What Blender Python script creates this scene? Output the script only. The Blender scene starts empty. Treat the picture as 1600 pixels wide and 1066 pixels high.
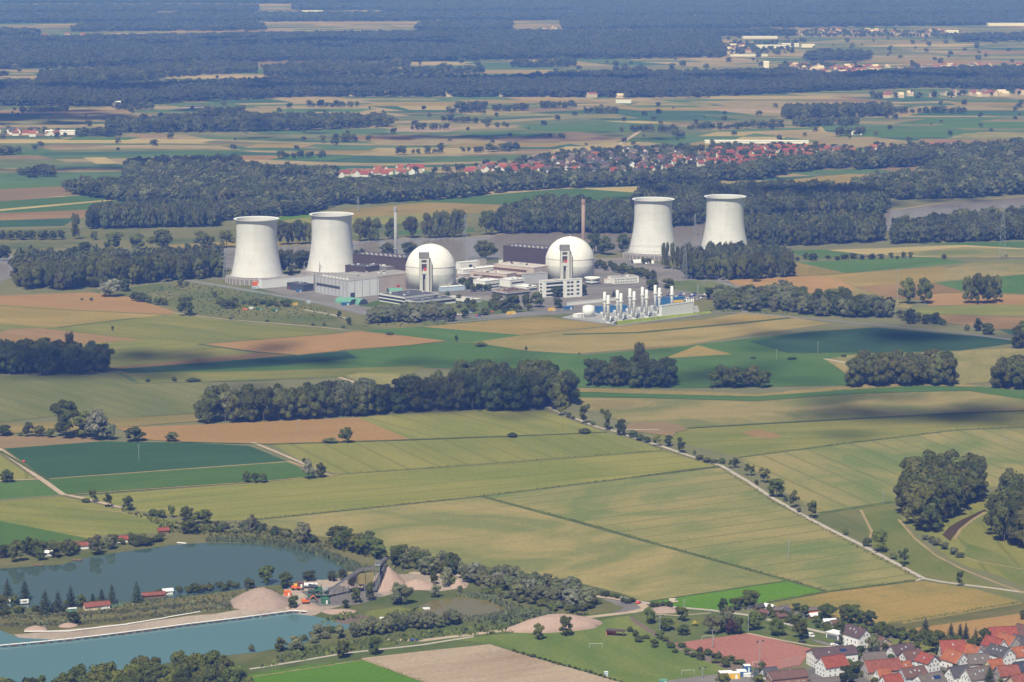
import bpy, math, random
import numpy as np
from mathutils import Vector, Matrix
R = math.radians
rnd = random.Random(7)
scene = bpy.context.scene
COL = scene.collection

# ------------------------------------------------------------------ camera
FPX, W0, H0 = 4200.0, 1600.0, 1066.0
CAM_H = 415.0
PITCH = math.atan((533.0 + 115.0) / FPX)
cam_d = bpy.data.cameras.new("camera")
cam_d.sensor_width = 36.0
cam_d.lens = 36.0 * FPX / W0
cam_d.clip_start = 1.0
cam_d.clip_end = 90000.0
cam = bpy.data.objects.new("camera", cam_d)
cam.location = (0, 0, CAM_H)
cam.rotation_euler = (math.pi / 2 - PITCH, 0, 0)
COL.objects.link(cam)
scene.camera = cam
cP, sP = math.cos(PITCH), math.sin(PITCH)

def G(px, py, z=0.0):
    """a point of the flat plain from where it lies in the survey photograph"""
    xc = (px - 800.0) / FPX
    yc = (533.0 - py) / FPX
    d = (xc, cP + yc * sP, -sP + yc * cP)
    t = (z - CAM_H) / d[2]
    return Vector((d[0] * t, d[1] * t, z))

def S(py):
    yc = (533.0 - py) / FPX
    return FPX * (sP - yc * cP) / CAM_H

# ------------------------------------------------------------------ materials
MATS = {}
def nodes_of(m):
    m.use_nodes = True
    nt = m.node_tree
    return nt, nt.nodes["Principled BSDF"]

def N(nt, kind, **kw):
    n = nt.nodes.new(kind)
    for k, v in kw.items():
        setattr(n, k, v)
    return n

def setin(n, **kw):
    for k, v in kw.items():
        n.inputs[k.replace("_", " ")].default_value = v

def mat(name, col, rough=0.7, var=0.15, scale=0.3, spec=0.3, metal=0.0, col2=None, coord="Object"):
    if name in MATS:
        return MATS[name]
    m = bpy.data.materials.new(name)
    nt, b = nodes_of(m)
    tc = N(nt, "ShaderNodeTexCoord")
    n1 = N(nt, "ShaderNodeTexNoise"); setin(n1, Scale=scale, Detail=5.0, Roughness=0.65)
    nt.links.new(tc.outputs[coord], n1.inputs["Vector"])
    mix = N(nt, "ShaderNodeMix", data_type="RGBA")
    c1 = [c * (1 - var) for c in col]
    c2 = [min(1, c * (1 + var)) for c in (col2 or col)]
    mr = N(nt, "ShaderNodeMapRange"); setin(mr, **{"From_Min": 0.3, "From_Max": 0.7})
    nt.links.new(n1.outputs["Fac"], mr.inputs["Value"])
    nt.links.new(mr.outputs["Result"], mix.inputs["Factor"])
    mix.inputs["A"].default_value = (*c1, 1); mix.inputs["B"].default_value = (*c2, 1)
    nt.links.new(mix.outputs["Result"], b.inputs["Base Color"])
    setin(b, Roughness=rough, Metallic=metal)
    b.inputs["Specular IOR Level"].default_value = spec
    MATS[name] = m
    return m

def foliage(name, col, col2, spread=0.6):
    """leaf colour: differs a little from tree to tree and from spray to spray"""
    m = bpy.data.materials.new(name)
    nt, b = nodes_of(m)
    oi = N(nt, "ShaderNodeObjectInfo")
    tc = N(nt, "ShaderNodeTexCoord")
    n1 = N(nt, "ShaderNodeTexNoise"); setin(n1, Scale=6.0, Detail=2.0)
    nt.links.new(tc.outputs["Object"], n1.inputs["Vector"])
    mr = N(nt, "ShaderNodeMapRange"); setin(mr, From_Min=0.3, From_Max=0.7)
    nt.links.new(n1.outputs["Fac"], mr.inputs["Value"])
    add = N(nt, "ShaderNodeMath", operation="MULTIPLY_ADD")
    nt.links.new(oi.outputs["Random"], add.inputs[0]); add.inputs[1].default_value = 0.6
    sc = N(nt, "ShaderNodeMath", operation="MULTIPLY"); sc.inputs[1].default_value = 0.4
    nt.links.new(mr.outputs["Result"], sc.inputs[0]); nt.links.new(sc.outputs[0], add.inputs[2])
    mix = N(nt, "ShaderNodeMix", data_type="RGBA")
    mix.inputs["A"].default_value = (*col, 1); mix.inputs["B"].default_value = (*col2, 1)
    nt.links.new(add.outputs[0], mix.inputs["Factor"])
    hs = N(nt, "ShaderNodeHueSaturation")
    r2 = N(nt, "ShaderNodeMath", operation="FRACT"); r1 = N(nt, "ShaderNodeMath", operation="MULTIPLY"); r1.inputs[1].default_value = 17.3
    nt.links.new(oi.outputs["Random"], r1.inputs[0]); nt.links.new(r1.outputs[0], r2.inputs[0])
    vr = N(nt, "ShaderNodeMapRange"); setin(vr, To_Min=1 - spread * 0.5, To_Max=1 + spread * 0.5)
    nt.links.new(r2.outputs[0], vr.inputs["Value"]); nt.links.new(vr.outputs["Result"], hs.inputs["Value"])
    r3 = N(nt, "ShaderNodeMath", operation="MULTIPLY"); r3.inputs[1].default_value = 71.7; r4 = N(nt, "ShaderNodeMath", operation="FRACT")
    nt.links.new(oi.outputs["Random"], r3.inputs[0]); nt.links.new(r3.outputs[0], r4.inputs[0])
    hr = N(nt, "ShaderNodeMapRange"); setin(hr, To_Min=0.475, To_Max=0.52)
    nt.links.new(r4.outputs[0], hr.inputs["Value"]); nt.links.new(hr.outputs["Result"], hs.inputs["Hue"])
    nt.links.new(mix.outputs["Result"], hs.inputs["Color"])
    nt.links.new(hs.outputs["Color"], b.inputs["Base Color"])
    setin(b, Roughness=0.75)
    b.inputs["Specular IOR Level"].default_value = 0.12
    MATS[name] = m
    return m

def crop(name, c1, c2, tram=0.0, gap=20.0, patch=0.75, c3=None, rows=0.35, iso=False, neutral=False):
    """one field's crop: rows along V (metres), broad patches, tramlines every GAP metres"""
    m = bpy.data.materials.new("crop_" + name)
    if neutral: c1, c2 = [tuple(v * .78 for v in c) for c in (c1, c2)]
    else: c1, c2 = (c1[0] * .72, c1[1] * .76, c1[2] * .50), (c2[0] * .75, c2[1] * .76, c2[2] * .54)
    nt, b = nodes_of(m)
    L = nt.links.new
    uv = N(nt, "ShaderNodeUVMap", uv_map="UVMap")
    oi = N(nt, "ShaderNodeObjectInfo")
    sep = N(nt, "ShaderNodeSeparateXYZ"); L(uv.outputs["UV"], sep.inputs[0])
    off = N(nt, "ShaderNodeMath", operation="MULTIPLY"); off.inputs[1].default_value = 900.0
    L(oi.outputs["Random"], off.inputs[0])
    # rows
    v1 = N(nt, "ShaderNodeCombineXYZ")
    a = N(nt, "ShaderNodeMath", operation="MULTIPLY"); a.inputs[1].default_value = 0.09; L(sep.outputs["X"], a.inputs[0])
    c = N(nt, "ShaderNodeMath", operation="MULTIPLY"); c.inputs[1].default_value = 0.006; L(sep.outputs["Y"], c.inputs[0])
    L(a.outputs[0], v1.inputs["X"]); L(c.outputs[0], v1.inputs["Y"]); L(off.outputs[0], v1.inputs["Z"])
    nr = N(nt, "ShaderNodeTexNoise"); setin(nr, Scale=1.0, Detail=3.0, Roughness=0.6); L(v1.outputs[0], nr.inputs["Vector"])
    # broad patches of growth
    v2 = N(nt, "ShaderNodeCombineXYZ")
    a2 = N(nt, "ShaderNodeMath", operation="MULTIPLY"); a2.inputs[1].default_value = 0.011; L(sep.outputs["X"], a2.inputs[0])
    c2n = N(nt, "ShaderNodeMath", operation="MULTIPLY"); c2n.inputs[1].default_value = 0.0085 if iso else 0.0045; L(sep.outputs["Y"], c2n.inputs[0])
    L(a2.outputs[0], v2.inputs["X"]); L(c2n.outputs[0], v2.inputs["Y"]); L(off.outputs[0], v2.inputs["Z"])
    nb = N(nt, "ShaderNodeTexNoise"); setin(nb, Scale=1.0, Detail=5.0, Roughness=0.6, Distortion=1.1); L(v2.outputs[0], nb.inputs["Vector"])
    # fine mottle
    nf = N(nt, "ShaderNodeTexNoise"); setin(nf, Scale=0.35, Detail=4.0, Roughness=0.7); L(uv.outputs["UV"], nf.inputs["Vector"])
    m1 = N(nt, "ShaderNodeMapRange"); setin(m1, From_Min=0.40, From_Max=0.62); L(nb.outputs["Fac"], m1.inputs["Value"])
    m2 = N(nt, "ShaderNodeMapRange"); setin(m2, From_Min=0.3, From_Max=0.7); L(nr.outputs["Fac"], m2.inputs["Value"])
    w = N(nt, "ShaderNodeMath", operation="MULTIPLY"); w.inputs[1].default_value = patch; L(m1.outputs[0], w.inputs[0])
    w2 = N(nt, "ShaderNodeMath", operation="MULTIPLY_ADD"); w2.inputs[1].default_value = rows; L(m2.outputs[0], w2.inputs[0]); L(w.outputs[0], w2.inputs[2])
    mix = N(nt, "ShaderNodeMix", data_type="RGBA"); mix.inputs["A"].default_value = (*c1, 1); mix.inputs["B"].default_value = (*c2, 1)
    L(w2.outputs[0], mix.inputs["Factor"])
    out = mix.outputs["Result"]
    # per-field tone
    hs = N(nt, "ShaderNodeHueSaturation")
    vr = N(nt, "ShaderNodeMapRange"); setin(vr, To_Min=0.9, To_Max=1.1); L(oi.outputs["Random"], vr.inputs["Value"])
    fr = N(nt, "ShaderNodeMapRange"); setin(fr, From_Min=0.25, From_Max=0.75, To_Min=0.80, To_Max=1.20); L(nf.outputs["Fac"], fr.inputs["Value"])
    mu = N(nt, "ShaderNodeMath", operation="MULTIPLY"); L(vr.outputs[0], mu.inputs[0]); L(fr.outputs[0], mu.inputs[1])
    L(mu.outputs[0], hs.inputs["Value"]); L(out, hs.inputs["Color"]); out = hs.outputs["Color"]
    if tram > 0:
        d = N(nt, "ShaderNodeMath", operation="DIVIDE"); d.inputs[1].default_value = gap; L(sep.outputs["X"], d.inputs[0])
        f = N(nt, "ShaderNodeMath", operation="FRACT"); L(d.outputs[0], f.inputs[0])
        lt = N(nt, "ShaderNodeMath", operation="LESS_THAN"); lt.inputs[1].default_value = 2.6 / gap; L(f.outputs[0], lt.inputs[0])
        k_ = N(nt, "ShaderNodeMath", operation="MULTIPLY_ADD"); L(m1.outputs[0], k_.inputs[0]); k_.inputs[1].default_value = .5; k_.inputs[2].default_value = .5
        brk = N(nt, "ShaderNodeMath", operation="MULTIPLY"); L(lt.outputs[0], brk.inputs[0]); L(k_.outputs[0], brk.inputs[1])
        ta = N(nt, "ShaderNodeMath", operation="MULTIPLY"); ta.inputs[1].default_value = tram; L(brk.outputs[0], ta.inputs[0])
        mx = N(nt, "ShaderNodeMix", data_type="RGBA"); mx.inputs["B"].default_value = (*[x * 0.50 for x in c1], 1)
        L(out, mx.inputs["A"]); L(ta.outputs[0], mx.inputs["Factor"]); out = mx.outputs["Result"]
    L(out, b.inputs["Base Color"])
    setin(b, Roughness=0.95)
    b.inputs["Specular IOR Level"].default_value = 0.0
    MATS[name] = m
    return m

def water(name, col, rough=0.06, bump=0.02, scale=0.25):
    m = bpy.data.materials.new(name)
    nt, b = nodes_of(m)
    L = nt.links.new
    tc = N(nt, "ShaderNodeTexCoord")
    n0 = N(nt, "ShaderNodeTexNoise"); setin(n0, Scale=0.012, Detail=4.0); L(tc.outputs["Object"], n0.inputs["Vector"])
    mix = N(nt, "ShaderNodeMix", data_type="RGBA")
    mix.inputs["A"].default_value = (*[c * 0.93 for c in col], 1); mix.inputs["B"].default_value = (*[c * 1.07 for c in col], 1)
    L(n0.outputs["Fac"], mix.inputs["Factor"]); L(mix.outputs["Result"], b.inputs["Base Color"])
    n1 = N(nt, "ShaderNodeTexNoise"); setin(n1, Scale=scale, Detail=3.0); L(tc.outputs["Object"], n1.inputs["Vector"])
    bp = N(nt, "ShaderNodeBump"); setin(bp, Strength=0.35, Distance=bump); L(n1.outputs["Fac"], bp.inputs["Height"])
    L(bp.outputs["Normal"], b.inputs["Normal"])
    setin(b, Roughness=rough, IOR=1.33)
    MATS[name] = m
    return m

# ------------------------------------------------------------------ mesh builder
class MB:
    def __init__(s):
        s.v, s.f, s.m = [], [], []
    def face(s, pts, mi=0):
        n = len(s.v); s.v += [tuple(p) for p in pts]; s.f.append(tuple(range(n, n + len(pts)))); s.m.append(mi)
    def box(s, c, d, rz=0.0, mi=0, M=None):
        x, y, z = d[0] / 2, d[1] / 2, d[2] / 2
        n = len(s.v); cr, sr = math.cos(rz), math.sin(rz)
        for sx, sy, sz in ((-1,-1,-1),(1,-1,-1),(1,1,-1),(-1,1,-1),(-1,-1,1),(1,-1,1),(1,1,1),(-1,1,1)):
            p = Vector((sx * x, sy * y, sz * z))
            if M is not None: p = M @ p
            s.v.append((c[0] + p.x * cr - p.y * sr, c[1] + p.x * sr + p.y * cr, c[2] + p.z))
        for q in ((0,3,2,1),(4,5,6,7),(0,1,5,4),(1,2,6,5),(2,3,7,6),(3,0,4,7)):
            s.f.append(tuple(n + i for i in q)); s.m.append(mi)
        return s
    def bar(s, p, q, r, n=4, mi=0, r2=None):
        p, q = Vector(p), Vector(q); d = q - p
        if d.length < 1e-6: return s
        u = d.orthogonal().normalized(); w = d.normalized().cross(u)
        r2 = r if r2 is None else r2; k = len(s.v)
        for c, rr in ((p, r), (q, r2)):
            for i in range(n):
                a = 2 * math.pi * (i + 0.5) / n
                s.v.append(tuple(c + u * (rr * math.cos(a)) + w * (rr * math.sin(a))))
        for i in range(n):
            j = (i + 1) % n
            s.f.append((k + i, k + j, k + n + j, k + n + i)); s.m.append(mi)
        s.f.append(tuple(k + n - 1 - i for i in range(n))); s.m.append(mi)
        s.f.append(tuple(k + n + i for i in range(n))); s.m.append(mi)
        return s
    def lathe(s, prof, n=48, c=(0, 0, 0), mi=0, cap0=True, cap1=True, arc=None):
        k = len(s.v)
        for r, z in prof:
            for i in range(n):
                a = 2 * math.pi * i / n
                s.v.append((c[0] + r * math.cos(a), c[1] + r * math.sin(a), c[2] + z))
        for j in range(len(prof) - 1):
            for i in range(n):
                i2 = (i + 1) % n
                s.f.append((k + j*n + i, k + j*n + i2, k + (j+1)*n + i2, k + (j+1)*n + i)); s.m.append(mi)
        if cap0: s.f.append(tuple(k + n - 1 - i for i in range(n))); s.m.append(mi)
        if cap1: s.f.append(tuple(k + (len(prof)-1)*n + i for i in range(n))); s.m.append(mi)
        return s
    def prism(s, poly, z0, z1, mi=0):
        n = len(poly); k = len(s.v)
        for z in (z0, z1):
            s.v += [(p[0], p[1], z) for p in poly]
        for i in range(n):
            j = (i + 1) % n
            s.f.append((k + i, k + j, k + n + j, k + n + i)); s.m.append(mi)
        s.f.append(tuple(k + n - 1 - i for i in range(n))); s.m.append(mi)
        s.f.append(tuple(k + n + i for i in range(n))); s.m.append(mi)
        return s
    def data(s, name, mats, smooth=False):
        me = bpy.data.meshes.new(name)
        me.from_pydata(s.v, [], s.f)
        for m in (mats if isinstance(mats, (list, tuple)) else [mats]):
            me.materials.append(m)
        if any(s.m): me.polygons.foreach_set("material_index", s.m)
        if smooth: me.polygons.foreach_set("use_smooth", [True] * len(s.f))
        me.update()
        return me
    def build(s, name, mats, parent=None, smooth=False, loc=None, rz=None):
        return put(s.data(name, mats, smooth), name, parent, loc, rz)

def put(me, name, parent=None, loc=None, rz=None, scale=None):
    o = bpy.data.objects.new(name, me)
    COL.objects.link(o)
    if parent is not None: o.parent = parent
    if loc is not None: o.location = loc
    if rz is not None: o.rotation_euler = (0, 0, rz)
    if scale is not None: o.scale = scale
    return o

def tag(o, label=None, cat=None, group=None, kind=None):
    for k, v in (("label", label), ("category", cat), ("group", group), ("kind", kind)):
        if v: o[k] = v
    return o

def thing(name, label, cat, loc, rz=0.0, group=None):
    o = put(None, name, None, loc, rz)
    o.empty_display_size = 1.0
    return tag(o, label, cat, group)

# ------------------------------------------------------------------ ground sheets with levels
LEVELS = []
def _inside(p, poly):
    c = False; n = len(poly)
    for i in range(n):
        a, b = poly[i], poly[i - 1]
        if (a[1] > p[1]) != (b[1] > p[1]) and p[0] < (b[0]-a[0]) * (p[1]-a[1]) / (b[1]-a[1]) + a[0]:
            c = not c
    return c
def _cross(p, q):
    def o(a, b, c): return (b[0]-a[0])*(c[1]-a[1]) - (b[1]-a[1])*(c[0]-a[0])
    if any(_inside(a, q) for a in p) or any(_inside(a, p) for a in q): return True
    for i in range(len(p)):
        a, b = p[i-1], p[i]
        for j in range(len(q)):
            c, d = q[j-1], q[j]
            if o(a,b,c)*o(a,b,d) < 0 and o(c,d,a)*o(c,d,b) < 0: return True
    return False
STEP = 0.02
def level_for(poly):
    xs = [p[0] for p in poly]; ys = [p[1] for p in poly]
    bb = (min(xs), max(xs), min(ys), max(ys)); lv = 1
    for (q, b2, l2) in LEVELS:
        if l2 < lv or bb[0] > b2[1] or b2[0] > bb[1] or bb[2] > b2[3] or b2[2] > bb[3]: continue
        if _cross(poly, q): lv = l2 + 1
    LEVELS.append((poly, bb, lv))
    return lv
def wobble(pts, amp, step, rr):
    out = []
    for i in range(len(pts)):
        a, b = pts[i], pts[(i + 1) % len(pts)]
        d = (b - a).length; n = max(1, min(14, int(d / step)))
        nx = Vector((-(b - a).y, (b - a).x, 0)).normalized() if d > 0 else Vector((0, 0, 0))
        for k in range(n):
            t = k / n
            out.append(a.lerp(b, t) + nx * (rr.uniform(-amp, amp) if k else 0.0))
    return out
def sheet(name, px, m, rows=None, natural=0.0, kind="structure"):
    pts = [G(*p) for p in px]
    if natural: pts = wobble(pts, natural, natural * 4.0, random.Random(len(LEVELS)))
    poly = [(p.x, p.y) for p in pts]
    z = level_for(poly) * STEP
    me = bpy.data.meshes.new(name)
    c = sum(pts, Vector()) / len(pts)
    me.from_pydata([(p.x - c.x, p.y - c.y, 0) for p in pts], [], [tuple(range(len(pts)))])
    if rows is None:
        best = max(range(len(pts)), key=lambda i: (pts[i] - pts[i-1]).length)
        d = pts[best] - pts[best-1]
    else:
        d = G(*rows[1]) - G(*rows[0])
    d = d.normalized()
    uv = me.uv_layers.new(name="UVMap")
    for lp in me.loops:
        p = me.vertices[lp.vertex_index].co
        uv.data[lp.index].uv = (p.x * -d.y + p.y * d.x, p.x * d.x + p.y * d.y)
    if me.polygons[0].normal.z < 0: me.flip_normals()
    me.materials.append(MATS[m] if isinstance(m, str) else m)
    o = put(me, name, None, (c.x, c.y, z))
    o["kind"] = kind
    return o
def ribbon(name, px, width, m, kind="structure"):
    c = [G(*p) for p in px]
    L_, R_ = [], []
    for i, p in enumerate(c):
        t = (c[min(i+1, len(c)-1)] - c[max(i-1, 0)]); t.z = 0; t.normalize()
        n = Vector((-t.y, t.x, 0)) * (width / 2)
        L_.append(p + n); R_.append(p - n)
    poly = [(p.x, p.y) for p in L_ + R_[::-1]]
    z = level_for(poly) * STEP
    me = bpy.data.meshes.new(name); o0 = c[0]
    vs = [(p.x - o0.x, p.y - o0.y, 0) for p in L_ + R_]; n = len(c)
    me.from_pydata(vs, [], [(i, n + i, n + i + 1, i + 1) for i in range(n - 1)])
    uv = me.uv_layers.new(name="UVMap")
    for lp in me.loops:
        p = me.vertices[lp.vertex_index].co; uv.data[lp.index].uv = (p.x, p.y)
    me.materials.append(MATS[m])
    o = put(me, name, None, (o0.x, o0.y, z)); o["kind"] = kind
    return o

def _ico():
    import bmesh
    bm = bmesh.new(); bmesh.ops.create_icosphere(bm, subdivisions=1, radius=1.0)
    v = np.array([list(x.co) for x in bm.verts]); f = [tuple(x.index for x in q.verts) for q in bm.faces]
    bm.free(); return v, f
ICO = _ico()
ICO_C = ICO
# ------------------------------------------------------------------ light, sky, air
SUN_AZ, SUN_EL = R(18), R(55)            # the sun stands high behind the camera's left shoulder
sun_dir = Vector((-math.sin(SUN_AZ) * math.cos(SUN_EL), -math.cos(SUN_AZ) * math.cos(SUN_EL), math.sin(SUN_EL)))
w = bpy.data.worlds.new("World"); scene.world = w; w.use_nodes = True
nt = w.node_tree; bg = nt.nodes["Background"]
sky = nt.nodes.new("ShaderNodeTexSky"); sky.sky_type = "NISHITA"; sky.sun_disc = False
sky.sun_elevation = SUN_EL; sky.sun_rotation = math.atan2(sun_dir.x, sun_dir.y)
sky.altitude = 100; sky.air_density = 1.0; sky.dust_density = 1.5; sky.ozone_density = 1.0
nt.links.new(sky.outputs[0], bg.inputs[0]); bg.inputs[1].default_value = 0.062
sd = bpy.data.lights.new("sun", "SUN"); sd.energy = 5.0; sd.angle = R(0.9); sd.color = (1.0, 0.97, 0.93)
so = bpy.data.objects.new("sun", sd); COL.objects.link(so)
so.rotation_euler = (-sun_dir).to_track_quat("-Z", "Y").to_euler()
scene.view_settings.view_transform = "Standard"; scene.view_settings.look = "None"
scene.view_settings.exposure = 0.0; scene.view_settings.gamma = 1.0
scene.cycles.use_denoising = True
scene.cycles.max_bounces = 4; scene.cycles.diffuse_bounces = 2; scene.cycles.glossy_bounces = 2
scene.cycles.volume_bounces = 0; scene.cycles.transmission_bounces = 2

XW, YN, YF = 16000.0, -400.0, 30000.0
hz = MB().box((0, (YN + YF) / 2, (CAM_H + 10 - 1) / 2), (2 * XW, YF - YN, CAM_H + 10 + 1))
hm = bpy.data.materials.new("hazy_air"); hm.use_nodes = True
hn = hm.node_tree; hn.nodes.remove(hn.nodes["Principled BSDF"])
pv = hn.nodes.new("ShaderNodeVolumePrincipled")
HAZE_DENSITY, HAZE_COL = 1.04e-4, (0.165, 0.345, 1.0)
pv.inputs["Density"].default_value = HAZE_DENSITY
pv.inputs["Color"].default_value = (*HAZE_COL, 1)
pv.inputs["Absorption Color"].default_value = (1, 1, 1, 1)
pv.inputs["Anisotropy"].default_value = 0.0
hn.links.new(pv.outputs[0], hn.nodes["Material Output"].inputs["Volume"])
haze = hz.build("haze", hm); haze["kind"] = "stuff"
tag(haze, "pale blue summer haze over the whole plain", "haze")

# ------------------------------------------------------------------ crops and grounds
crop("meadow", (.125, .150, .065), (.195, .185, .095), patch=.8, iso=True)
crop("scrub", (.105, .135, .055), (.215, .195, .110), patch=.8, iso=True)
crop("wheat", (.200, .215, .070), (.300, .275, .100), tram=.38, gap=24)
crop("wheat2", (.180, .220, .095), (.345, .290, .150), tram=.42, gap=22, patch=.9, rows=.25, iso=True)
crop("wheatpale", (.210, .220, .105), (.380, .305, .165), tram=.18, gap=26, patch=.95, rows=.2, iso=True)
crop("greywheat", (.160, .175, .085), (.235, .225, .110), tram=.3, gap=18)
crop("gold", (.300, .220, .090), (.400, .290, .125), tram=.2, gap=25)
crop("ripe", (.420, .320, .190), (.520, .410, .260), patch=.7)
crop("stubble", (.330, .235, .150), (.470, .365, .255), patch=.8, rows=.6, neutral=True)
crop("soil", (.280, .170, .100), (.390, .250, .150), patch=.6)
crop("soilorange", (.380, .220, .120), (.460, .280, .155), patch=.5)
crop("soilpink", (.270, .185, .135), (.340, .230, .165), patch=.5)
crop("beet", (.055, .115, .070), (.080, .150, .090), patch=.5)
crop("bluegreen_shade", (.045, .095, .070), (.070, .120, .080), patch=.5)  # dark blue-green; doubles as painted cloud shadow on a green field
crop("green", (.085, .160, .050), (.125, .200, .065), patch=.5)
crop("lush", (.115, .235, .022), (.150, .275, .035), patch=.4)
crop("lawn", (.120, .175, .050), (.215, .235, .085), patch=.8, iso=True)
crop("park", (.095, .145, .055), (.180, .190, .090), patch=.8, iso=True)
crop("dike", (.125, .130, .060), (.235, .195, .110), patch=.8, iso=True)
crop("drygrass", (.260, .210, .095), (.370, .280, .140), patch=.8)
crop("gravelpale", (.360, .290, .225), (.500, .410, .325), patch=.8, neutral=True)
crop("yardgrey", (.180, .165, .150), (.290, .265, .240), patch=.8, iso=True, neutral=True)
crop("ash", (.380, .165, .125), (.440, .200, .155), patch=.5, neutral=True)
crop("mud", (.200, .150, .110), (.280, .215, .165), patch=.7, neutral=True)
crop("ditch", (.085, .055, .040), (.130, .085, .060), patch=.6)
crop("weed", (.155, .190, .060), (.230, .225, .090), patch=.8, iso=True)
crop("goldgreen", (.230, .215, .085), (.400, .275, .120), patch=.9, iso=True, tram=.15, gap=26)
mat("concrete_track", (.42, .37, .31), .9, .12, .2, spec=0)
mat("dirt_track", (.42, .33, .24), .95, .15, .1, spec=0)
mat("asphalt", (.20, .19, .185), .9, .15, .1, spec=0.1)
mat("verge", (.095, .120, .035), .95, .25, .05, spec=0)
mat("verge_dark", (.075, .098, .030), .95, .25, .05, spec=0)
mat("verge_dry", (.30, .23, .12), .95, .2, .05, spec=0)

# the plain itself: one sheet to the horizon, parcelled into strips far out
def plain_material():
    m = bpy.data.materials.new("plain")
    nt, b = nodes_of(m); L = nt.links.new
    tc = N(nt, "ShaderNodeTexCoord")
    mp = N(nt, "ShaderNodeMapping"); mp.inputs["Rotation"].default_value = (0, 0, R(-9))
    L(tc.outputs["Object"], mp.inputs["Vector"])
    nz = N(nt, "ShaderNodeTexNoise"); setin(nz, Scale=0.0011, Detail=1.0); L(mp.outputs[0], nz.inputs["Vector"])
    sep = N(nt, "ShaderNodeSeparateXYZ"); L(mp.outputs[0], sep.inputs[0])
    def M(op, a, bb=None, c=None):
        n = N(nt, "ShaderNodeMath", operation=op)
        for i, v in enumerate((a, bb, c)):
            if v is None: continue
            if isinstance(v, (int, float)): n.inputs[i].default_value = v
            else: L(v, n.inputs[i])
        return n.outputs[0]
    # big blocks of 900 x 520 m, each with its own shear and strip width
    yy = M("MULTIPLY_ADD", nz.outputs["Fac"], 700.0, sep.outputs["Y"])
    xx = M("MULTIPLY_ADD", sep.outputs["Y"], 0.35, sep.outputs["X"])
    row = M("FLOOR", M("DIVIDE", yy, 165.0))
    wn = N(nt, "ShaderNodeTexWhiteNoise", noise_dimensions="1D"); L(row, wn.inputs["W"])
    wid = M("MULTIPLY_ADD", wn.outputs["Value"], 330.0, 120.0)
    colid = M("FLOOR", M("DIVIDE", M("MULTIPLY_ADD", wn.outputs["Value"], 3000.0, xx), wid))
    sub = M("FLOOR", M("DIVIDE", yy, 55.0))
    wb = N(nt, "ShaderNodeTexWhiteNoise", noise_dimensions="2D")
    cv = N(nt, "ShaderNodeCombineXYZ"); L(row, cv.inputs["X"]); L(colid, cv.inputs["Y"]); L(cv.outputs[0], wb.inputs["Vector"])
    split = M("GREATER_THAN", wb.outputs["Value"], 0.45)
    cv2 = N(nt, "ShaderNodeCombineXYZ"); L(M("MULTIPLY", sub, split), cv2.inputs["X"]); L(colid, cv2.inputs["Y"]); L(row, cv2.inputs["Z"])
    wc = N(nt, "ShaderNodeTexWhiteNoise", noise_dimensions="3D"); L(cv2.outputs[0], wc.inputs["Vector"])
    ramp = N(nt, "ShaderNodeValToRGB"); ramp.color_ramp.interpolation = "CONSTANT"
    pal = [(0, (.26, .21, .10)), (.12, (.085, .14, .05)), (.27, (.23, .22, .10)), (.40, (.42, .32, .19)), (.52, (.075, .14, .08)),
           (.64, (.27, .19, .12)), (.72, (.17, .19, .08)), (.84, (.36, .28, .15)), (.92, (.12, .18, .07))]
    els = ramp.color_ramp.elements
    els[0].position = 0; els[0].color = (*pal[0][1], 1); els[1].position = pal[1][0]; els[1].color = (*pal[1][1], 1)
    for p, c in pal[2:]:
        e = els.new(p); e.color = (c[0] * .72, c[1] * .74, c[2] * .62, 1)
    L(wc.outputs["Value"], ramp.inputs["Fac"])
    n2 = N(nt, "ShaderNodeTexNoise"); setin(n2, Scale=0.02, Detail=4.0); L(mp.outputs[0], n2.inputs["Vector"])
    n3 = N(nt, "ShaderNodeMapRange"); setin(n3, From_Min=.3, From_Max=.7, To_Min=.82, To_Max=1.15); L(n2.outputs["Fac"], n3.inputs["Value"])
    hs = N(nt, "ShaderNodeHueSaturation"); L(ramp.outputs["Color"], hs.inputs["Color"]); L(n3.outputs[0], hs.inputs["Value"])
    # near the viewer the open ground is rough meadow
    far = N(nt, "ShaderNodeMapRange"); setin(far, From_Min=4000.0, From_Max=4100.0); L(sep.outputs["Y"], far.inputs["Value"])
    mx = N(nt, "ShaderNodeMix", data_type="RGBA"); mx.inputs["A"].default_value = (.15, .155, .065, 1)
    n4 = N(nt, "ShaderNodeMix", data_type="RGBA"); n4.inputs["A"].default_value = (.115, .125, .05, 1); n4.inputs["B"].default_value = (.20, .185, .09, 1)
    L(n2.outputs["Fac"], n4.inputs["Factor"]); L(n4.outputs["Result"], mx.inputs["A"])
    so2 = N(nt, "ShaderNodeSeparateXYZ"); L(tc.outputs["Object"], so2.inputs[0])
    edge = M("GREATER_THAN", M("ABSOLUTE", so2.outputs["X"]), M("MULTIPLY_ADD", so2.outputs["Y"], 0.200, 6.0))
    fac = M("MAXIMUM", far.outputs[0], edge)
    L(hs.outputs["Color"], mx.inputs["B"]); L(fac, mx.inputs["Factor"]); L(mx.outputs["Result"], b.inputs["Base Color"])
    setin(b, Roughness=.95); b.inputs["Specular IOR Level"].default_value = 0
    return m
gm = MB(); gm.face([(-15500, -350, 0), (15500, -350, 0), (15500, 29500, 0), (-15500, 29500, 0)])
ground = gm.build("ground", plain_material()); ground["kind"] = "structure"

F = lambda px, m, rows=None, nat=0.0, name="field": sheet(name, px, m, rows, nat)
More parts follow.
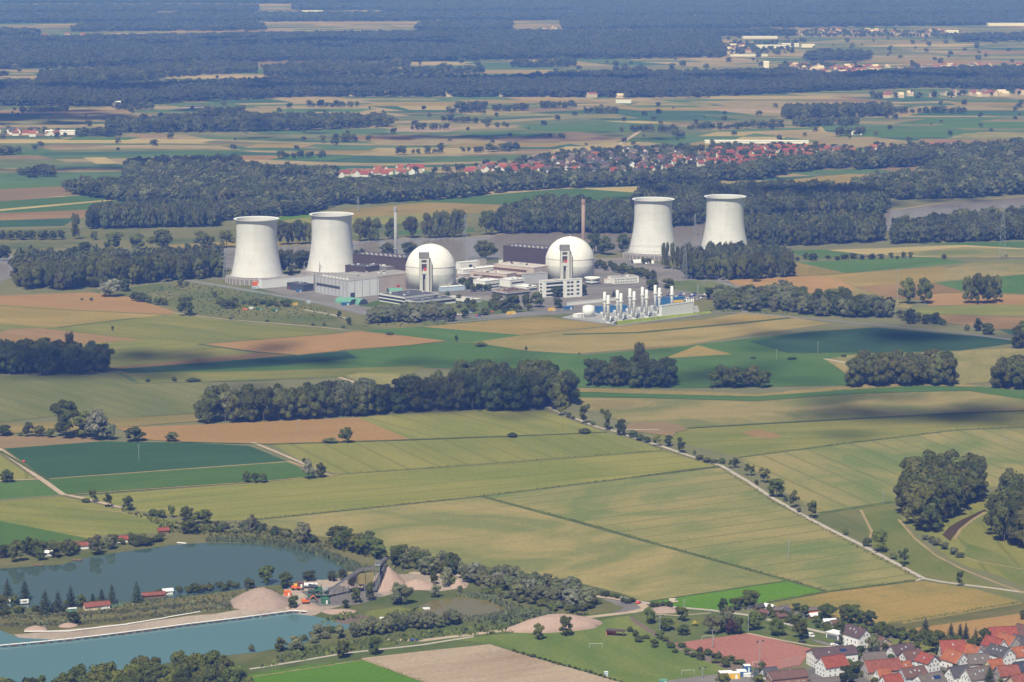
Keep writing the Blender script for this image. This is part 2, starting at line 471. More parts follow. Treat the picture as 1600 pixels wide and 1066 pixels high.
# --- far plain: single parcels that stand out -------------------------------------------------
def strip(x0, x1, y0, y1, dx, m):                       # far parcels: top edge shifted by dx
    F([(x0, y1), (x1, y1), (x1 + dx, y0), (x0 + dx, y0)], m)
for a in [(-40,310,218,224,30,"ripe"),(150,185,246,256,-20,"ripe"),(185,250,210,216,20,"soilpink"),(380,470,225,231,25,"gold"),
          (520,640,212,219,40,"soil"),(560,760,231,241,30,"ripe"),(600,700,200,206,30,"stubble"),(640,760,166,172,-20,"ripe"),
          (690,860,223,230,40,"gold"),(740,860,176,181,-30,"wheatpale"),(820,900,238,246,30,"stubble"),(860,950,229,236,25,"ripe"),
          (330,420,243,250,30,"soil"),(440,560,235,241,40,"gold"),(100,200,214,219,20,"green"),(230,330,236,243,50,"green"),
          (420,520,244,250,40,"green"),(-40,60,236,243,20,"green"),(40,130,226,231,40,"soilpink"),(-40,90,262,268,20,"wheatpale"),
          (700,830,207,214,60,"green"),(850,1000,198,206,-50,"green"),(1000,1060,189,193,-60,"ripe"),(880,1000,178,185,-40,"wheatpale"),
          (1000,1180,168,173,-60,"gold"),(1160,1290,170,176,-70,"stubble"),(1390,1500,186,194,60,"green"),(1420,1600,173,181,30,"beet"),
          (1440,1640,190,200,60,"green"),(1300,1480,205,214,60,"green"),(1480,1640,208,216,30,"wheatpale"),(1210,1300,180,186,20,"gold"),
          (1060,1130,220,228,40,"gold"),(1090,1160,206,213,30,"ripe"),(1275,1292,198,208,-8,"ripe"),(1140,1210,214,221,20,"ripe"),
          (900,960,222,235,45,"ripe"),(960,1050,216,222,30,"green"),(1420,1560,217,226,20,"soilpink"),(1500,1640,160,166,-20,"gold"),
          (1110,1330,150,155,-40,"ripe"),(760,960,156,161,-60,"gold"),(980,1110,160,165,20,"wheatpale"),(560,700,160,166,30,"gold"),
          (420,560,170,175,30,"green"),(-40,160,172,178,60,"soilpink"),(60,190,181,186,50,"gold"),(-40,80,189,196,40,"wheatpale"),
          (90,230,106,109,30,"gold"),(500,640,104,108,30,"wheatpale"),(700,900,111,115,40,"gold"),(240,400,119,123,30,"ripe"),
          (1330,1500,94,98,60,"gold"),(1100,1230,80,84,50,"wheatpale"),(1340,1480,69,73,70,"ripe"),(1480,1640,79,84,50,"soil"),
          (1250,1400,62,66,60,"wheatpale"),(550,800,48,50,70,"ripe"),(240,330,47,51,50,"gold"),(1540,1640,40,42,20,"stubble"),
          (30,160,122,127,20,"gold"),(470,600,112,117,30,"ripe"),(620,720,97,101,20,"ripe"),(820,1000,45,48,60,"gold"),(90,240,38,43,60,"wheatpale"),
          (1180,1340,23,25,60,"wheatpale"),(1400,1600,96,100,40,"soil"),(1500,1640,88,92,30,"wheatpale"),(300,420,84,86,10,"gold")]:
    strip(*a)
# --- between the plain and the river ----------------------------------------------------------
F([(-40,288),(96,286),(100,291),(-40,298)], "green")
F([(-40,298),(100,291),(150,302),(-40,316)], "soilpink")
F([(-40,318),(150,304),(238,316),(140,330),(-40,334)], "green")
F([(-40,329),(0,327),(183,311),(183,313),(0,330),(-40,333)], "ripe")
F([(-40,335),(140,328),(132,340),(-40,346)], "soil")
F([(-40,346),(118,341),(100,353),(-40,356)], "beet")
F([(-40,360),(120,356),(340,360),(480,352),(560,352),(560,374),(300,382),(-40,392)], "scrub", nat=6)
F([(240,385),(350,378),(470,378),(470,383),(300,390)], "gold")
F([(380,352),(520,335),(700,331),(740,345),(560,356)], "wheat")
F([(395,343),(500,333),(500,337),(420,346)], "lush")
F([(500,332),(665,316),(745,318),(782,320),(775,332),(700,333),(520,341)], "gold")
F([(620,318),(700,310),(894,294),(992,301),(980,311),(778,320),(665,316)], "green")
F([(865,296),(1006,291),(990,301),(894,294)], "ripe")
F([(560,352),(740,345),(780,352),(740,368),(560,372)], "scrub", nat=6)
F([(600,362),(740,356),(742,362),(600,368)], "green")
F([(1230,281),(1330,272),(1405,275),(1370,282),(1350,290),(1240,288)], "gold")
F([(1370,274),(1420,272),(1420,277),(1380,279)], "ripe")
F([(400,282),(445,279),(448,287),(405,289)], "wheatpale")
# --- the Rhine ---------------------------------------------------------------------------------
water("river_water", (.235, .200, .165), .22, .05, .1)
water("lake_water", (.058, .094, .072), .02, .006, .12)
water("pit_water", (.095, .180, .175), .06, .012, .2)
water("pond_water", (.165, .135, .045), .025, .006, .2)
sheet("river", [(-120,402),(0,400),(200,392),(480,384),(620,373),(740,371),(860,358),(990,351),(1200,346),(1375,331),(1475,318),(1600,308),(1720,300),
                (1720,318),(1560,326),(1500,341),(1440,352),(1378,363),(1200,380),(990,392),(860,400),(740,407),(600,404),(480,420),(360,420),(200,424),(30,429),(0,440),(-120,446)], "river_water")
# pale river bank
ribbon("river_bank", [(1375,330),(1420,325),(1475,317),(1540,312),(1620,305)], 5, "verge_dry")
ribbon("river_bank", [(470,384.5),(560,377),(640,372),(740,370.5)], 8, "verge_dry")
ribbon("river_bank", [(740,370.5),(860,357.5),(940,353)], 8, "verge_dry")
# --- plant surroundings -----------------------------------------------------------------------
F([(-40,452),(120,455),(360,436),(480,428),(700,410),(1000,398),(1240,405),(1240,440),(1400,470),(1400,490),(1240,494),(1110,490),(962,508),(790,497),(660,512),(560,516),(350,500),(275,487),(140,456),(-40,462)], "scrub", nat=8, name="meadow")
F([(300,440),(350,436),(480,470),(560,492),(700,500),(900,490),(1010,478),(1160,462),(1140,436),(1060,420),(990,402),(700,412),(560,425),(360,432)], "yardgrey", name="yard")
F([(640,455),(760,470),(840,486),(760,492),(640,486),(560,478)], "park", name="lawn")
F([(1045,440),(1110,436),(1180,452),(1120,462),(1040,452)], "park", name="lawn")
F([(230,466),(420,462),(480,482),(520,500),(460,503),(350,498),(290,486)], "meadow", name="meadow")
F([(-40,463),(0,462),(143,457),(200,464),(274,487),(262,492),(0,476),(-40,474)], "soilorange")
F([(-40,474),(0,476),(262,492),(215,497),(90,512),(-40,503)], "gold")
F([(-40,504),(90,512),(60,514),(-40,520)], "wheat")
F([(90,512),(215,497),(275,490),(300,493),(350,501),(520,516),(540,520),(430,529),(310,538),(220,530),(60,513)], "wheat")
F([(20,514),(62,513),(222,531),(85,541),(-40,530)], "soil")
F([(85,541),(222,531),(330,536),(405,551),(175,575),(120,562)], "wheat")
F([(140,566),(175,575),(405,551),(540,548),(450,556),(178,578)], "soil")
F([(310,538),(430,529),(540,520),(565,518),(690,531),(699,533),(640,540),(530,548),(455,556),(330,541)], "soilorange")
F([(565,517),(660,511),(817,524),(740,535),(699,533)], "green")
F([(660,511),(760,502),(834,497),(860,496),(962,509),(880,518),(817,524)], "gold")
F([(700,533),(740,535),(817,524),(962,509),(1100,500),(1160,489),(1230,495),(1300,506),(1180,522),(1080,538),(900,553),(830,549)], "drygrass")
F([(962,509),(1100,500),(1170,492),(1235,497),(1160,505),(1000,520),(900,522)], "gold")
F([(1000,545),(1080,538),(1144,554),(1060,561)], "gold")
F([(1137,438),(1281,430),(1312,437),(1337,450),(1300,462),(1150,446)], "soilorange")
F([(1234,431),(1242,410),(1322,427),(1281,430)], "gold")
F([(1247,410),(1350,405),(1450,402),(1516,410),(1325,427)], "green")
F([(1287,391),(1506,383),(1660,392),(1660,400),(1519,403),(1440,402),(1350,398)], "ripe")
F([(1380,397),(1506,386),(1660,393),(1660,399),(1519,402),(1450,401)], "wheat2")
F([(1232,392),(1287,390),(1352,398),(1262,406)], "green")
F([(1430,381),(1506,379),(1660,376),(1660,390),(1506,383)], "green")
F([(1275,431),(1469,417),(1520,424),(1470,441),(1337,449),(1312,437)], "gold")
F([(1337,449),(1400,443),(1460,441),(1505,456),(1450,470),(1380,464)], "soil")
F([(1300,462),(1337,450),(1380,464),(1430,474),(1420,482),(1330,474)], "drygrass")
F([(1459,442),(1660,424),(1660,462),(1506,456)], "green")
F([(1480,421),(1510,412),(1660,402),(1660,424),(1520,436),(1470,440)], "wheatpale")
F([(1450,460),(1506,456),(1660,462),(1660,478),(1540,476),(1450,478)], "soilorange")
F([(1420,482),(1540,476),(1660,478),(1660,496),(1500,492),(1440,492)], "wheat")
F([(1430,492),(1500,492),(1660,496),(1660,516),(1560,515),(1480,505)], "soil")
F([(1560,515),(1660,514),(1660,532),(1600,530)], "beet")
# --- fields this side of the plant -------------------------------------------------------------
F([(182,577),(337,566),(540,549),(640,541),(705,534),(746,536),(824,549),(900,553),(928,560),(930,584),(640,574),(540,576),(405,580),(202,584)], "green")
F([(182,577),(337,566),(540,549),(560,560),(420,573),(202,584)], "bluegreen_shade")
F([(186,584),(405,580),(665,572),(640,586),(330,597),(210,599)], "wheat")
F([(540,588),(560,583),(625,585),(622,600),(570,602)], "wheatpale")
F([(900,556),(1000,548),(1087,539),(1262,519),(1370,512),(1580,531),(1582,537),(1500,548),(1347,553),(1290,561),(1330,592),(1330,602),(1200,605),(1060,607),(905,606),(880,580)], "green")
F([(1170,534),(1262,519),(1370,512),(1580,531),(1582,537),(1500,548),(1347,552),(1230,552)], "bluegreen_shade")  # cloud shadow over the green field, painted as a darker sheet
F([(1040,560),(1090,540),(1144,554)], "gold")
F([(1290,562),(1328,555),(1372,553),(1500,549),(1572,545),(1660,548),(1660,582),(1560,596),(1490,602),(1440,598),(1330,590)], "wheatpale")
F([(-40,588),(0,588),(186,583),(212,599),(330,596),(304,646),(175,655),(90,650),(0,661),(-40,663)], "greywheat", rows=((0,600),(150,645)))
F([(-40,664),(60,661),(175,655),(306,647),(312,658),(182,669),(60,676),(-40,680)], "drygrass")
F([(-40,681),(0,680),(150,684),(157,690),(7,701),(-40,703)], "soilpink")
F([(182,669),(310,664),(540,654),(558,653),(641,687),(420,694),(280,691),(225,687)], "soilorange")
F([(7,701),(155,690),(300,692),(390,697),(449,721),(73,748)], "beet")
F([(73,749),(449,722),(482,738),(500,745),(405,753),(112,775),(98,770)], "green")
F([(-40,706),(0,712),(56,749),(-40,754)], "wheat")
F([(-40,755),(62,750),(93,773),(-40,783)], "green")
F([(-40,785),(0,784),(93,776),(190,796),(282,816),(262,832),(189,834),(135,841),(0,814),(-40,806)], "wheat", rows=((0,800),(280,818)))
F([(-40,807),(0,814),(135,841),(100,850),(-40,856)], "green")
F([(558,653),(766,640),(854,644),(945,676),(641,687)], "wheat", rows=((600,655),(700,684)))
F([(425,694),(641,688),(948,676),(1000,690),(1036,704),(530,741),(488,730)], "wheat", rows=((560,692),(640,730)))
F([(112,777),(405,754),(530,742),(1036,705),(1120,729),(752,775),(395,812),(330,814),(282,806),(190,795)], "wheat", rows=((200,785),(1000,718)))
F([(395,814),(752,777),(1290,925),(1225,908),(1015,940),(960,934),(900,910),(760,885),(600,868),(450,830)], "wheatpale", rows=((420,812),(752,777)))
F([(756,775),(1125,731),(1170,752),(1260,806),(1352,853),(1438,905),(1293,924)], "wheat2", rows=((800,770),(1125,731)))
F([(905,607),(1060,611),(1180,616),(1330,604),(1336,600),(1495,600),(1530,603),(1500,610),(1440,603),(1330,609),(1180,620),(1060,617),(905,613)], "drygrass", nat=2)
F([(900,613),(1060,617),(1180,620),(1330,609),(1440,603),(1530,605),(1660,616),(1660,634),(1600,626),(1516,611),(1448,612),(1330,616),(1180,627),(1000,622),(900,621)], "green")
F([(905,622),(1000,623),(1180,628),(1330,617),(1448,613),(1516,612),(1660,634),(1660,640),(1347,653),(1075,669),(985,662),(910,640)], "wheatpale", rows=((1000,660),(1600,640)))
F([(985,663),(1075,670),(1347,655),(1660,640),(1660,664),(1499,671),(1347,689),(1155,714),(1120,706),(1060,692),(985,672)], "wheat", rows=((1000,664),(1600,642)))
F([(1158,676),(1185,671),(1222,680),(1205,686)], "soil", nat=4)
F([(985,662),(1040,660),(1075,672),(1050,682),(1000,676),(975,670)], "soilpink", nat=4)
F([(1155,716),(1347,690),(1499,672),(1660,665),(1660,750),(1540,762),(1397,783),(1281,802),(1215,762)], "wheat2", rows=((1200,722),(1330,780)))
F([(1281,803),(1397,785),(1345,800),(1360,845),(1352,850),(1262,806)], "greywheat")
F([(1345,796),(1397,785),(1402,800),(1418,825),(1455,860),(1520,900),(1600,938),(1520,916),(1443,902),(1360,852)], "weed", rows=((1360,800),(1500,905)))
F([(1405,800),(1425,825),(1462,852),(1500,880),(1600,915),(1660,935),(1660,800),(1560,770)], "wheat", nat=3)
F([(1500,845),(1660,910),(1660,935),(1600,915),(1510,872)], "weed", nat=4)
F([(1472,836),(1484,823),(1503,812),(1538,796),(1543,799),(1508,819),(1490,838),(1485,846)], "ditch")
F([(1015,941),(1227,908),(1293,925),(1194,942),(1114,954),(1076,952)], "lush")
F([(1194,944),(1293,926),(1440,908),(1520,920),(1596,940),(1410,972),(1360,976),(1250,956)], "goldgreen", rows=((1200,944),(1440,908)))
F([(1360,978),(1410,973),(1596,941),(1660,936),(1660,950),(1600,957),(1420,985),(1365,986)], "dike", name="dike")
F([(1400,986),(1600,958),(1660,951),(1660,1010),(1560,1004),(1470,998)], "soilorange")
F([(1405,972),(1596,941),(1600,943),(1412,975)], "drygrass", name="dike")
# --- pit, lakes, village edge -------------------------------------------------------------------
F([(-60,856),(60,848),(140,842),(262,833),(330,815),(430,822),(560,850),(640,880),(760,885),(900,910),(1000,938),(960,960),(800,985),(620,1010),(450,1045),(395,1060),(300,1060),(-60,1100)], "scrub", nat=5, name="meadow")
F([(390,1052),(500,1028),(565,1015),(760,985),(860,968),(1000,950),(1110,952),(1170,962),(1300,1008),(1270,1022),(1190,1062),(1150,1080),(900,1080),(640,1080)], "park", name="lawn")
sheet("lake", [(-100,890),(0,889),(98,882),(135,872),(189,863),(240,856),(280,851),(330,848),(388,849),(430,853),(472,860),(510,870),(545,884),(552,890),(530,901),(480,911),(410,916),(337,927),(236,938),(135,946),(50,950),(-100,953)], "lake_water")
F([(-60,968),(60,955),(150,945),(236,942),(337,930),(420,918),(440,925),(372,945),(350,962),(250,972),(100,987),(30,990),(-60,985)], "dike", nat=3, name="bank")
F([(22,992),(100,984),(250,969),(350,957),(400,950),(455,944),(490,955),(488,964),(456,958),(400,964),(330,974),(202,992),(101,1003),(40,1002)], "gravelpale", nat=2, name="beach")
F([(120,998),(202,988),(330,971),(420,958),(452,955),(456,958),(400,964),(330,974),(202,992),(110,1002)], "mud", nat=1, name="beach")
F([(440,948),(445,920),(480,907),(540,903),(590,900),(650,897),(722,904),(730,918),(690,924),(640,922),(600,932),(560,938),(530,948),(492,962),(455,957)], "gravelpale", nat=3, name="yard")
F([(470,925),(530,915),(600,930),(560,945),(500,948)], "yardgrey", nat=3, name="yard")
sheet("lake", [(-100,990),(0,985),(30,997),(101,1001),(202,991),(330,973),(400,963),(456,957.5),(488,963),(547,974),(566,981),(520,987),(492,997),(470,1008),(430,1014),(400,1020),(358,1024),(263,1036),(118,1062),(0,1078),(-100,1090)], "pit_water")
F([(520,972),(548,962),(590,962),(598,972),(560,980)], "mud", nat=2, name="bank")
F([(575,955),(620,948),(668,955),(660,966),(600,968),(570,962)], "weed", nat=2, name="bank")
sheet("pond", [(645,958),(652,949),(676,939),(720,933),(767,940),(798,954),(770,962),(733,966),(690,966),(660,964)], "pond_water")
F([(395,1046),(570,1018),(700,1000),(790,988),(880,974),(990,960),(990,966),(880,984),(800,1000),(640,1022),(568,1032),(400,1056)], "verge", name="bank")
F([(380,1056),(480,1040),(568,1031),(668,1068),(700,1085),(380,1085)], "lush")
F([(563,1029),(660,1018),(765,1007),(800,1018),(975,1068),(1020,1085),(700,1085),(668,1068)], "stubble", rows=((600,1030),(765,1008)))
F([(702,1000),(800,990),(890,978),(985,962),(996,974),(1062,1016),(1140,1046),(1105,1062),(1040,1085),(1010,1085),(974,1066),(802,1016),(766,1006)], "lawn", rows=((985,985),(1120,1045)))
F([(984,962),(1000,972),(1066,1014),(1192,1052),(1185,1056),(1140,1047),(1060,1016),(992,976)], "mud", nat=1, name="bank")
sheet("sports_pitch", [(1052,1006),(1168,990),(1268,1014),(1250,1041),(1198,1049),(1140,1031)], "ash")
F([(1030,1066),(1100,1056),(1180,1050),(1260,1046),(1330,1070),(1300,1085),(1030,1085)], "yardgrey", name="yard")
F([(1256,990),(1272,990),(1330,1003),(1340,1014),(1300,1012),(1262,998)], "yardgrey", name="yard")
F([(1320,1010),(1400,985),(1470,1000),(1560,1006),(1660,1014),(1660,1100),(1180,1100),(1190,1060),(1260,1046)], "yardgrey", nat=1, name="yard")
F([(1380,998),(1470,1003),(1470,1025),(1430,1022),(1390,1012)], "weed", name="lawn")
F([(1165,962),(1190,944),(1250,955),(1365,982),(1400,990),(1330,1006),(1300,1008)], "park", nat=2, name="meadow")
F([(940,936),(975,940),(1010,950),(990,958),(950,962),(975,950)], "yardgrey", nat=1, name="yard")
# --- tracks and roads -----------------------------------------------------------------------------
ribbon("path", [(840,628),(857,637),(898,654),(935,668),(965,675),(1000,687),(1036,698),(1070,710),(1127,728),(1168,752),(1208,779),(1256,806),(1300,829),(1347,852),(1395,878),(1443,904),(1470,909),(1499,913),(1550,919),(1600,926),(1680,936)], 3.6, "concrete_track")
ribbon("path", [(1443,904),(1431,907),(1428,908)], 3.4, "concrete_track")
ribbon("path", [(960,672),(990,672),(1030,672)], 3.0, "dirt_track")
ribbon("path", [(1125,729),(1060,736),(1000,744)], 2.0, "verge_dark")
ribbon("path", [(-60,672),(0,703),(50,739),(98,773),(125,778),(190,794)], 4.5, "dirt_track")
ribbon("path", [(-60,753),(0,752.5),(62,749)], 2.5, "dirt_track")
ribbon("path", [(395,692),(430,706),(470,723),(492,734)], 3.4, "dirt_track")
ribbon("path", [(390,1046),(470,1033),(540,1021),(660,1008),(740,995)], 2.6, "concrete_track")
ribbon("path", [(590,1000),(660,1001),(700,996),(800,984),(860,972),(900,967),(985,957),(1015,950)], 5.0, "dirt_track")
ribbon("path", [(640,895),(800,905),(935,932),(975,937),(1000,942),(1010,952),(985,957)], 6.0, "dirt_track")
ribbon("path", [(965,933),(1000,941),(1040,948),(1110,954),(1170,962),(1240,978),(1300,992)], 3.6, "concrete_track")
ribbon("path", [(1168,990),(1215,1000),(1270,1010),(1320,1012)], 2.2, "dirt_track")
ribbon("path", [(1020,960),(1060,962),(1110,958)], 1.6, "dirt_track")
ribbon("path", [(1404,812),(1430,842),(1462,868),(1500,888),(1560,912),(1620,934)], 2.2, "verge_dry")
ribbon("path", [(1492,842),(1500,828),(1520,812),(1540,800)], 2.2, "verge_dry")
ribbon("path", [(1505,870),(1530,878),(1600,890),(1660,905)], 1.6, "verge_dry")
ribbon("road", [(1100,488),(1165,489),(1230,495),(1300,502),(1400,511),(1500,521),(1600,534),(1700,546)], 7.0, "asphalt")
ribbon("road", [(1040,452),(1100,462),(1150,470),(1165,489)], 7.0, "asphalt")
ribbon("road", [(285,437),(330,444),(400,456),(470,468),(540,482),(600,498)], 9.0, "asphalt")
ribbon("road", [(930,452),(1000,446),(1060,436),(1120,440),(1180,455)], 8.0, "asphalt")
ribbon("road", [(700,505),(780,497),(860,490),(911,487),(960,480)], 6.0, "asphalt")
ribbon("path", [(475,484),(510,490),(540,497)], 4.0, "concrete_track")
ribbon("path", [(270,489),(350,499),(450,507),(540,515)], 3.0, "dirt_track")
ribbon("road", [(965,228),(1000,205)], 8.0, "dirt_track")
ribbon("path", [(1288,561),(1325,568),(1345,572)], 4.0, "concrete_track")
ribbon("path", [(530,590),(560,600)], 4.0, "dirt_track")
# dark grass balks and ditches between the fields
for pts, wd, m in [([(752,776),(900,815),(1060,860),(1180,893),(1290,924)], 4.4, "verge"),
                   ([(395,813),(560,796),(752,776),(940,753),(1125,730)], 2.0, "verge_dark"),
                   ([(510,743),(700,730),(900,715),(1036,704)], 2.0, "verge_dark"),
                   ([(641,688),(800,682),(948,676)], 2.6, "verge"),
                   ([(1075,669.5),(1200,662),(1347,654),(1500,646),(1660,640)], 4.0, "verge_dark"),
                   ([(1155,715),(1347,690),(1499,672),(1660,665)], 3.0, "verge_dark"),
                   ([(1281,802),(1397,784)], 6.0, "verge"),
                   ([(1015,940),(1227,908)], 2.4, "verge_dark"),
                   ([(1194,943),(1293,925),(1380,914),(1430,907)], 3.2, "verge_dark"),
                   ([(310,538),(360,545),(405,551),(470,556)], 5.0, "verge_dark"),
                   ([(310,538),(430,529),(540,520)], 3.0, "verge"),
                   ([(530,548),(640,540),(699,533)], 4.0, "verge_dark"),
                   ([(880,523),(1000,520),(1160,505),(1235,497)], 9.0, "verge_dark"),
                   ([(817,524),(962,509)], 3.0, "verge_dark"),
                   ([(699,533),(760,541),(824,549)], 3.0, "verge_dark"),
                   ([(1060,561),(1180,556),(1290,552),(1347,552)], 3.0, "verge"),
                   ([(205,600),(330,597),(430,594)], 2.5, "verge_dark"),
                   ([(186,584),(200,590),(215,600)], 6.0, "verge"),
                   ([(0,478),(100,484),(262,492)], 3.0, "verge_dark"),
                   ([(90,512),(215,497)], 7.0, "verge"),
                   ([(73,748.5),(260,735),(449,721.5)], 2.5, "verge_dry"),
                   ([(449,721),(490,735),(520,745)], 4.0, "verge_dry"),
                   ([(98,775),(200,767),(405,753.5),(530,742)], 2.2, "verge_dry"),
                   ([(280,691),(420,694.5),(641,688)], 3.0, "verge"),
                   ([(0,705),(75,750)], 3.0, "verge_dark"),
                   ([(395,1058),(568,1031.5),(668,1068)], 1.6, "verge_dry"),
                   ([(1440,459),(1506,457),(1660,463)], 5.0, "verge"),
                   ([(1240,432),(1325,427),(1450,410)], 4.0, "verge"),
                   ([(1240,406),(1350,398),(1440,402),(1660,404)], 4.0, "verge"),
                   ([(1440,492),(1560,494),(1660,497)], 3.0, "verge_dark"),
                   ([(340,320),(400,316)], 6, "verge"),
                   ([(130,795),(190,800),(240,812)], 2.0, "verge_dry"),
                   ([(1345,797),(1362,830),(1358,850)], 2.0, "verge_dry")]:
    ribbon("verge", pts, wd, m)

# ------------------------------------------------------------------ fair-weather clouds above the plain (they throw the drifting shadows)
def clouds():
    rg = random.Random(11); b = MB()
    ico = ICO_C
    alt = 2500.0
    for (px, py, rx, ry, dens, rr) in [(1470, 648, 280, 130, .19, 13), (1620, 642, 150, 90, .18, 13), (1420, 526, 260, 120, .26, 13), (420, 566, 320, 100, .24, 13), (230, 556, 150, 60, .2, 13), (1130, 584, 150, 60, .25, 13), (650, 640, 180, 60, .25, 13), (90, 585, 160, 80, .35, 13),
                                       (60, 185, 700, 300, .6, 40), (500, 72, 1300, 600, .25, 60), (200, 145, 900, 220, .4, 40), (900, 130, 1000, 220, .4, 40), (1500, 128, 600, 200, .35, 40), (700, 215, 500, 120, .5, 22), (200, 265, 300, 90, .5, 20), (1300, 320, 400, 120, .4, 20)]:
        g = G(px, py); c = g + sun_dir * (alt / sun_dir.z)
        n = int(dens * rx * ry * 1.1 / (rr * rr))
        for _ in range(n):
            a = rg.uniform(0, 6.283); t = abs(rg.gauss(0, .5)); r = rr * rg.uniform(.6, 1.3) / 1.15
            p = c + Vector((rx * t * math.cos(a), ry * t * math.sin(a), r * rg.uniform(-.2, 1.5)))
            k = len(b.v)
            b.v += [tuple(p + Vector((v[0] * r * 1.3, v[1] * r * 1.3, v[2] * r * .7))) for v in ico[0]]
            for f in ico[1]: b.f.append(tuple(k + int(i) for i in f)); b.m.append(0)
    m = bpy.data.materials.new("cloud"); nt, bs = nodes_of(m); bs.inputs["Base Color"].default_value = (.9, .9, .9, 1); setin(bs, Roughness=1.0)
    o = b.build("clouds", m, None, True); o["kind"] = "stuff"; tag(o, "small fair weather clouds high above the plain", "cloud")
clouds()
# ------------------------------------------------------------------ foliage and trees
foliage("leaf_poplar", (.066, .074, .014), (.150, .156, .040))
foliage("leaf_broad", (.066, .084, .012), (.150, .164, .034))
foliage("leaf_dark", (.046, .058, .012), (.108, .120, .030))
foliage("leaf_willow", (.115, .128, .052), (.195, .200, .100))
foliage("leaf_silver", (.160, .165, .100), (.255, .255, .175))
foliage("leaf_conifer", (.034, .048, .022), (.066, .078, .038))
foliage("leaf_spruce", (.085, .105, .105), (.125, .145, .145))
foliage("leaf_shrub", (.066, .088, .016), (.135, .148, .040))
foliage("leaf_reed", (.120, .140, .065), (.175, .185, .095))
foliage("leaf_weed", (.105, .125, .030), (.185, .180, .060))
foliage("leaf_horizon", (.055, .066, .034), (.080, .090, .048), .3)
foliage("leaf_copper", (.050, .028, .026), (.075, .040, .036), .2)
foliage("leaf_yellow", (.330, .330, .040), (.420, .400, .060), .2)
foliage("leaf_far", (.052, .066, .026), (.125, .132, .056), .8)
mat("bark", (.130, .110, .090), .9, .3, 2.0, spec=.1)
mat("bark_pale", (.330, .300, .260), .9, .3, 2.0, spec=.1)

def unit_lobes(kind, rg):
    lobes = []
    if kind == "poplar":
        for i in range(20):
            z = rg.uniform(.16, .90); env = .42 * math.sqrt(max(.03, 1 - max(0, (z - .50) / .48) ** 2)) * min(1, .70 + .6 * z)
            a = rg.uniform(0, 6.283); d = env * rg.uniform(.45, .95)
            lobes.append((d * math.cos(a), d * math.sin(a), z, rg.uniform(.11, .17), 1.15))
        lobes.append((0, 0, .86, .13, 1.0)); lobes.append((0, 0, .55, .26, 1.4))
    elif kind == "broad":
        for i in range(20):
            z = rg.uniform(.16, .86); env = .45 * math.sqrt(max(.05, 1 - ((z - .5) / .5) ** 2))
            a = rg.uniform(0, 6.283); d = env * rg.uniform(.45, .92)
            lobes.append((d * math.cos(a), d * math.sin(a), z, rg.uniform(.11, .175), .85))
        lobes.append((0, 0, .62, .30, 1.0)); lobes.append((.05, 0, .83, .15, .9))
    elif kind == "birch":
        for i in range(12):
            z = rg.uniform(.22, .92); env = .34 * math.sqrt(max(.04, 1 - ((z - .52) / .5) ** 2))
            a = rg.uniform(0, 6.283); d = env * rg.uniform(.3, 1.0)
            lobes.append((d * math.cos(a), d * math.sin(a), z, rg.uniform(.08, .14), 1.3))
    elif kind == "shrub":
        for i in range(10):
            a = rg.uniform(0, 6.283); d = rg.uniform(.1, .36); z = rg.uniform(.25, .70) * (1 - d * .7)
            lobes.append((d * math.cos(a), d * math.sin(a), z, rg.uniform(.16, .26), 1.0))
        lobes.append((0, 0, .45, .34, 1.2))
    return lobes

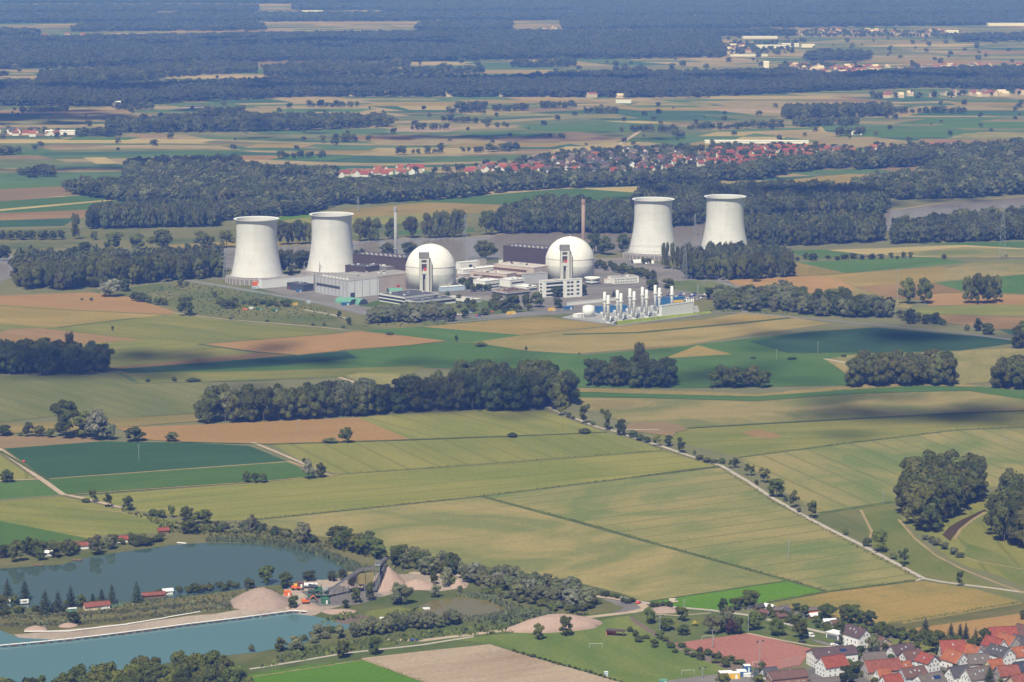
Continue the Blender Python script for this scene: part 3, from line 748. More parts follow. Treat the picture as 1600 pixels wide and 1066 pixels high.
def crown_data(name, kind, seed, nleaf, leaf, m, core=True):
    rg = np.random.default_rng(seed)
    V, Fc = [], []
    if kind == "conifer":
        n = nleaf
        z = 1 - .93 * rg.random(n) ** .55
        z = np.clip(np.round(z * 13 + rg.normal(0, .13, n)) / 13, .06, .99)
        ang = rg.random(n) * 6.283
        rad = (.025 + .48 * (1 - z) ** .85) * rg.uniform(.30, 1.0, n) * (1 + .28 * np.sin(ang * 3 + z * 23) + .18 * np.sin(ang * 5 - z * 41))
        P = np.stack([rad * np.cos(ang), rad * np.sin(ang), z - rad * .22], 1)
        Nn = np.stack([np.cos(ang) * .6, np.sin(ang) * .6, np.full(n, .8)], 1)
    else:
        lobes = unit_lobes(kind, rg)
        P, Nn = [], []
        per = nleaf * 2 // len(lobes)
        for (x, y, zz, r, k) in lobes:
            d = rg.normal(size=(per, 3)); d /= np.linalg.norm(d, axis=1)[:, None]
            d[:, 2] = np.where(d[:, 2] < -.35, -d[:, 2], d[:, 2])
            p = np.array([x, y, zz]) + d * np.array([r, r, r * k]) * rg.uniform(.82, 1.10, (per, 1))
            keep = np.ones(per, bool)
            for (x2, y2, z2, r2, k2) in lobes:
                if (x2, y2, z2) == (x, y, zz): continue
                q = (p - np.array([x2, y2, z2])) / np.array([r2, r2, r2 * k2])
                keep &= (q ** 2).sum(1) > .75
            P.append(p[keep]); Nn.append(d[keep])
        P = np.concatenate(P); Nn = np.concatenate(Nn)
        P = P[P[:, 2] > .03] if kind == "shrub" else P
        Nn = Nn[:len(P)] if len(Nn) != len(P) else Nn
        if len(P) > nleaf:
            s = rg.permutation(len(P))[:nleaf]; P, Nn = P[s], Nn[s]
    n = len(P)
    Nn = Nn + rg.normal(0, .38, (n, 3)); Nn /= np.linalg.norm(Nn, axis=1)[:, None]
    t = np.cross(Nn, rg.normal(size=(n, 3))); t /= np.linalg.norm(t, axis=1)[:, None]
    bt = np.cross(Nn, t)
    sz = leaf * rg.uniform(.6, 1.35, (n, 1))
    asp = rg.uniform(.6, 1.0, (n, 1))
    c0 = P - t * sz; c1 = P + bt * sz * asp + Nn * sz * .2; c2 = P + t * sz; c3 = P - bt * sz * asp + Nn * sz * .2
    verts = np.stack([c0, c3, c2, c1], 1).reshape(-1, 3)
    faces = np.arange(n * 4).reshape(-1, 4)
    if core:
        if kind == "conifer":
            lob = [(0, 0, .14 + .24 * i, .20 - .06 * i, 1.0) for i in range(3)]
        else:
            lob = [(x, y, z, r * .80, k) for (x, y, z, r, k) in unit_lobes(kind, np.random.default_rng(seed))]
        ico = ICO
        nv = len(verts); cv, cf = [verts], []
        for (x, y, z, r, k) in lob:
            v = ico[0] * np.array([r, r, r * k]) * rg.uniform(.85, 1.1, (len(ico[0]), 1)) + np.array([x, y, z])
            v[:, 2] = np.maximum(v[:, 2], .01)
            cv.append(v); cf += [tuple(int(i) + nv for i in f) for f in ico[1]]; nv += len(v)
        verts = np.concatenate(cv)
        allf = [tuple(int(i) for i in f) for f in faces] + cf
    else:
        allf = [tuple(int(i) for i in f) for f in faces]
    me = bpy.data.meshes.new(name)
    me.from_pydata(verts.tolist(), [], allf)
    me.materials.append(MATS[m])
    me.update()
    return me


def trunk_data(name, m, rr, top=.55, limbs=5, seed=0):
    b = MB(); rg = random.Random(seed)
    b.bar((0, 0, -.02), (0.01, 0, top * .5), rr, 7, r2=rr * .75).bar((0.01, 0, top * .5), (0, .01, top), rr * .75, 6, r2=rr * .4)
    for i in range(limbs):
        a = i * 6.283 / limbs + rg.uniform(-.4, .4); z = top * rg.uniform(.35, .9); l = rg.uniform(.14, .26)
        b.bar((0, 0, z), (l * math.cos(a), l * math.sin(a), z + l * rg.uniform(.5, 1.0)), rr * .4, 5, r2=rr * .15)
    return b.data(name, MATS[m])

KINDS_T = {}   # kind -> (object name, category, [crown meshes], trunk mesh, thickness)
def tree_kind(key, name, cat, form, leafmat, nleaf, leaf, nvar, bark="bark", rr=.022, limbs=5):
    KINDS_T[key] = (name, cat, [crown_data("crown", form, 100 + 17 * i + len(KINDS_T) * 1000, nleaf, leaf, leafmat) for i in range(nvar)],
                    trunk_data("trunk", bark, rr, .55 if form != "shrub" else .3, limbs, len(KINDS_T)))
tree_kind("p", "poplar_tree", "tree", "poplar", "leaf_poplar", 1400, .029, 6)
tree_kind("P", "poplar_tree", "tree", "broad", "leaf_poplar", 1500, .030, 5)
tree_kind("Q", "poplar_tree", "tree", "broad", "leaf_dark", 1500, .030, 4)
tree_kind("b", "broadleaf_tree", "tree", "broad", "leaf_broad", 1400, .032, 6)
tree_kind("d", "broadleaf_tree", "tree", "broad", "leaf_dark", 1400, .032, 5)
tree_kind("w", "willow_tree", "tree", "broad", "leaf_willow", 1300, .031, 5)
tree_kind("v", "willow_tree", "tree", "broad", "leaf_silver", 800, .040, 3)
tree_kind("r", "birch_tree", "tree", "birch", "leaf_broad", 620, .034, 4, "bark_pale", .018)
tree_kind("c", "conifer_tree", "conifer", "conifer", "leaf_conifer", 800, .040, 4, rr=.016, limbs=0)
tree_kind("e", "spruce_tree", "conifer", "conifer", "leaf_spruce", 800, .040, 1, rr=.016, limbs=0)
tree_kind("o", "copper_beech", "tree", "broad", "leaf_copper", 800, .040, 1)
tree_kind("s", "shrub", "shrub", "shrub", "leaf_shrub", 480, .060, 6, rr=.03)
tree_kind("k", "shrub", "shrub", "shrub", "leaf_dark", 480, .060, 4, rr=.03)
tree_kind("u", "shrub", "shrub", "shrub", "leaf_willow", 480, .060, 4, rr=.03)
tree_kind("y", "shrub", "shrub", "shrub", "leaf_yellow", 480, .060, 1, rr=.03)
NTREE = {}
def plant_at(p, h, wd, key, label, group=None, copse=False):
    name, cat, crowns, trunk = KINDS_T[key]
    if copse and name == "broadleaf_tree": name = "woodland_tree"
    NTREE[name] = NTREE.get(name, 0) + 1
    e = thing(name, label, cat, p, rnd.uniform(0, 6.28), group)
    e.scale = (wd * rnd.uniform(.94, 1.06), wd * rnd.uniform(.94, 1.06), h)
    put(rnd.choice(crowns), "crown", e); put(trunk, "trunk", e)
    return e
def tree(x, y, h, wd, key, label, group=None):
    """h, wd: height and crown width as surveyed, turned into metres"""
    s = S(y)
    # crown meshes are about .86 wide (broad), .72 (poplar), .82 (shrub, conifer)
    k = {"p": .92, "r": .74}.get(key, .92)
    return plant_at(G(x, y, .2), h / s, wd / s / k, key, label, group)

def scatter(poly_px, spacing, seed=1, jitter=.38):
    pts = [G(*p) for p in poly_px]
    poly = [(p.x, p.y) for p in pts]
    rg = random.Random(seed)
    x0 = min(p[0] for p in poly); x1 = max(p[0] for p in poly); y0 = min(p[1] for p in poly); y1 = max(p[1] for p in poly)
    out = []; r = 0; y = y0 + spacing * .3
    while y < y1 + .01:
        x = x0 + (spacing * .5 if r % 2 else spacing * .1)
        while x < x1 + .01:
            p = (x + rg.uniform(-jitter, jitter) * spacing, y + rg.uniform(-jitter, jitter) * spacing)
            if _inside(p, poly): out.append(Vector((p[0], p[1], .2)))
            x += spacing
        y += spacing * .87; r += 1
    return out
def clump(poly_px, spacing, h, ratio, keys, label, group, seed=1, var=.16):
    """every tree of a copse stands for itself; H metres tall, crown RATIO x height wide"""
    rg = random.Random(seed * 31 + 5)
    for p in scatter(poly_px, spacing, seed):
        hh = h * rg.uniform(1 - var, 1 + var * .7)
        plant_at(p, hh, hh * ratio * rg.uniform(.88, 1.15), rg.choice(keys), label, group, True)

# --- copses this side of the plant -------------------------------------------------------------
clump([(-60,590),(150,586),(172,583),(172,575),(140,569),(60,566),(-60,566)], 13.5, 25, 0.72, "ddb", "dark broadleaf tree in the dense wood at the west end of the long grey-green field", "dark wood beside the grey-green field", 3)
tree(110,572,52,20,"p","tall pointed poplar rising above the east end of the dark wood")
clump([(312,664),(540,653),(612,647),(606,641),(540,645),(330,655)], 11, 29, 0.7, "PPPw", "tall pale poplar in the long copse above the bare brown field", "poplars of the long copse", 4)
clump([(535,653),(640,646),(640,637),(600,637),(540,643)], 12.0, 21, .75, "dd", "low dark tree between the pale poplars and the tall copse", "low dark trees in the middle of the long copse", 5)
clump([(622,644),(834,643),(893,640),(906,632),(880,624),(720,628),(640,633)], 13, 30, 0.74, "PQQd", "tall dark poplar in the big copse at the top of the white farm track", "tall copse beside the white farm track", 6)
clump([(705,622),(865,618),(860,610),(720,613)], 12, 30, 0.74, "QP", "dark poplar in the back row of the big copse", "back row of the big copse", 7)
clump([(924,605),(1050,606.5),(1053,599),(930,598)], 9.5, 25, 0.8, "QQd", "dark tree in the square copse standing in the green fields", "square copse in the green fields", 8)
tree(1000,601,62,26,"p","tallest tree of the square copse, its tip above the others")
clump([(1116,607),(1200,607),(1196,601),(1120,602)], 11, 19, 1.0, "bdb", "rounded green tree in the low oval copse", "low oval copse", 9)
clump([(1330,606),(1485,603),(1486,593),(1340,595)], 11, 29, 0.74, "P", "slender poplar in the copse with bare stems beside the pale wheat field", "poplar copse with stems showing", 10)
clump([(1562,609),(1660,612),(1660,599),(1566,598)], 12, 28, 0.78, "P", "grey poplar in the copse at the end of the green strip", "poplar copse at the end of the green strip", 11)
clump([(1588,545),(1660,546),(1660,538),(1592,538)], 13, 26, 0.7, "Pb", "poplar in the small copse beside the asphalt road", "small copse beside the asphalt road", 12)
clump([(1406,800),(1424,822),(1446,836),(1470,822),(1498,800),(1534,778),(1530,764),(1480,762),(1412,778)], 11, 29, 0.72, "PPPQP", "tall poplar of the great round stand beside the brown ditch", "great round poplar stand", 13)
clump([(1552,822),(1566,848),(1600,864),(1640,872),(1640,800),(1575,788)], 12.5, 30, 0.74, "PPQ", "tall poplar of the stand across the brown ditch, bare trunks showing", "poplar stand across the ditch", 14)
clump([(-60,1112),(60,1100),(150,1090),(240,1070),(300,1064),(350,1072),(395,1096),(395,1106),(250,1110),(100,1130),(-60,1140)], 10.8, 19, 0.78, "bbd", "bushy broadleaf tree of the wood on the turquoise lake's near shore", "wood on the near shore of the turquoise lake", 15)
# --- gravel pit willows -------------------------------------------------------------------------
clump([(735,905),(790,900),(900,925),(936,950),(905,955),(840,945),(770,930),(740,918)], 10.0, 10.5, 1.05, "wwwv", "grey-green willow in the thicket behind the brown pond", "willow thicket behind the brown pond", 16)
clump([(495,853),(560,866),(620,888),(720,902),(725,895),(640,876),(560,853),(500,845)], 10.5, 12, .95, "dbw", "dark shore tree between the blue lake and the wheat field", "trees between the blue lake and the wheat", 17)
clump([(640,900),(700,905),(735,918),(735,905),(690,892),(650,892)], 10, 11, .95, "wwb", "willow behind the gravel heaps of the pit", "willows behind the gravel heaps", 18)
clump([(526,1001),(592,993),(662,985),(728,977),(722,971),(640,974),(560,986),(528,994)], 6.4, 8.2, .85, "ww", "bushy willow in the row between turquoise lake and brown pond", "willow row below the brown pond", 19)
clump([(300,832),(330,836),(390,832),(470,846),(530,862),(520,856),(460,838),(390,824),(330,822)], 9, 5.5, 1.25, "suk", "shrub on the reedy far shore of the blue lake", "shrubs on the far shore of the blue lake", 20)
clump([(235,936),(330,926),(400,918),(395,913),(330,920),(235,930)], 7, 4.6, 1.3, "ks", "dark shrub along the spit between the two lakes", "shrubs along the spit between the lakes", 21)
clump([(0,872),(130,862),(250,846),(262,838),(130,850),(0,862)], 10, 6, 1.2, "skb", "garden shrub among the cabins above the blue lake", "shrubs among the lakeside cabins", 22)
clump([(0,965),(60,955),(150,950),(200,943),(190,938),(100,945),(0,955)], 8, 4.5, 1.2, "ks", "low shrub among the conifers on the spit", "shrubs among the spit's conifers", 23)
clump([(745,925),(800,940),(880,958),(930,958),(925,950),(850,935),(770,915)], 8, 5, 1.3, "us", "low pale shrub at the foot of the willow thicket", "low shrubs below the willow thicket", 24)
clump([(470,1000),(500,985),(520,975),(530,982),(505,1000),(480,1010)], 6, 4.5, 1.2, "us", "shrub on the spit at the turquoise lake's narrow end", "shrubs at the narrow end of the turquoise lake", 25)
# --- plant surroundings -------------------------------------------------------------------------
clump([(575,506),(640,505),(705,500),(705,491),(640,490),(590,496)], 9.5, 14, 1.0, "wwv", "silvery willow in front of the power station offices", "silvery willows in front of the power station", 26)
clump([(1072,437),(1140,440),(1231,434),(1234,430),(1140,436),(1070,433)], 12.5, 29, 0.5, "Pp", "dense dark poplar of the plantation below the farthest cooling tower", "poplar plantation below the cooling tower", 27)
clump([(22,453),(110,453.5),(200,446),(345,434),(340,429),(200,438),(24,443)], 13, 29, 0.62, "PPp", "riverside poplar in the long row west of the cooling towers", "riverside poplars west of the cooling towers", 28)
clump([(1270,496),(1395,497),(1392,489),(1280,487)], 11, 20, .75, "dw", "dark tree in the hedge line beside the asphalt road", "hedge line beside the asphalt road", 29)
clump([(1110,484),(1180,488),(1235,487),(1270,470),(1230,455),(1180,462),(1110,468)], 15, 15, 1.0, "wwb", "grey willow in the scrub behind the small steel stacks", "willow scrub behind the steel stacks", 30)
clump([(720,446),(760,444),(775,450),(740,458)], 10, 9, 1.1, "db", "tree between the white domes", "trees between the two domes", 31)
clump([(935,412),(1028,432),(1022,438),(960,428),(932,420)], 12, 8, 1.2, "bd", "low tree of the green belt behind the second dome", "green belt behind the second dome", 32)
clump([(690,462),(760,478),(840,486),(800,490),(720,484)], 17, 8, 1.1, "bwd", "garden tree around the power station car parks", "trees around the power station car parks", 33)
clump([(330,470),(460,474),(450,480),(350,482)], 14, 6, 1.4, "ss", "shrub on the rough meadow before the rail siding", "shrubs on the meadow before the rail siding", 34)
clump([(200,470),(270,480),(268,476),(210,466)], 11, 8, 1.1, "bd", "tree of the short hedge beside the orange field", "short hedge beside the orange field", 35)
clump([(350,500),(560,516),(560,512),(360,496)], 26, 4, 1.3, "s", "small bush along the dirt track before the plant", "bushes along the dirt track before the plant", 36)
clump([(1228,490),(1285,495),(1285,487),(1236,479)], 12, 15, .9, "dw", "tree filling the gap between the willow scrub and the hedge line", "trees between the willow scrub and the hedge line", 43)
clump([(1262,478),(1332,476),(1328,470),(1268,470)], 13, 17, .85, "db", "tree of the short second row behind the hedge line", "second row behind the hedge line", 44)
clump([(1392,500),(1480,509),(1478,505),(1395,495)], 10, 9, 1.0, "db", "low tree in the tapering end of the hedge line", "tapering end of the hedge line", 45)
# riverside rows behind the river
ROW1 = [(440,383,36,22),(452,382,34,20),(465,382,36,22),(478,381,35,22),(562,377,34,22),(574,376,35,20),(586,376,34,22)]
for q in ROW1: tree(*q, "p", "tall poplar on the far river bank, seen between the first two cooling towers", "poplars behind the first cooling towers")
for q in [(670,372,38,22),(682,372,40,22),(695,371,40,22),(708,371,42,22),(720,370,40,22)]:
    tree(*q, "p", "tall poplar of the row on the far river bank above the first dome", "poplar row above the first dome")
tree(610,374,32,20,"p","lone poplar on the far bank, just left of the grey chimney")
tree(642,372,32,26,"p","broad lone poplar on the far bank, just right of the grey chimney")
tree(760,367,36,30,"p","broad poplar on the far bank above the round riverside tree")
tree(759,405,30,32,"b","round green tree on the near river bank between the domes")
tree(929,396,32,26,"b","twin-crowned tree by the brown chimney, left crown")
tree(947,398,30,26,"b","twin-crowned tree by the brown chimney, right crown")
tree(975,394,30,22,"d","tree leaning against the left edge of the third cooling tower")
for i, q in enumerate([(1037,420,42,9),(1042,420,40,9),(1050,421,40,10),(1058,422,38,10)]):
    tree(*q, "p", "thin columnar poplar in front of the third cooling tower", "columnar poplars before the third tower")
for a in [(118,374,40,15,"p","tallest thin poplar beside the dark plantation"),(147,375,14,12,"b","small tree at the foot of the dark plantation"),
          (178,393,32,32,"b","round tree in the river meadow, first of three"),(215,390,26,26,"b","smaller round tree between two bigger ones in the river meadow"),
          (252,390,33,40,"b","broadest round tree in the river meadow"),(315,387,28,26,"b","tree left of the first cooling tower, in the river meadow"),
          (329,387,18,16,"b","low tree touching the one left of the first cooling tower"),(354,387,28,26,"b","tree half hidden by the first cooling tower"),
          (133,395,18,20,"d","low tree near the river, below the thin tall poplar"),(6,408,26,24,"d","dark tree at the river's far left bend"),
          (172,463,28,36,"v","silver willow at the corner of the orange field"),(193,455,22,22,"d","dark tree behind the silver willow"),
          (290,493,30,28,"b","full tree at the tip of the orange field"),(210,470,15,14,"d","dark tree at the head of the short hedge"),
          (335,465,10,9,"b","lone small tree on the dry meadow"),(282,449,14,12,"d","tree at the end of the rail siding"),
          (292,447,9,9,"s","bush at the end of the rail siding"),(143,470,6,6,"s","bush in the orange field"),(127,469,4,5,"s","tiny bush in the orange field"),
          (357,482,14,18,"d","dark tree by the green rubble containers"),(530,497,12,8,"d","slim tree at the fence corner"),(545,508,13,9,"d","slim tree by the field edge below the fence corner"),
          (794,481,20,22,"d","dark tree above the yellow machine"),(776,481,24,24,"d","dark full tree left of the barn roof"),(804,481,22,18,"b","tree behind the barn roof"),
          (823,480,22,18,"b","tree right of the barn roof"),(840,480,25,20,"d","tallest tree before the white office block"),(872,481,16,18,"d","tree below the white wall"),
          (870,464,17,20,"d","dark round tree hiding the white office block's foot"),(848,464,14,8,"c","pointed conifer beside the white office block"),
          (911,461,18,14,"d","dark tree at the white office block's east corner"),(762,454,10,14,"b","tree before the white cube building"),
          (726,497,16,14,"b","tree by the perimeter fence"),(758,492,12,14,"b","low round tree by the perimeter fence"),(704,502,20,18,"d","dark tree at the west end of the fence"),
          (740,485,10,16,"b","low tree on the lawn before the fence"),(1019,453,17,26,"b","wide tree behind the steel stacks"),(1044,450,16,22,"b","tree next to the wide one behind the stacks"),
          (959,466,14,9,"c","dark conifer between two steel stacks"),(1006,412,10,9,"b","street tree before the third tower's base"),(1014,412,9,9,"b","second street tree before the third tower's base"),
          (1417,475,43,27,"b","left one of two big trees standing alone in the striped fields"),(1445,474,42,27,"b","right one of two big trees standing alone in the striped fields"),
          (1422,506,25,18,"d","dark tree at the east end of the hedge line"),(1444,506,14,14,"d","low tree just past the hedge line"),(1461,506,18,16,"d","round tree past the hedge line"),(1472,508,12,12,"s","bush ending the hedge line"),
          (1511,517,12,9,"s","small bush by the asphalt road"),(1528,517,21,17,"d","taller of two trees by the asphalt road"),(1544,522,18,24,"d","wider of two trees by the asphalt road"),
          (1475,405,8,9,"d","lone round bush between the green and pale fields")]:
    tree(*a)
for q in [(1513,474,44,24),(1528,475,50,26),(1543,474,46,26),(1557,472,44,24)]:
    tree(*q, "b", "tree of the four-crowned clump by the green field", "four-crowned clump by the green field")
for q in [(1245,408,7,9),(1258,405,10,9),(1270,407,12,16),(1294,405,6,10),(1308,406,6,12),(1320,405,8,14),(1334,404,9,16),(1347,405,7,12),(1362,405,9,14),(1376,404,8,12),(1392,403,9,9),(1402,404,5,8),(1412,403,10,9),(1423,403,10,9)]:
    tree(*q, "d", "dark bushy tree in the row across the bright green field", "tree row across the bright green field")
for i in range(9):
    tree(4 + i * 11 + (i % 3) * 2, 374 + (i % 2), 15 + (i * 7) % 7, 15, "d", "dark tree in the short row on the far river meadow", "short tree row on the far river meadow")
for q in [(440,428,40,26),(456,427,38,26),(474,425,36,24),(486,424,34,22)]:
    tree(*q, "Q", "dark riverside tree between the two western cooling towers", "riverside trees between the western towers")
tree(608,398,18,28,"d","round dark bush-like tree left of the grey chimney, on the near bank"); tree(640,398,20,26,"d","round dark tree right of the grey chimney, on the near bank"); tree(556,400,10,10,"d","slim dark tree beside the second cooling tower's shoulder"); tree(566,400,12,8,"d","second slim dark tree beside the second cooling tower")
for q in [(1180,440,26,18),(1236,432,26,18)]: tree(*q, "Q", "tree at the outer edge of the poplar plantation", "edge trees of the poplar plantation")
# --- single trees in the fields --------------------------------------------------------------
ORD = ["first", "second", "third", "fourth", "fifth", "sixth", "seventh", "eighth", "ninth", "tenth", "eleventh", "twelfth", "thirteenth", "fourteenth", "fifteenth"]
TRACK = [(878,649,33,22,"r"),(913,662,31,22,"r"),(947,671,32,23,"r"),(970,680,27,18,"d"),(1026,697,18,14,"r"),(1045,697,18,16,"d"),(1064,707,23,20,"r"),(1147,731,16,20,"r"),
         (1171,743,19,18,"r"),(1193,754,25,20,"r"),(1213,777,31,27,"b"),(1240,793,27,19,"r"),(1269,809,28,23,"r"),(1412,882,27,20,"r"),(1500,916,25,15,"r")]
for i, q in enumerate(TRACK):
    tree(*q, "%s tree along the white farm track, counted from the big copse" % ORD[i])
tree(1375,863,38,25,"b","largest tree beside the white farm track")
for i, q in enumerate([(888,652,6,9),(895,655,6,8),(926,664,6,9),(989,683,13,15),(999,688,12,16),(1010,691,10,14),(1085,711,9,5),(1093,718,9,13),(1105,722,9,14),(1116,724,8,12),(1127,724,10,11),(1182,757,9,8),(1228,783,8,8),(1248,800,8,9),(1321,836,11,9),(1355,854,18,13),(1396,874,13,12),(1412,885,6,8)]):
    tree(*q, "k" if i % 2 else "s", "low bush growing along the white farm track", "bushes along the white farm track")
for q in [(1446,843,10,12),(1455,848,12,12),(1464,852,14,14),(1477,858,14,14),(1490,866,13,16),(1500,871,10,14)]:
    tree(*q, "u", "pale bush in the chain along the brown ditch", "bushes along the brown ditch")
for a in [(44,682,24,18,"d","dark round tree beside the big field trees"),(62,682,18,17,"d","lower tree between the dark round one and the big pair"),(8,680,17,26,"d","low dark tree at the end of the field hedge"),
          (103,683,60,46,"b","biggest tree above the blue-green field"),(130,683,42,40,"b","tree between the biggest one and the silver willow"),(153,687,52,38,"v","silver willow above the blue-green field"),
          (170,687,28,24,"w","low willow at the silver one's side"),(78,683,16,14,"s","bush at the biggest tree's foot"),(32,681,7,9,"s","bush left of the dark round tree"),
          (211,689,23,32,"d","wide dark tree at the corner of the brown field"),(268,690,16,21,"d","round dark tree below the brown field"),
          (540,692,26,20,"b","lone tree on the brown field's lower edge"),(518,691,8,24,"s","bush beside the lone tree on the brown field's edge"),
          (800,683,8,18,"k","lone dark bush on the balk between two wheat fields"),(912,677,9,20,"k","dark bush on the balk near the white track"),
          (231,597,6,8,"k","smallest bush on the dirt track by the grey-green field"),(272,596,9,8,"k","taller bush on the dirt track by the grey-green field"),(302,596,6,23,"k","long low bush on the dirt track by the grey-green field"),
          (609,523,5,13,"k","bush at the corner of the upper green field"),(713,534,11,6,"d","slim tree where the green and golden fields meet"),(752,541,8,19,"k","wide bush between the green fields"),
          (822,547,6,5,"d","small tree on the green field's edge"),(905,554,4,4,"k","tiny bush on the dry grass edge"),(176,517,8,5,"d","hunting-stand tree in the brown field"),
          (483,748,31,23,"v","silver tree at the green strip's end"),(501,746,25,17,"b","green tree beside the silver one at the green strip's end"),(476,724,10,8,"s","bush on the dirt track above the silver tree"),
          (386,754,19,14,"b","left tree of the trio on the green strip"),(398,754,16,14,"b","middle tree of the trio on the green strip"),(410,754,16,15,"b","right tree of the trio on the green strip"),
          (12,753,19,23,"d","round dark tree by the junction of the dirt tracks"),(145,785,21,16,"r","tree at the bend of the dirt track"),(133,785,7,14,"s","bush at the bend of the dirt track"),
          (169,792,23,15,"r","slim tree on the dry strip between wheat fields"),(200,797,23,20,"d","dark square tree on the dry strip between wheat fields"),
          (239,806,13,15,"k","dark shrub on the dry strip"),(254,808,14,18,"s","shrub next to the dark one on the dry strip"),(268,808,19,12,"r","thin tree ending the dry strip"),
          (292,813,23,24,"d","dark tree above the lake's far corner"),(316,818,23,28,"b","round tree above the lake's far corner"),(297,833,23,32,"d","broad tree above the red cabin roof"),
          (393,829,26,19,"w","tall willow behind the lake's reedy shore"),(471,848,33,29,"w","big grey willow on the lake's far shore"),
          (1176,560,3,12,"k","small bush in the upper green field"),(1237,562,5,14,"k","low bush in the upper green field"),(1318,558,5,8,"k","bush by the concrete path end")]:
    tree(*a)
# --- lake side ---------------------------------------------------------------------------------
for i, a in enumerate([(25,878,37,24,"d"),(44,868,31,20,"d"),(56,871,31,20,"d"),(86,871,23,22,"d"),(108,868,27,23,"d"),(150,866,32,26,"w"),(172,858,25,20,"w"),(5,872,22,18,"d"),(64,875,20,16,"b"),(219,850,14,40,"k"),(245,846,12,18,"s")]):
    tree(*a, "%s tree along the cabins on the blue lake's far bank, from the west" % ORD[i])
for i, a in enumerate([(12,932,30,20,"c"),(39,937,34,22,"c"),(5,951,22,20,"d"),(24,946,19,18,"w"),(71,959,40,26,"c"),(91,956,34,22,"c"),(111,949,37,21,"c"),(127,948,21,15,"b"),(145,942,16,14,"c"),(159,942,24,16,"c"),(175,944,34,18,"c"),(214,941,36,20,"c"),(305,926,16,16,"b"),(326,922,15,12,"c"),(344,919,12,16,"k")]):
    tree(*a, "%s tree along the camp on the spit, counted from the west" % ORD[i])
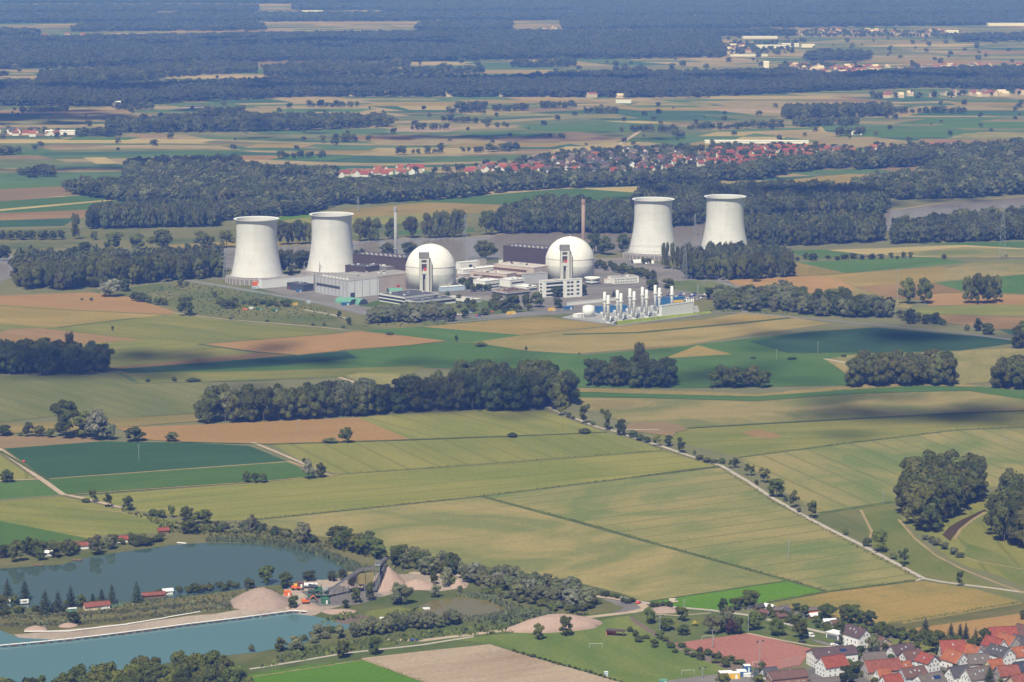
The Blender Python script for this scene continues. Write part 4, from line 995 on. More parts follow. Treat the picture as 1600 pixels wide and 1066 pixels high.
for a in [(359,917,12,14,"k","dark bush between the camp and the gravel mound"),(390,919,16,18,"d","round dark tree behind the gravel mound"),(417,912,29,27,"b","light green tree at the lake edge behind the gravel mound"),
          (447,919,27,25,"d","dark tree left of the orange loader"),(483,907,15,26,"d","low tree behind the white tanker"),(519,908,17,15,"d","tree behind the main conveyor, left one"),(535,906,18,16,"d","tree behind the main conveyor, right one"),
          (116,975,21,19,"d","dark round bush-like tree on the bank above the beach"),(458,951,21,19,"d","round tree at the end of the floating pipeline"),
          (540,950,14,12,"d","small cone-shaped tree on the sand yard"),(557,942,25,16,"b","tree below the silos, left one"),(578,938,29,17,"d","tree below the silos, right one"),
          (620,944,36,30,"w","larger willow in front of the big gravel cone"),(636,944,28,26,"w","smaller willow in front of the big gravel cone"),(679,933,22,18,"w","willow at the pond's far shore"),
          (678,913,23,12,"b","slim tree behind the pond"),(697,916,31,20,"w","tall willow behind the pond"),(707,916,19,12,"b","low slim tree behind the pond"),(719,927,15,10,"u","pale bush at the pond's corner"),
          (438,1017,23,21,"d","left one of two shrubby trees on the turquoise lake's south bank"),(462,1017,25,27,"w","right one of two shrubby trees on the turquoise lake's south bank"),
          (496,995,21,14,"w","willow on the little sand spit"),(508,998,15,14,"u","bush beside the willow on the sand spit"),(393,1018,14,10,"u","thin bush at the turquoise lake's end"),
          (535,1027,27,25,"b","round tree beside the lush field, left one"),(585,1022,29,21,"b","round tree beside the lush field, right one"),
          (842,999,27,20,"b","smaller round tree before the long gravel ridge"),(883,993,33,25,"b","bigger round tree before the long gravel ridge"),(828,965,15,17,"u","grey bush behind the long gravel ridge"),
          (1015,974,25,20,"b","round tree left of the low park trees"),(1041,984,18,28,"b","wide low park tree by the lamp mast"),(1065,970,23,21,"b","round park tree at the lane"),(1068,992,17,20,"b","low park tree beside the red pitch"),
          (1086,977,9,11,"y","bright yellow bush on the park lawn"),(1129,956,23,15,"d","dark slim tree at the lane bend"),(1149,953,20,18,"b","tree between the slim one and the big crown"),(1170,950,30,32,"b","big domed tree at the edge of the allotments"),
          (1108,991,32,20,"w","grey willow behind the goal"),(1121,991,30,22,"w","second willow behind the goal, greener"),(1137,988,44,30,"w","tallest willow at the red pitch's corner"),
          (1141,991,27,20,"o","dark purple tree at the red pitch's corner"),(1154,991,27,16,"d","dark tree next to the purple one"),
          (1178,984,29,25,"b","first round tree along the red pitch's far side"),(1215,993,27,24,"b","second round tree along the red pitch's far side"),(1250,998,31,24,"b","round tree shading the dark parked car"),
          (1292,968,25,31,"d","big dark tree of the allotment gardens"),(1258,964,20,18,"b","tree in the middle of the allotment gardens"),(1244,961,19,16,"b","tree beside the allotment sheds"),
          (1316,1007,50,13,"c","very tall dark conifer before the big white house"),(1320,970,27,22,"b","tree behind the flat garage"),(1336,974,31,30,"d","big dark tree behind the big white house"),(1358,979,27,22,"d","dark pointed tree right of the big white house"),
          (1446,986,21,17,"c","greyish conifer in the middle of the garden hedge"),(1462,1022,40,36,"b","big tree at the foot of the gardens"),(1486,995,23,16,"c","bare-topped conifer of the garden row"),(1500,998,25,15,"c","left of the paired conifers by the brown field"),
          (1509,998,27,14,"c","right of the paired conifers by the brown field"),(1524,1008,29,15,"c","slim conifer at the east end of the gardens"),(1538,1008,28,20,"d","dark round tree closing the garden row"),
          (1364,1019,31,21,"w","pale tree before the beige gabled house"),(1345,1024,16,16,"d","dark tree beside the dark-roofed sports hall"),(1382,1023,20,13,"d","slim tree behind the grey-roofed shed"),(1407,1011,14,12,"c","small conifer on the back lawn"),
          (1418,1013,12,14,"s","fruit bush on the back lawn"),(1432,1014,12,16,"b","fruit tree on the back lawn"),(1340,1051,19,30,"d","wide tree beside the red-roofed white annex"),(1326,1072,34,30,"d","dark tree at the foot of the sports hall yard"),
          (1546,1074,38,24,"c","big dark conifer between the grey and the brick-red roofs"),(1508,1043,8,12,"s","garden bush before the orange roof"),(1393,1031,11,12,"k","bush at the dark house's white gable"),
          (1181,1063,27,17,"e","blue-grey spruce beside the coloured huts"),(1190,1048,15,14,"d","dark tree behind the blue-grey spruce"),(1130,1070,18,24,"b","tree in front of the dark hut"),(1187,1071,19,18,"b","tree before the brick farmhouse"),
          (1594,1060,12,14,"b","green tree between the navy and red roofs"),(1600,968,16,14,"d","tree at the edge of the brown field"),(1352,1042,10,12,"k","bush by the blue awning"),(1370,1030,5,6,"y","small flowering bush in the yard")]:
    tree(*a)
for q in [(985,987),(993,994),(997,1003),(1010,998),(1022,1011),(1031,998),(1040,1002),(1055,1020),(1064,1011),(1073,1024),(1084,1027),(1094,1021),(1106,1023),(1095,1032),(1115,1029),(1123,1029),(1132,1033),(1153,1037),(1160,1038),(1133,1042),(1118,1036),(1048,1012),(1142,1032)]:
    tree(*q, rnd.uniform(7, 14), rnd.uniform(10, 17), rnd.choice("kkb"), "dark bush on the bank between the grass field and the red pitch", "bushes on the bank of the red pitch")
for i in range(22):
    t = i / 21
    tree(802 + 168 * t + rnd.uniform(-2, 2), 1017.5 + 48 * t, rnd.uniform(2.5, 6), rnd.uniform(4, 9), rnd.choice("ks"), "clipped little bush in the hedge between stubble and grass field", "low hedge along the stubble field")
for q in [(940,931),(948,932),(957,933),(964,935),(989,941),(1019,948),(1027,948),(1036,947),(1046,948),(973,941),(981,943)]:
    tree(*q, rnd.uniform(7, 11), rnd.uniform(8, 13), "k", "dark shrub lining the lane behind the gravel ridge", "shrubs lining the lane")
clump([(1185,950),(1300,975),(1360,985),(1370,992),(1300,994),(1180,968)], 8.5, 4.6, 1.15, "skbs", "garden shrub among the allotment sheds", "shrubs of the allotment gardens", 40)
clump([(1368,986),(1400,990),(1480,1003),(1530,1008),(1530,1013),(1470,1010),(1390,998),(1368,994)], 5.6, 6.0, 1.0, "bkb", "leafy shrub in the long garden hedge behind the houses", "long garden hedge behind the houses", 41)
clump([(1310,1030),(1345,1030),(1440,1040),(1560,1050),(1600,1045),(1600,1072),(1340,1072)], 14.5, 4.5, 1.0, "sb", "garden bush between the village houses", "bushes between the village houses", 42)
# reeds round the water
def fringe(name, px, width, h, n, label):
    pts = [G(*p) for p in px]; rg = random.Random(5); b = MB()
    seg = [(pts[i], pts[i+1], (pts[i+1]-pts[i]).length) for i in range(len(pts)-1)]
    tot = sum(s[2] for s in seg)
    for _ in range(n):
        t = rg.uniform(0, tot)
        for a, c, l in seg:
            if t <= l: break
            t -= l
        p = a.lerp(c, min(1, t / l)); p = p + Vector((rg.uniform(-width, width), rg.uniform(-width, width), 0))
        hh = h * rg.uniform(.5, 1.2); a0 = rg.uniform(0, 3.14); u = Vector((math.cos(a0), math.sin(a0), 0)) * rg.uniform(.3, .8); lean = Vector((rg.uniform(-.4, .4), rg.uniform(-.4, .4), 0)) * hh
        b.face([p - u, p + u, p + u * .4 + lean + Vector((0, 0, hh)), p - u * .4 + lean + Vector((0, 0, hh))])
    o = b.build(name, MATS["leaf_reed"]); o["kind"] = "stuff"; tag(o, label, "reeds"); return o
fringe("reeds", [(330,845),(388,846),(430,850),(472,858),(510,867),(548,884),(560,896),(530,903)], 4.5, 2.6, 2600, "pale reed belt along the far end of the blue lake")
fringe("reeds", [(700,962),(740,969),(775,964),(802,954),(772,936),(722,930)], 3.5, 2.2, 1600, "pale reed belt round the brown pond")
fringe("reeds", [(0,966),(80,962),(200,956),(330,942),(370,946),(250,962),(120,975),(0,978)], 4.0, 1.1, 2600, "dry tall grass on the bank above the gravel beach")

def tufts(name, polys, dens, h, label, m="leaf_reed", seed=1):
    rg = random.Random(seed); b = MB()
    for poly in polys:
        for p in scatter(poly, dens, seed, .5):
            for _ in range(3):
                hh = h * rg.uniform(.4, 1.4); a0 = rg.uniform(0, 3.14); u = Vector((math.cos(a0), math.sin(a0), 0)) * hh * rg.uniform(.5, 1.1)
                q = p + Vector((rg.uniform(-1, 1), rg.uniform(-1, 1), 0)) * h; lean = Vector((rg.uniform(-.5, .5), rg.uniform(-.5, .5), 0)) * hh
                b.face([q - u, q + u, q + u * .5 + lean + Vector((0, 0, hh)), q - u * .5 + lean + Vector((0, 0, hh))])
    o = b.build(name, MATS[m]); o["kind"] = "stuff"; tag(o, label, "tall grass")
tufts("tall_grass", [[(395,1046),(470,1012),(560,1000),(700,985),(800,972),(900,958),(930,962),(800,990),(700,996),(560,1016)], [(600,960),(660,950),(670,968),(600,970)], [(500,975),(530,960),(560,958),(560,968)]], 3.6, 1.3, "rough weeds between the pit, the pond and the farm track", "leaf_shrub", 3)
tufts("tall_grass", [[(0,960),(100,948),(236,938),(400,920),(440,928),(350,957),(200,968),(30,985)], [(560,880),(640,890),(650,896),(560,896)]], 4.2, 1.0, "dry weeds on the spit between the lakes", "leaf_reed", 4)
tufts("tall_grass", [[(735,925),(800,945),(880,962),(930,960),(860,972),(800,980),(740,975),(800,958)]], 4.0, 1.4, "weeds round the willow thicket", "leaf_reed", 5)
tufts("tall_grass", [[(280,440),(420,462),(480,476),(540,498),(460,500),(350,496),(290,484),(200,464)], [(560,500),(720,500),(700,508),(560,512)], [(1110,470),(1230,458),(1300,480),(1240,492),(1110,488)]], 10.0, .9, "rough grass on the meadows round the power station", "leaf_shrub", 7)
tufts("tall_grass", [[(145,786),(190,797),(280,818),(330,822),(395,815),(450,832),(600,870),(700,892),(560,868),(430,845),(300,836),(262,832),(230,812)]], 4.5, 1.4, "unmown strip between the wheat and the blue lake", "leaf_shrub", 8)

for i, (px, n) in enumerate([([(752,775),(900,814),(1060,859),(1180,892),(1290,923)], 700), ([(395,812),(560,795),(752,775),(940,752),(1125,729)], 700), ([(510,742),(700,729),(1036,703)], 450), ([(641,687),(800,681),(948,675)], 350), ([(1155,714),(1347,689),(1499,671),(1640,665)], 450),
                             ([(1194,942),(1293,924),(1430,906)], 400), ([(1075,669),(1347,653),(1640,640)], 500), ([(98,774),(200,766),(405,752),(530,741)], 400), ([(905,606),(1060,611),(1180,616),(1330,606)], 300), ([(395,1057),(568,1031),(668,1068)], 260), ([(1360,977),(1410,972),(1596,940)], 400),
                             ([(840,630),(900,657),(1000,690),(1125,730)], 600), ([(1130,733),(1208,783),(1300,833),(1443,908)], 800), ([(0,706),(50,742),(98,776)], 240)]):
    fringe("verge_weeds", px, 2.2, .5, n, "ragged weeds along a field edge")
for o in scene.objects:
    if o.name.startswith("verge_weeds"): o["label"] = "ragged weeds along the field edges and farm tracks"; o["group"] = "weeds along the field edges"; o.data.materials[0] = MATS["leaf_weed"]
# ------------------------------------------------------------------ far woods: masses of trees on points
SRC = bpy.data.collections.new("wood_trees")
def src_tree(name, form, m, seed, nleaf, leaf):
    me = crown_data(name, form, seed, nleaf, leaf, m)
    o = bpy.data.objects.new(name, me); SRC.objects.link(o)
for i in range(3): src_tree("wood_poplar", "poplar", "leaf_far", 500 + i, 230, .062)
for i in range(3): src_tree("wood_oak", "broad", "leaf_far", 520 + i, 230, .066)
src_tree("wood_willow", "broad", "leaf_willow", 540, 230, .066)
for i in range(3): src_tree("zone_horizon", "broad", "leaf_horizon", 560 + i, 150, .085)
HOR = (7, 8, 9)
def wood_group():
    ng = bpy.data.node_groups.new("wood", "GeometryNodeTree")
    ng.interface.new_socket("Geometry", in_out="INPUT", socket_type="NodeSocketGeometry")
    ng.interface.new_socket("Geometry", in_out="OUTPUT", socket_type="NodeSocketGeometry")
    gi = ng.nodes.new("NodeGroupInput"); go = ng.nodes.new("NodeGroupOutput")
    ci = ng.nodes.new("GeometryNodeCollectionInfo"); ci.inputs[0].default_value = SRC
    ci.inputs["Separate Children"].default_value = True; ci.inputs["Reset Children"].default_value = True
    ip = ng.nodes.new("GeometryNodeInstanceOnPoints"); ip.inputs["Pick Instance"].default_value = True
    def attr(n, t):
        a = ng.nodes.new("GeometryNodeInputNamedAttribute"); a.data_type = t; a.inputs["Name"].default_value = n; return a.outputs["Attribute"]
    ng.links.new(gi.outputs[0], ip.inputs["Points"]); ng.links.new(ci.outputs[0], ip.inputs["Instance"])
    ng.links.new(attr("pick", "INT"), ip.inputs["Instance Index"])
    e2r = ng.nodes.new("FunctionNodeEulerToRotation"); ng.links.new(attr("turn", "FLOAT_VECTOR"), e2r.inputs[0]); ng.links.new(e2r.outputs[0], ip.inputs["Rotation"])
    ng.links.new(attr("size", "FLOAT_VECTOR"), ip.inputs["Scale"])
    ng.links.new(ip.outputs[0], go.inputs[0])
    return ng
WOOD = wood_group()
def wood(name, polys, spacing, h, ratio, label, picks=(0, 1, 2, 3, 4, 5), seed=1, var=.2, cat="wood"):
    rg = random.Random(seed); pos, turn, size, pick = [], [], [], []
    for poly in polys:
        for p in scatter(poly, spacing, seed):
            hh = h * rg.uniform(1 - var, 1 + var); ww = hh * ratio * rg.uniform(.85, 1.2)
            pos += [p.x, p.y, 0.0]; turn += [0, 0, rg.uniform(0, 6.28)]; size += [ww, ww, hh]; pick.append(rg.choice(picks))
    me = bpy.data.meshes.new(name); n = len(pick)
    me.vertices.add(n); me.vertices.foreach_set("co", pos)
    for nm, t, d, k in (("turn", "FLOAT_VECTOR", turn, "vector"), ("size", "FLOAT_VECTOR", size, "vector"), ("pick", "INT", pick, "value")):
        a = me.attributes.new(nm, t, "POINT"); a.data.foreach_set(k, d)
    o = put(me, name); o["kind"] = "stuff"; tag(o, label, cat)
    md = o.modifiers.new("trees", "NODES"); md.node_group = WOOD
    return n
NW = 0
P_ = (3, 4, 5); # index order in the collection is alphabetical: oak 0-2, poplar 3-5, willow 6
OAK, POP, MIX = (0, 1, 2), (3, 4, 5), (0, 1, 2, 3, 4, 5, 6)
NW += wood("riverside_wood", [[(198,266),(370,260),(380,272),(430,276),(530,280),(520,287),(450,280),(405,284),(410,292),(520,300),(640,292),(640,303),(520,322),(440,330),(345,320),(220,320),(110,304),(102,299),(195,297)]], 13, 22, .8, "broad dark wood on the far side of the river, west of the red-roofed village", OAK + (6, 3), 2)
NW += wood("poplar_plantation", [[(132,359),(337,355),(340,340),(150,345)]], 10.5, 27, .5, "block of dark planted poplars across the river", POP, 3, .08)
NW += wood("riverside_wood", [[(342,347),(480,336),(520,324),(460,324),(345,326)]], 13, 17, .95, "paler wood next to the dark planted block across the river", (0, 1, 2, 6), 4)
NW += wood("riverside_wood", [[(500,302),(640,291),(780,286),(1000,286),(1100,281),(1100,290),(1000,291),(875,295),(785,301),(716,311),(560,320),(500,318)]], 13, 20, .8, "wood belt below the red-roofed village across the river", OAK + (6,), 5)
NW += wood("riverside_wood", [[(780,366),(985,365),(990,348),(900,338),(850,334),(800,346),(775,358)]], 13.5, 29, .6, "tall wood on the far bank behind the second dome", POP, 6, .12)
NW += wood("riverside_wood", [[(985,365),(1100,350),(1375,336),(1392,322),(1350,312),(1200,307),(1010,314),(985,335)]], 13.5, 26, .7, "great riverside wood behind the two right-hand cooling towers", OAK + POP, 7)
NW += wood("riverside_wood", [[(1165,387),(1250,385),(1378,379),(1378,362),(1200,368),(1165,372)]], 13, 29, .6, "tall tree belt on the near bank beside the farthest cooling tower", POP, 8, .12)
NW += wood("riverside_wood", [[(1396,382),(1660,374),(1660,346),(1540,354),(1440,364),(1400,367)]], 12.5, 24, .72, "tree belt on the near bank east of the gap in the river wood", POP + OAK, 9)
NW += wood("riverside_wood", [[(1010,286),(1100,276),(1330,252),(1330,262),(1230,271),(1195,281),(1010,290)],[(1330,252),(1480,241),(1680,230),(1680,246),(1480,258),(1340,266)],[(1440,272),(1500,262),(1680,250),(1680,300),(1480,312),(1405,313),(1330,300),(1350,292),(1430,284)]], 14, 21, .85, "wide wood on the far bank around the bend, east of the village", OAK + (6, 3), 10, .3)
NW += wood("poplar_plantation", [[(1072,432),(1140,435),(1233,429),(1240,421),(1160,414),(1068,420)]], 12, 29, .5, "back rows of the dark poplar plantation below the farthest cooling tower", POP, 28, .08)
NW += wood("riverside_wood", [[(24,444),(110,444),(200,439),(345,430),(345,422),(200,426),(30,431)]], 13, 31, .62, "back rows of the riverside poplars west of the cooling towers", POP + OAK, 30, .12)
# hedges and copses of the far plain
NW += wood("far_copse", [[(170,208),(320,207),(470,205),(610,198),(600,193),(480,192),(340,190),(170,201)]], 17, 22, .85, "long blue-green copse across the middle of the far plain", OAK + POP, 12)
NW += wood("far_copse", [[(1224,187),(1395,182),(1395,177),(1224,181)]], 15, 27, .6, "square-cut block of trees on the far plain", POP, 13, .06)
NW += wood("far_copse", [[(1240,199),(1340,196),(1340,193),(1240,195)]], 16, 17, .9, "low copse below the square-cut block", OAK, 14)
NW += wood("far_copse", [[(28,279),(85,277),(88,269),(30,272)],[(-40,246),(30,243),(30,240),(-40,242)],[(115,214),(190,214),(190,210),(115,211)]], 16, 15, 1, "three low dark copses on the far west plain", OAK, 15)
def line(x0, y0, x1, y1, d=2.0): return [(x0, y0), (x1, y1), (x1, y1 - d), (x0, y0 - d)]
NW += wood("field_hedge", [line(980,207,1060,206,1.5),line(1075,204,1225,200,2),line(840,170,900,169),line(920,178,970,178),line(700,178,760,176),line(720,240,820,236,1.5),line(760,200,800,199,1.5),
                           line(640,204,700,203,1.5),line(690,190,770,196,1.5),line(1400,177,1510,178,1.5),line(1010,152,1110,153,1.5),line(420,250,520,246,1.2),line(310,180,380,178,3),line(180,172,240,172,3),
                           line(30,178,110,176,3),line(500,224,560,222,1.2),line(600,243,700,240,1),line(1260,186,1420,178,1),line(480,168,560,168,1.2),line(710,172,760,170,3),line(770,175,830,173,2),
                           line(1050,216,1070,216,2),line(1310,214,1345,213,3),line(1330,212,1350,211,3)], 16, 13, 1.0, "scattered hedges and tree rows between the far fields", OAK, 16, .4)
NW += wood("far_copse", [[(60,131),(180,131),(310,118),(400,114),(400,108),(320,106),(60,122)],[(415,121),(480,121),(620,119),(600,110),(500,104),(415,113)],line(590,106,640,105,2),line(620,118,760,116,2),line(800,106,900,105,2),line(960,116,1010,116,2)], 18, 21, .8, "blue tree rows in front of the great far forest", OAK + POP, 17, .3)
NW += wood("far_forest", [[(-60,166),(170,167),(330,158),(480,152),(800,152),(1000,153),(1150,150),(1300,143),(1450,137),(1600,143),(1680,142),(1680,112),(1500,114),(1400,119),(1300,124),(1230,117),(1100,120),(900,122),(800,129),(480,131),(200,139),(-60,134)]], 19, 22, .95, "great blue-dark forest belt across the whole plain", HOR, 18, .18, "forest")
NW += wood("far_forest", [[(-60,110),(200,104),(440,96),(620,98),(810,93),(1000,92),(1130,90),(1120,57),(1000,56),(800,54),(400,59),(-60,66)]], 27, 23, 1.25, "hazy blue forest far beyond the plain, the widest one", HOR, 19, .18, "forest")
NW += wood("far_forest", [[(1260,96),(1350,96),(1360,88),(1270,86)],[(1490,66),(1660,64),(1660,58),(1500,60)],[(880,48),(1680,38),(1680,27),(880,31)],[(900,27),(1680,22),(1680,14),(1300,17),(900,19)],[(600,20),(1680,10),(1680,3),(600,6)],[(115,50),(420,48),(400,40),(130,42)],[(-80,37),(500,34),(900,32),(900,24),(-80,27)],[(-80,21),(400,20),(400,13),(-80,13)],[(460,17),(880,15),(900,9),(460,10)],[(-80,6),(900,6),(900,1),(-80,1)],[(1000,58),(1240,57),(1240,52),(1000,52)],[(650,50),(800,49),(800,38),(660,40)],[(900,76),(1010,74),(1010,66),(905,68)],[(-60,58),(60,57),(60,52),(-60,53)]], 38, 23, 1.75, "faint blue woods near the horizon", HOR, 20, .18, "forest")
NW += wood("village_trees", [[(540,279),(700,270),(790,262),(900,268),(1100,264),(1330,254),(1330,232),(1150,229),(1000,234),(900,238),(800,255),(640,272)],[(800,262),(760,266),(770,276),(1000,277),(1100,270),(1000,266)]], 21, 10, 1.1, "garden trees between the houses of the red-roofed village", OAK, 21, .4)
NW += wood("village_trees", [[(1350,240),(1510,240),(1510,231),(1360,229)],[(-20,210),(112,211),(112,207),(-20,206)]], 26, 10, 1.1, "trees of the two outlying hamlets", OAK, 22, .4)
NW += wood("far_trees", [[(1190,118),(1345,119),(1345,102),(1230,103)],[(1000,90),(1240,84),(1240,66),(1120,70)],[(1240,58),(1500,60),(1500,50),(1260,48)],[(820,146),(1000,156),(1000,150),(830,142)],[(1360,156),(1600,150),(1600,146),(1360,150)]], 42, 12, 1.1, "trees of the distant towns", OAK, 23, .4)
NW += wood("far_trees", [[(-60,160),(700,168),(1660,160),(1660,225),(1000,232),(300,240),(-60,240)]], 150, 9, 1.2, "single trees and bushes scattered over the far plain", OAK, 24, .5)
NW += wood("far_trees", [[(-60,60),(1660,60),(1660,130),(-60,130)]], 190, 14, 1.3, "single trees and bushes before the far forests", OAK, 25, .5)
print("wood trees", NW, "single", NTREE)
# ------------------------------------------------------------------ building materials
def weathered(name, col, ring, streak):
    """slip-formed concrete: lift rings, rain streaks and soot below the rim"""
    m = bpy.data.materials.new(name); nt, b = nodes_of(m); L = nt.links.new
    tc = N(nt, "ShaderNodeTexCoord"); mp = N(nt, "ShaderNodeMapping"); mp.inputs["Scale"].default_value = (.35, .35, .02); L(tc.outputs["Object"], mp.inputs["Vector"])
    n1 = N(nt, "ShaderNodeTexNoise"); setin(n1, Scale=1.0, Detail=5.0, Roughness=.65); L(mp.outputs[0], n1.inputs["Vector"])
    mp2 = N(nt, "ShaderNodeMapping"); mp2.inputs["Scale"].default_value = (.004, .004, .42); L(tc.outputs["Object"], mp2.inputs["Vector"])
    n2 = N(nt, "ShaderNodeTexNoise"); setin(n2, Scale=1.0, Detail=3.0, Roughness=.7); L(mp2.outputs[0], n2.inputs["Vector"])
    n3 = N(nt, "ShaderNodeTexNoise"); setin(n3, Scale=.045, Detail=6.0, Roughness=.7); L(tc.outputs["Object"], n3.inputs["Vector"])
    v = None
    for n, lo in ((n1, 1 - streak), (n2, 1 - ring), (n3, .90)):
        r = N(nt, "ShaderNodeMapRange"); setin(r, From_Min=.35, From_Max=.6, To_Min=lo, To_Max=1.0); L(n.outputs["Fac"], r.inputs["Value"])
        if v is None: v = r.outputs[0]
        else:
            q = N(nt, "ShaderNodeMath", operation="MULTIPLY"); L(v, q.inputs[0]); L(r.outputs[0], q.inputs[1]); v = q.outputs[0]
    hs = N(nt, "ShaderNodeHueSaturation"); hs.inputs["Color"].default_value = (*col, 1); L(v, hs.inputs["Value"]); L(hs.outputs["Color"], b.inputs["Base Color"])
    setin(b, Roughness=.85); b.inputs["Specular IOR Level"].default_value = .2
    MATS[name] = m
weathered("tower_concrete", (.72, .725, .72), .07, .06)
mat("tower_inside", (.66, .66, .64), .9, .06, .03, spec=.1)
weathered("dome_upper", (.84, .83, .79), .02, .03)
weathered("dome_lower", (.70, .70, .66), .06, .10)
mat("concrete", (.50, .46, .43), .9, .10, .08, spec=.1)
mat("concrete_pink", (.52, .44, .40), .9, .12, .08, spec=.1)
mat("concrete_dark", (.25, .235, .23), .9, .15, .08, spec=.1)
mat("roof_grey", (.30, .285, .275), .95, .15, .08, spec=.05)
mat("roof_dark", (.095, .095, .110), .9, .15, .1, spec=.1)
mat("clad_brown", (.085, .060, .054), .6, .12, .2, spec=.3)
mat("brown_band", (.150, .085, .065), .7, .15, .2, spec=.2)
mat("clad_grey", (.46, .47, .50), .6, .05, .1, spec=.3)
mat("clad_grey_dark", (.070, .075, .095), .5, .1, .1, spec=.3)
mat("white", (.80, .80, .78), .7, .04, .2, spec=.3)
mat("white_metal", (.74, .76, .78), .5, .05, .2, spec=.4)
mat("steel", (.70, .71, .71), .45, .06, .4, spec=.5)
mat("steel_grey", (.42, .44, .45), .5, .1, .3, spec=.4)
mat("glass_dark", (.035, .042, .055), .15, .1, .5, spec=.5)
mat("blue_clad", (.045, .150, .330), .5, .08, .2, spec=.3)
mat("blue_pale", (.45, .56, .68), .6, .05, .2, spec=.3)
mat("orange", (.75, .17, .03), .6, .1, .5, spec=.3)
mat("yellow", (.80, .48, .05), .6, .1, .5, spec=.3)
mat("red", (.60, .06, .04), .6, .1, .5, spec=.3)
mat("green_tarp", (.14, .33, .24), .7, .1, .3, spec=.2)
mat("green_paint", (.055, .17, .085), .6, .1, .5, spec=.3)
mat("lattice", (.30, .33, .34), .6, .05, .2, spec=.3)
mat("wire", (.12, .12, .13), .6, .05, .2, spec=.2)
mat("wood", (.22, .14, .08), .8, .2, 1.0, spec=.1)
mat("rubber", (.03, .03, .03), .8, .1, 1.0, spec=.2)
mat("stack_brown", (.33, .245, .205), .9, .10, .06, spec=.1)
mat("stack_grey", (.34, .345, .35), .9, .08, .06, spec=.1)
mat("bank_bright", (.22, .27, .035), .95, .25, .08, spec=0)

# ------------------------------------------------------------------ cooling towers
def cooling_tower(px, py, label):
    e = thing("cooling_tower", label, "cooling tower", G(px, py))
    Hs, z0 = 74.0, 8.0
    prof = []
    for i in range(29):
        t = i / 28; z = z0 + (Hs - z0) * t
        zt = .74
        r = 23.8 * math.sqrt(1 + ((t - zt) / (.92 if t < zt else 1.25)) ** 2 * 1.02)
        prof.append((r, z))
    MB().lathe(prof, 72, cap0=False, cap1=False).build("shell", MATS["tower_concrete"], e, True)
    inner = [(r - .8, z) for r, z in prof]
    k = MB(); k.lathe(inner[::-1], 72, cap0=False, cap1=False); k.build("inner_wall", MATS["tower_inside"], e, True)
    rt = prof[-1][0]
    # rim: a flared walkway ring
    MB().lathe([(rt - .8, Hs - .2), (rt + .2, Hs - .6), (rt + 2.5, Hs + .3), (rt + 2.6, Hs + .9), (rt + 2.2, Hs + .9), (rt - .8, Hs + .4), (rt - .8, Hs - .2)], 72, cap0=False, cap1=False).build("rim", MATS["white_metal"], e)
    b = MB(); r0 = prof[0][0]
    for i in range(44):
        a = 2 * math.pi * i / 44; d = math.pi / 44
        b.bar((r0 * math.cos(a), r0 * math.sin(a), z0 + .4), ((r0 + 2.5) * math.cos(a + d), (r0 + 2.5) * math.sin(a + d), 0), .55, 5)
        b.bar((r0 * math.cos(a), r0 * math.sin(a), z0 + .4), ((r0 + 2.5) * math.cos(a - d), (r0 + 2.5) * math.sin(a - d), 0), .55, 5)
    b.build("support_legs", MATS["concrete"], e)
    MB().lathe([(r0 + 6.5, 0), (r0 + 6.5, 6.6), (r0 + 1.0, 7.4), (r0 + 1.0, 6.8)], 64, cap0=False, cap1=False).build("basin_wall", MATS["concrete_dark"], e)
    p = MB()
    for i in range(40):
        a = 2 * math.pi * i / 40
        p.box(((r0 + 6.6) * math.cos(a), (r0 + 6.6) * math.sin(a), 3.2), (.8, 1.1, 6.4), a)
    p.build("pilaster", MATS["concrete"], e)
    return e
cooling_tower(402, 440, "pale concrete cooling tower furthest west, orange container at its foot")
cooling_tower(519, 431.5, "cooling tower behind the grey hall and the brown turbine hall")
cooling_tower(1020, 403, "cooling tower with columnar poplars and white tents before its base")
cooling_tower(1132, 398, "cooling tower whose base is hidden by the poplar plantation")

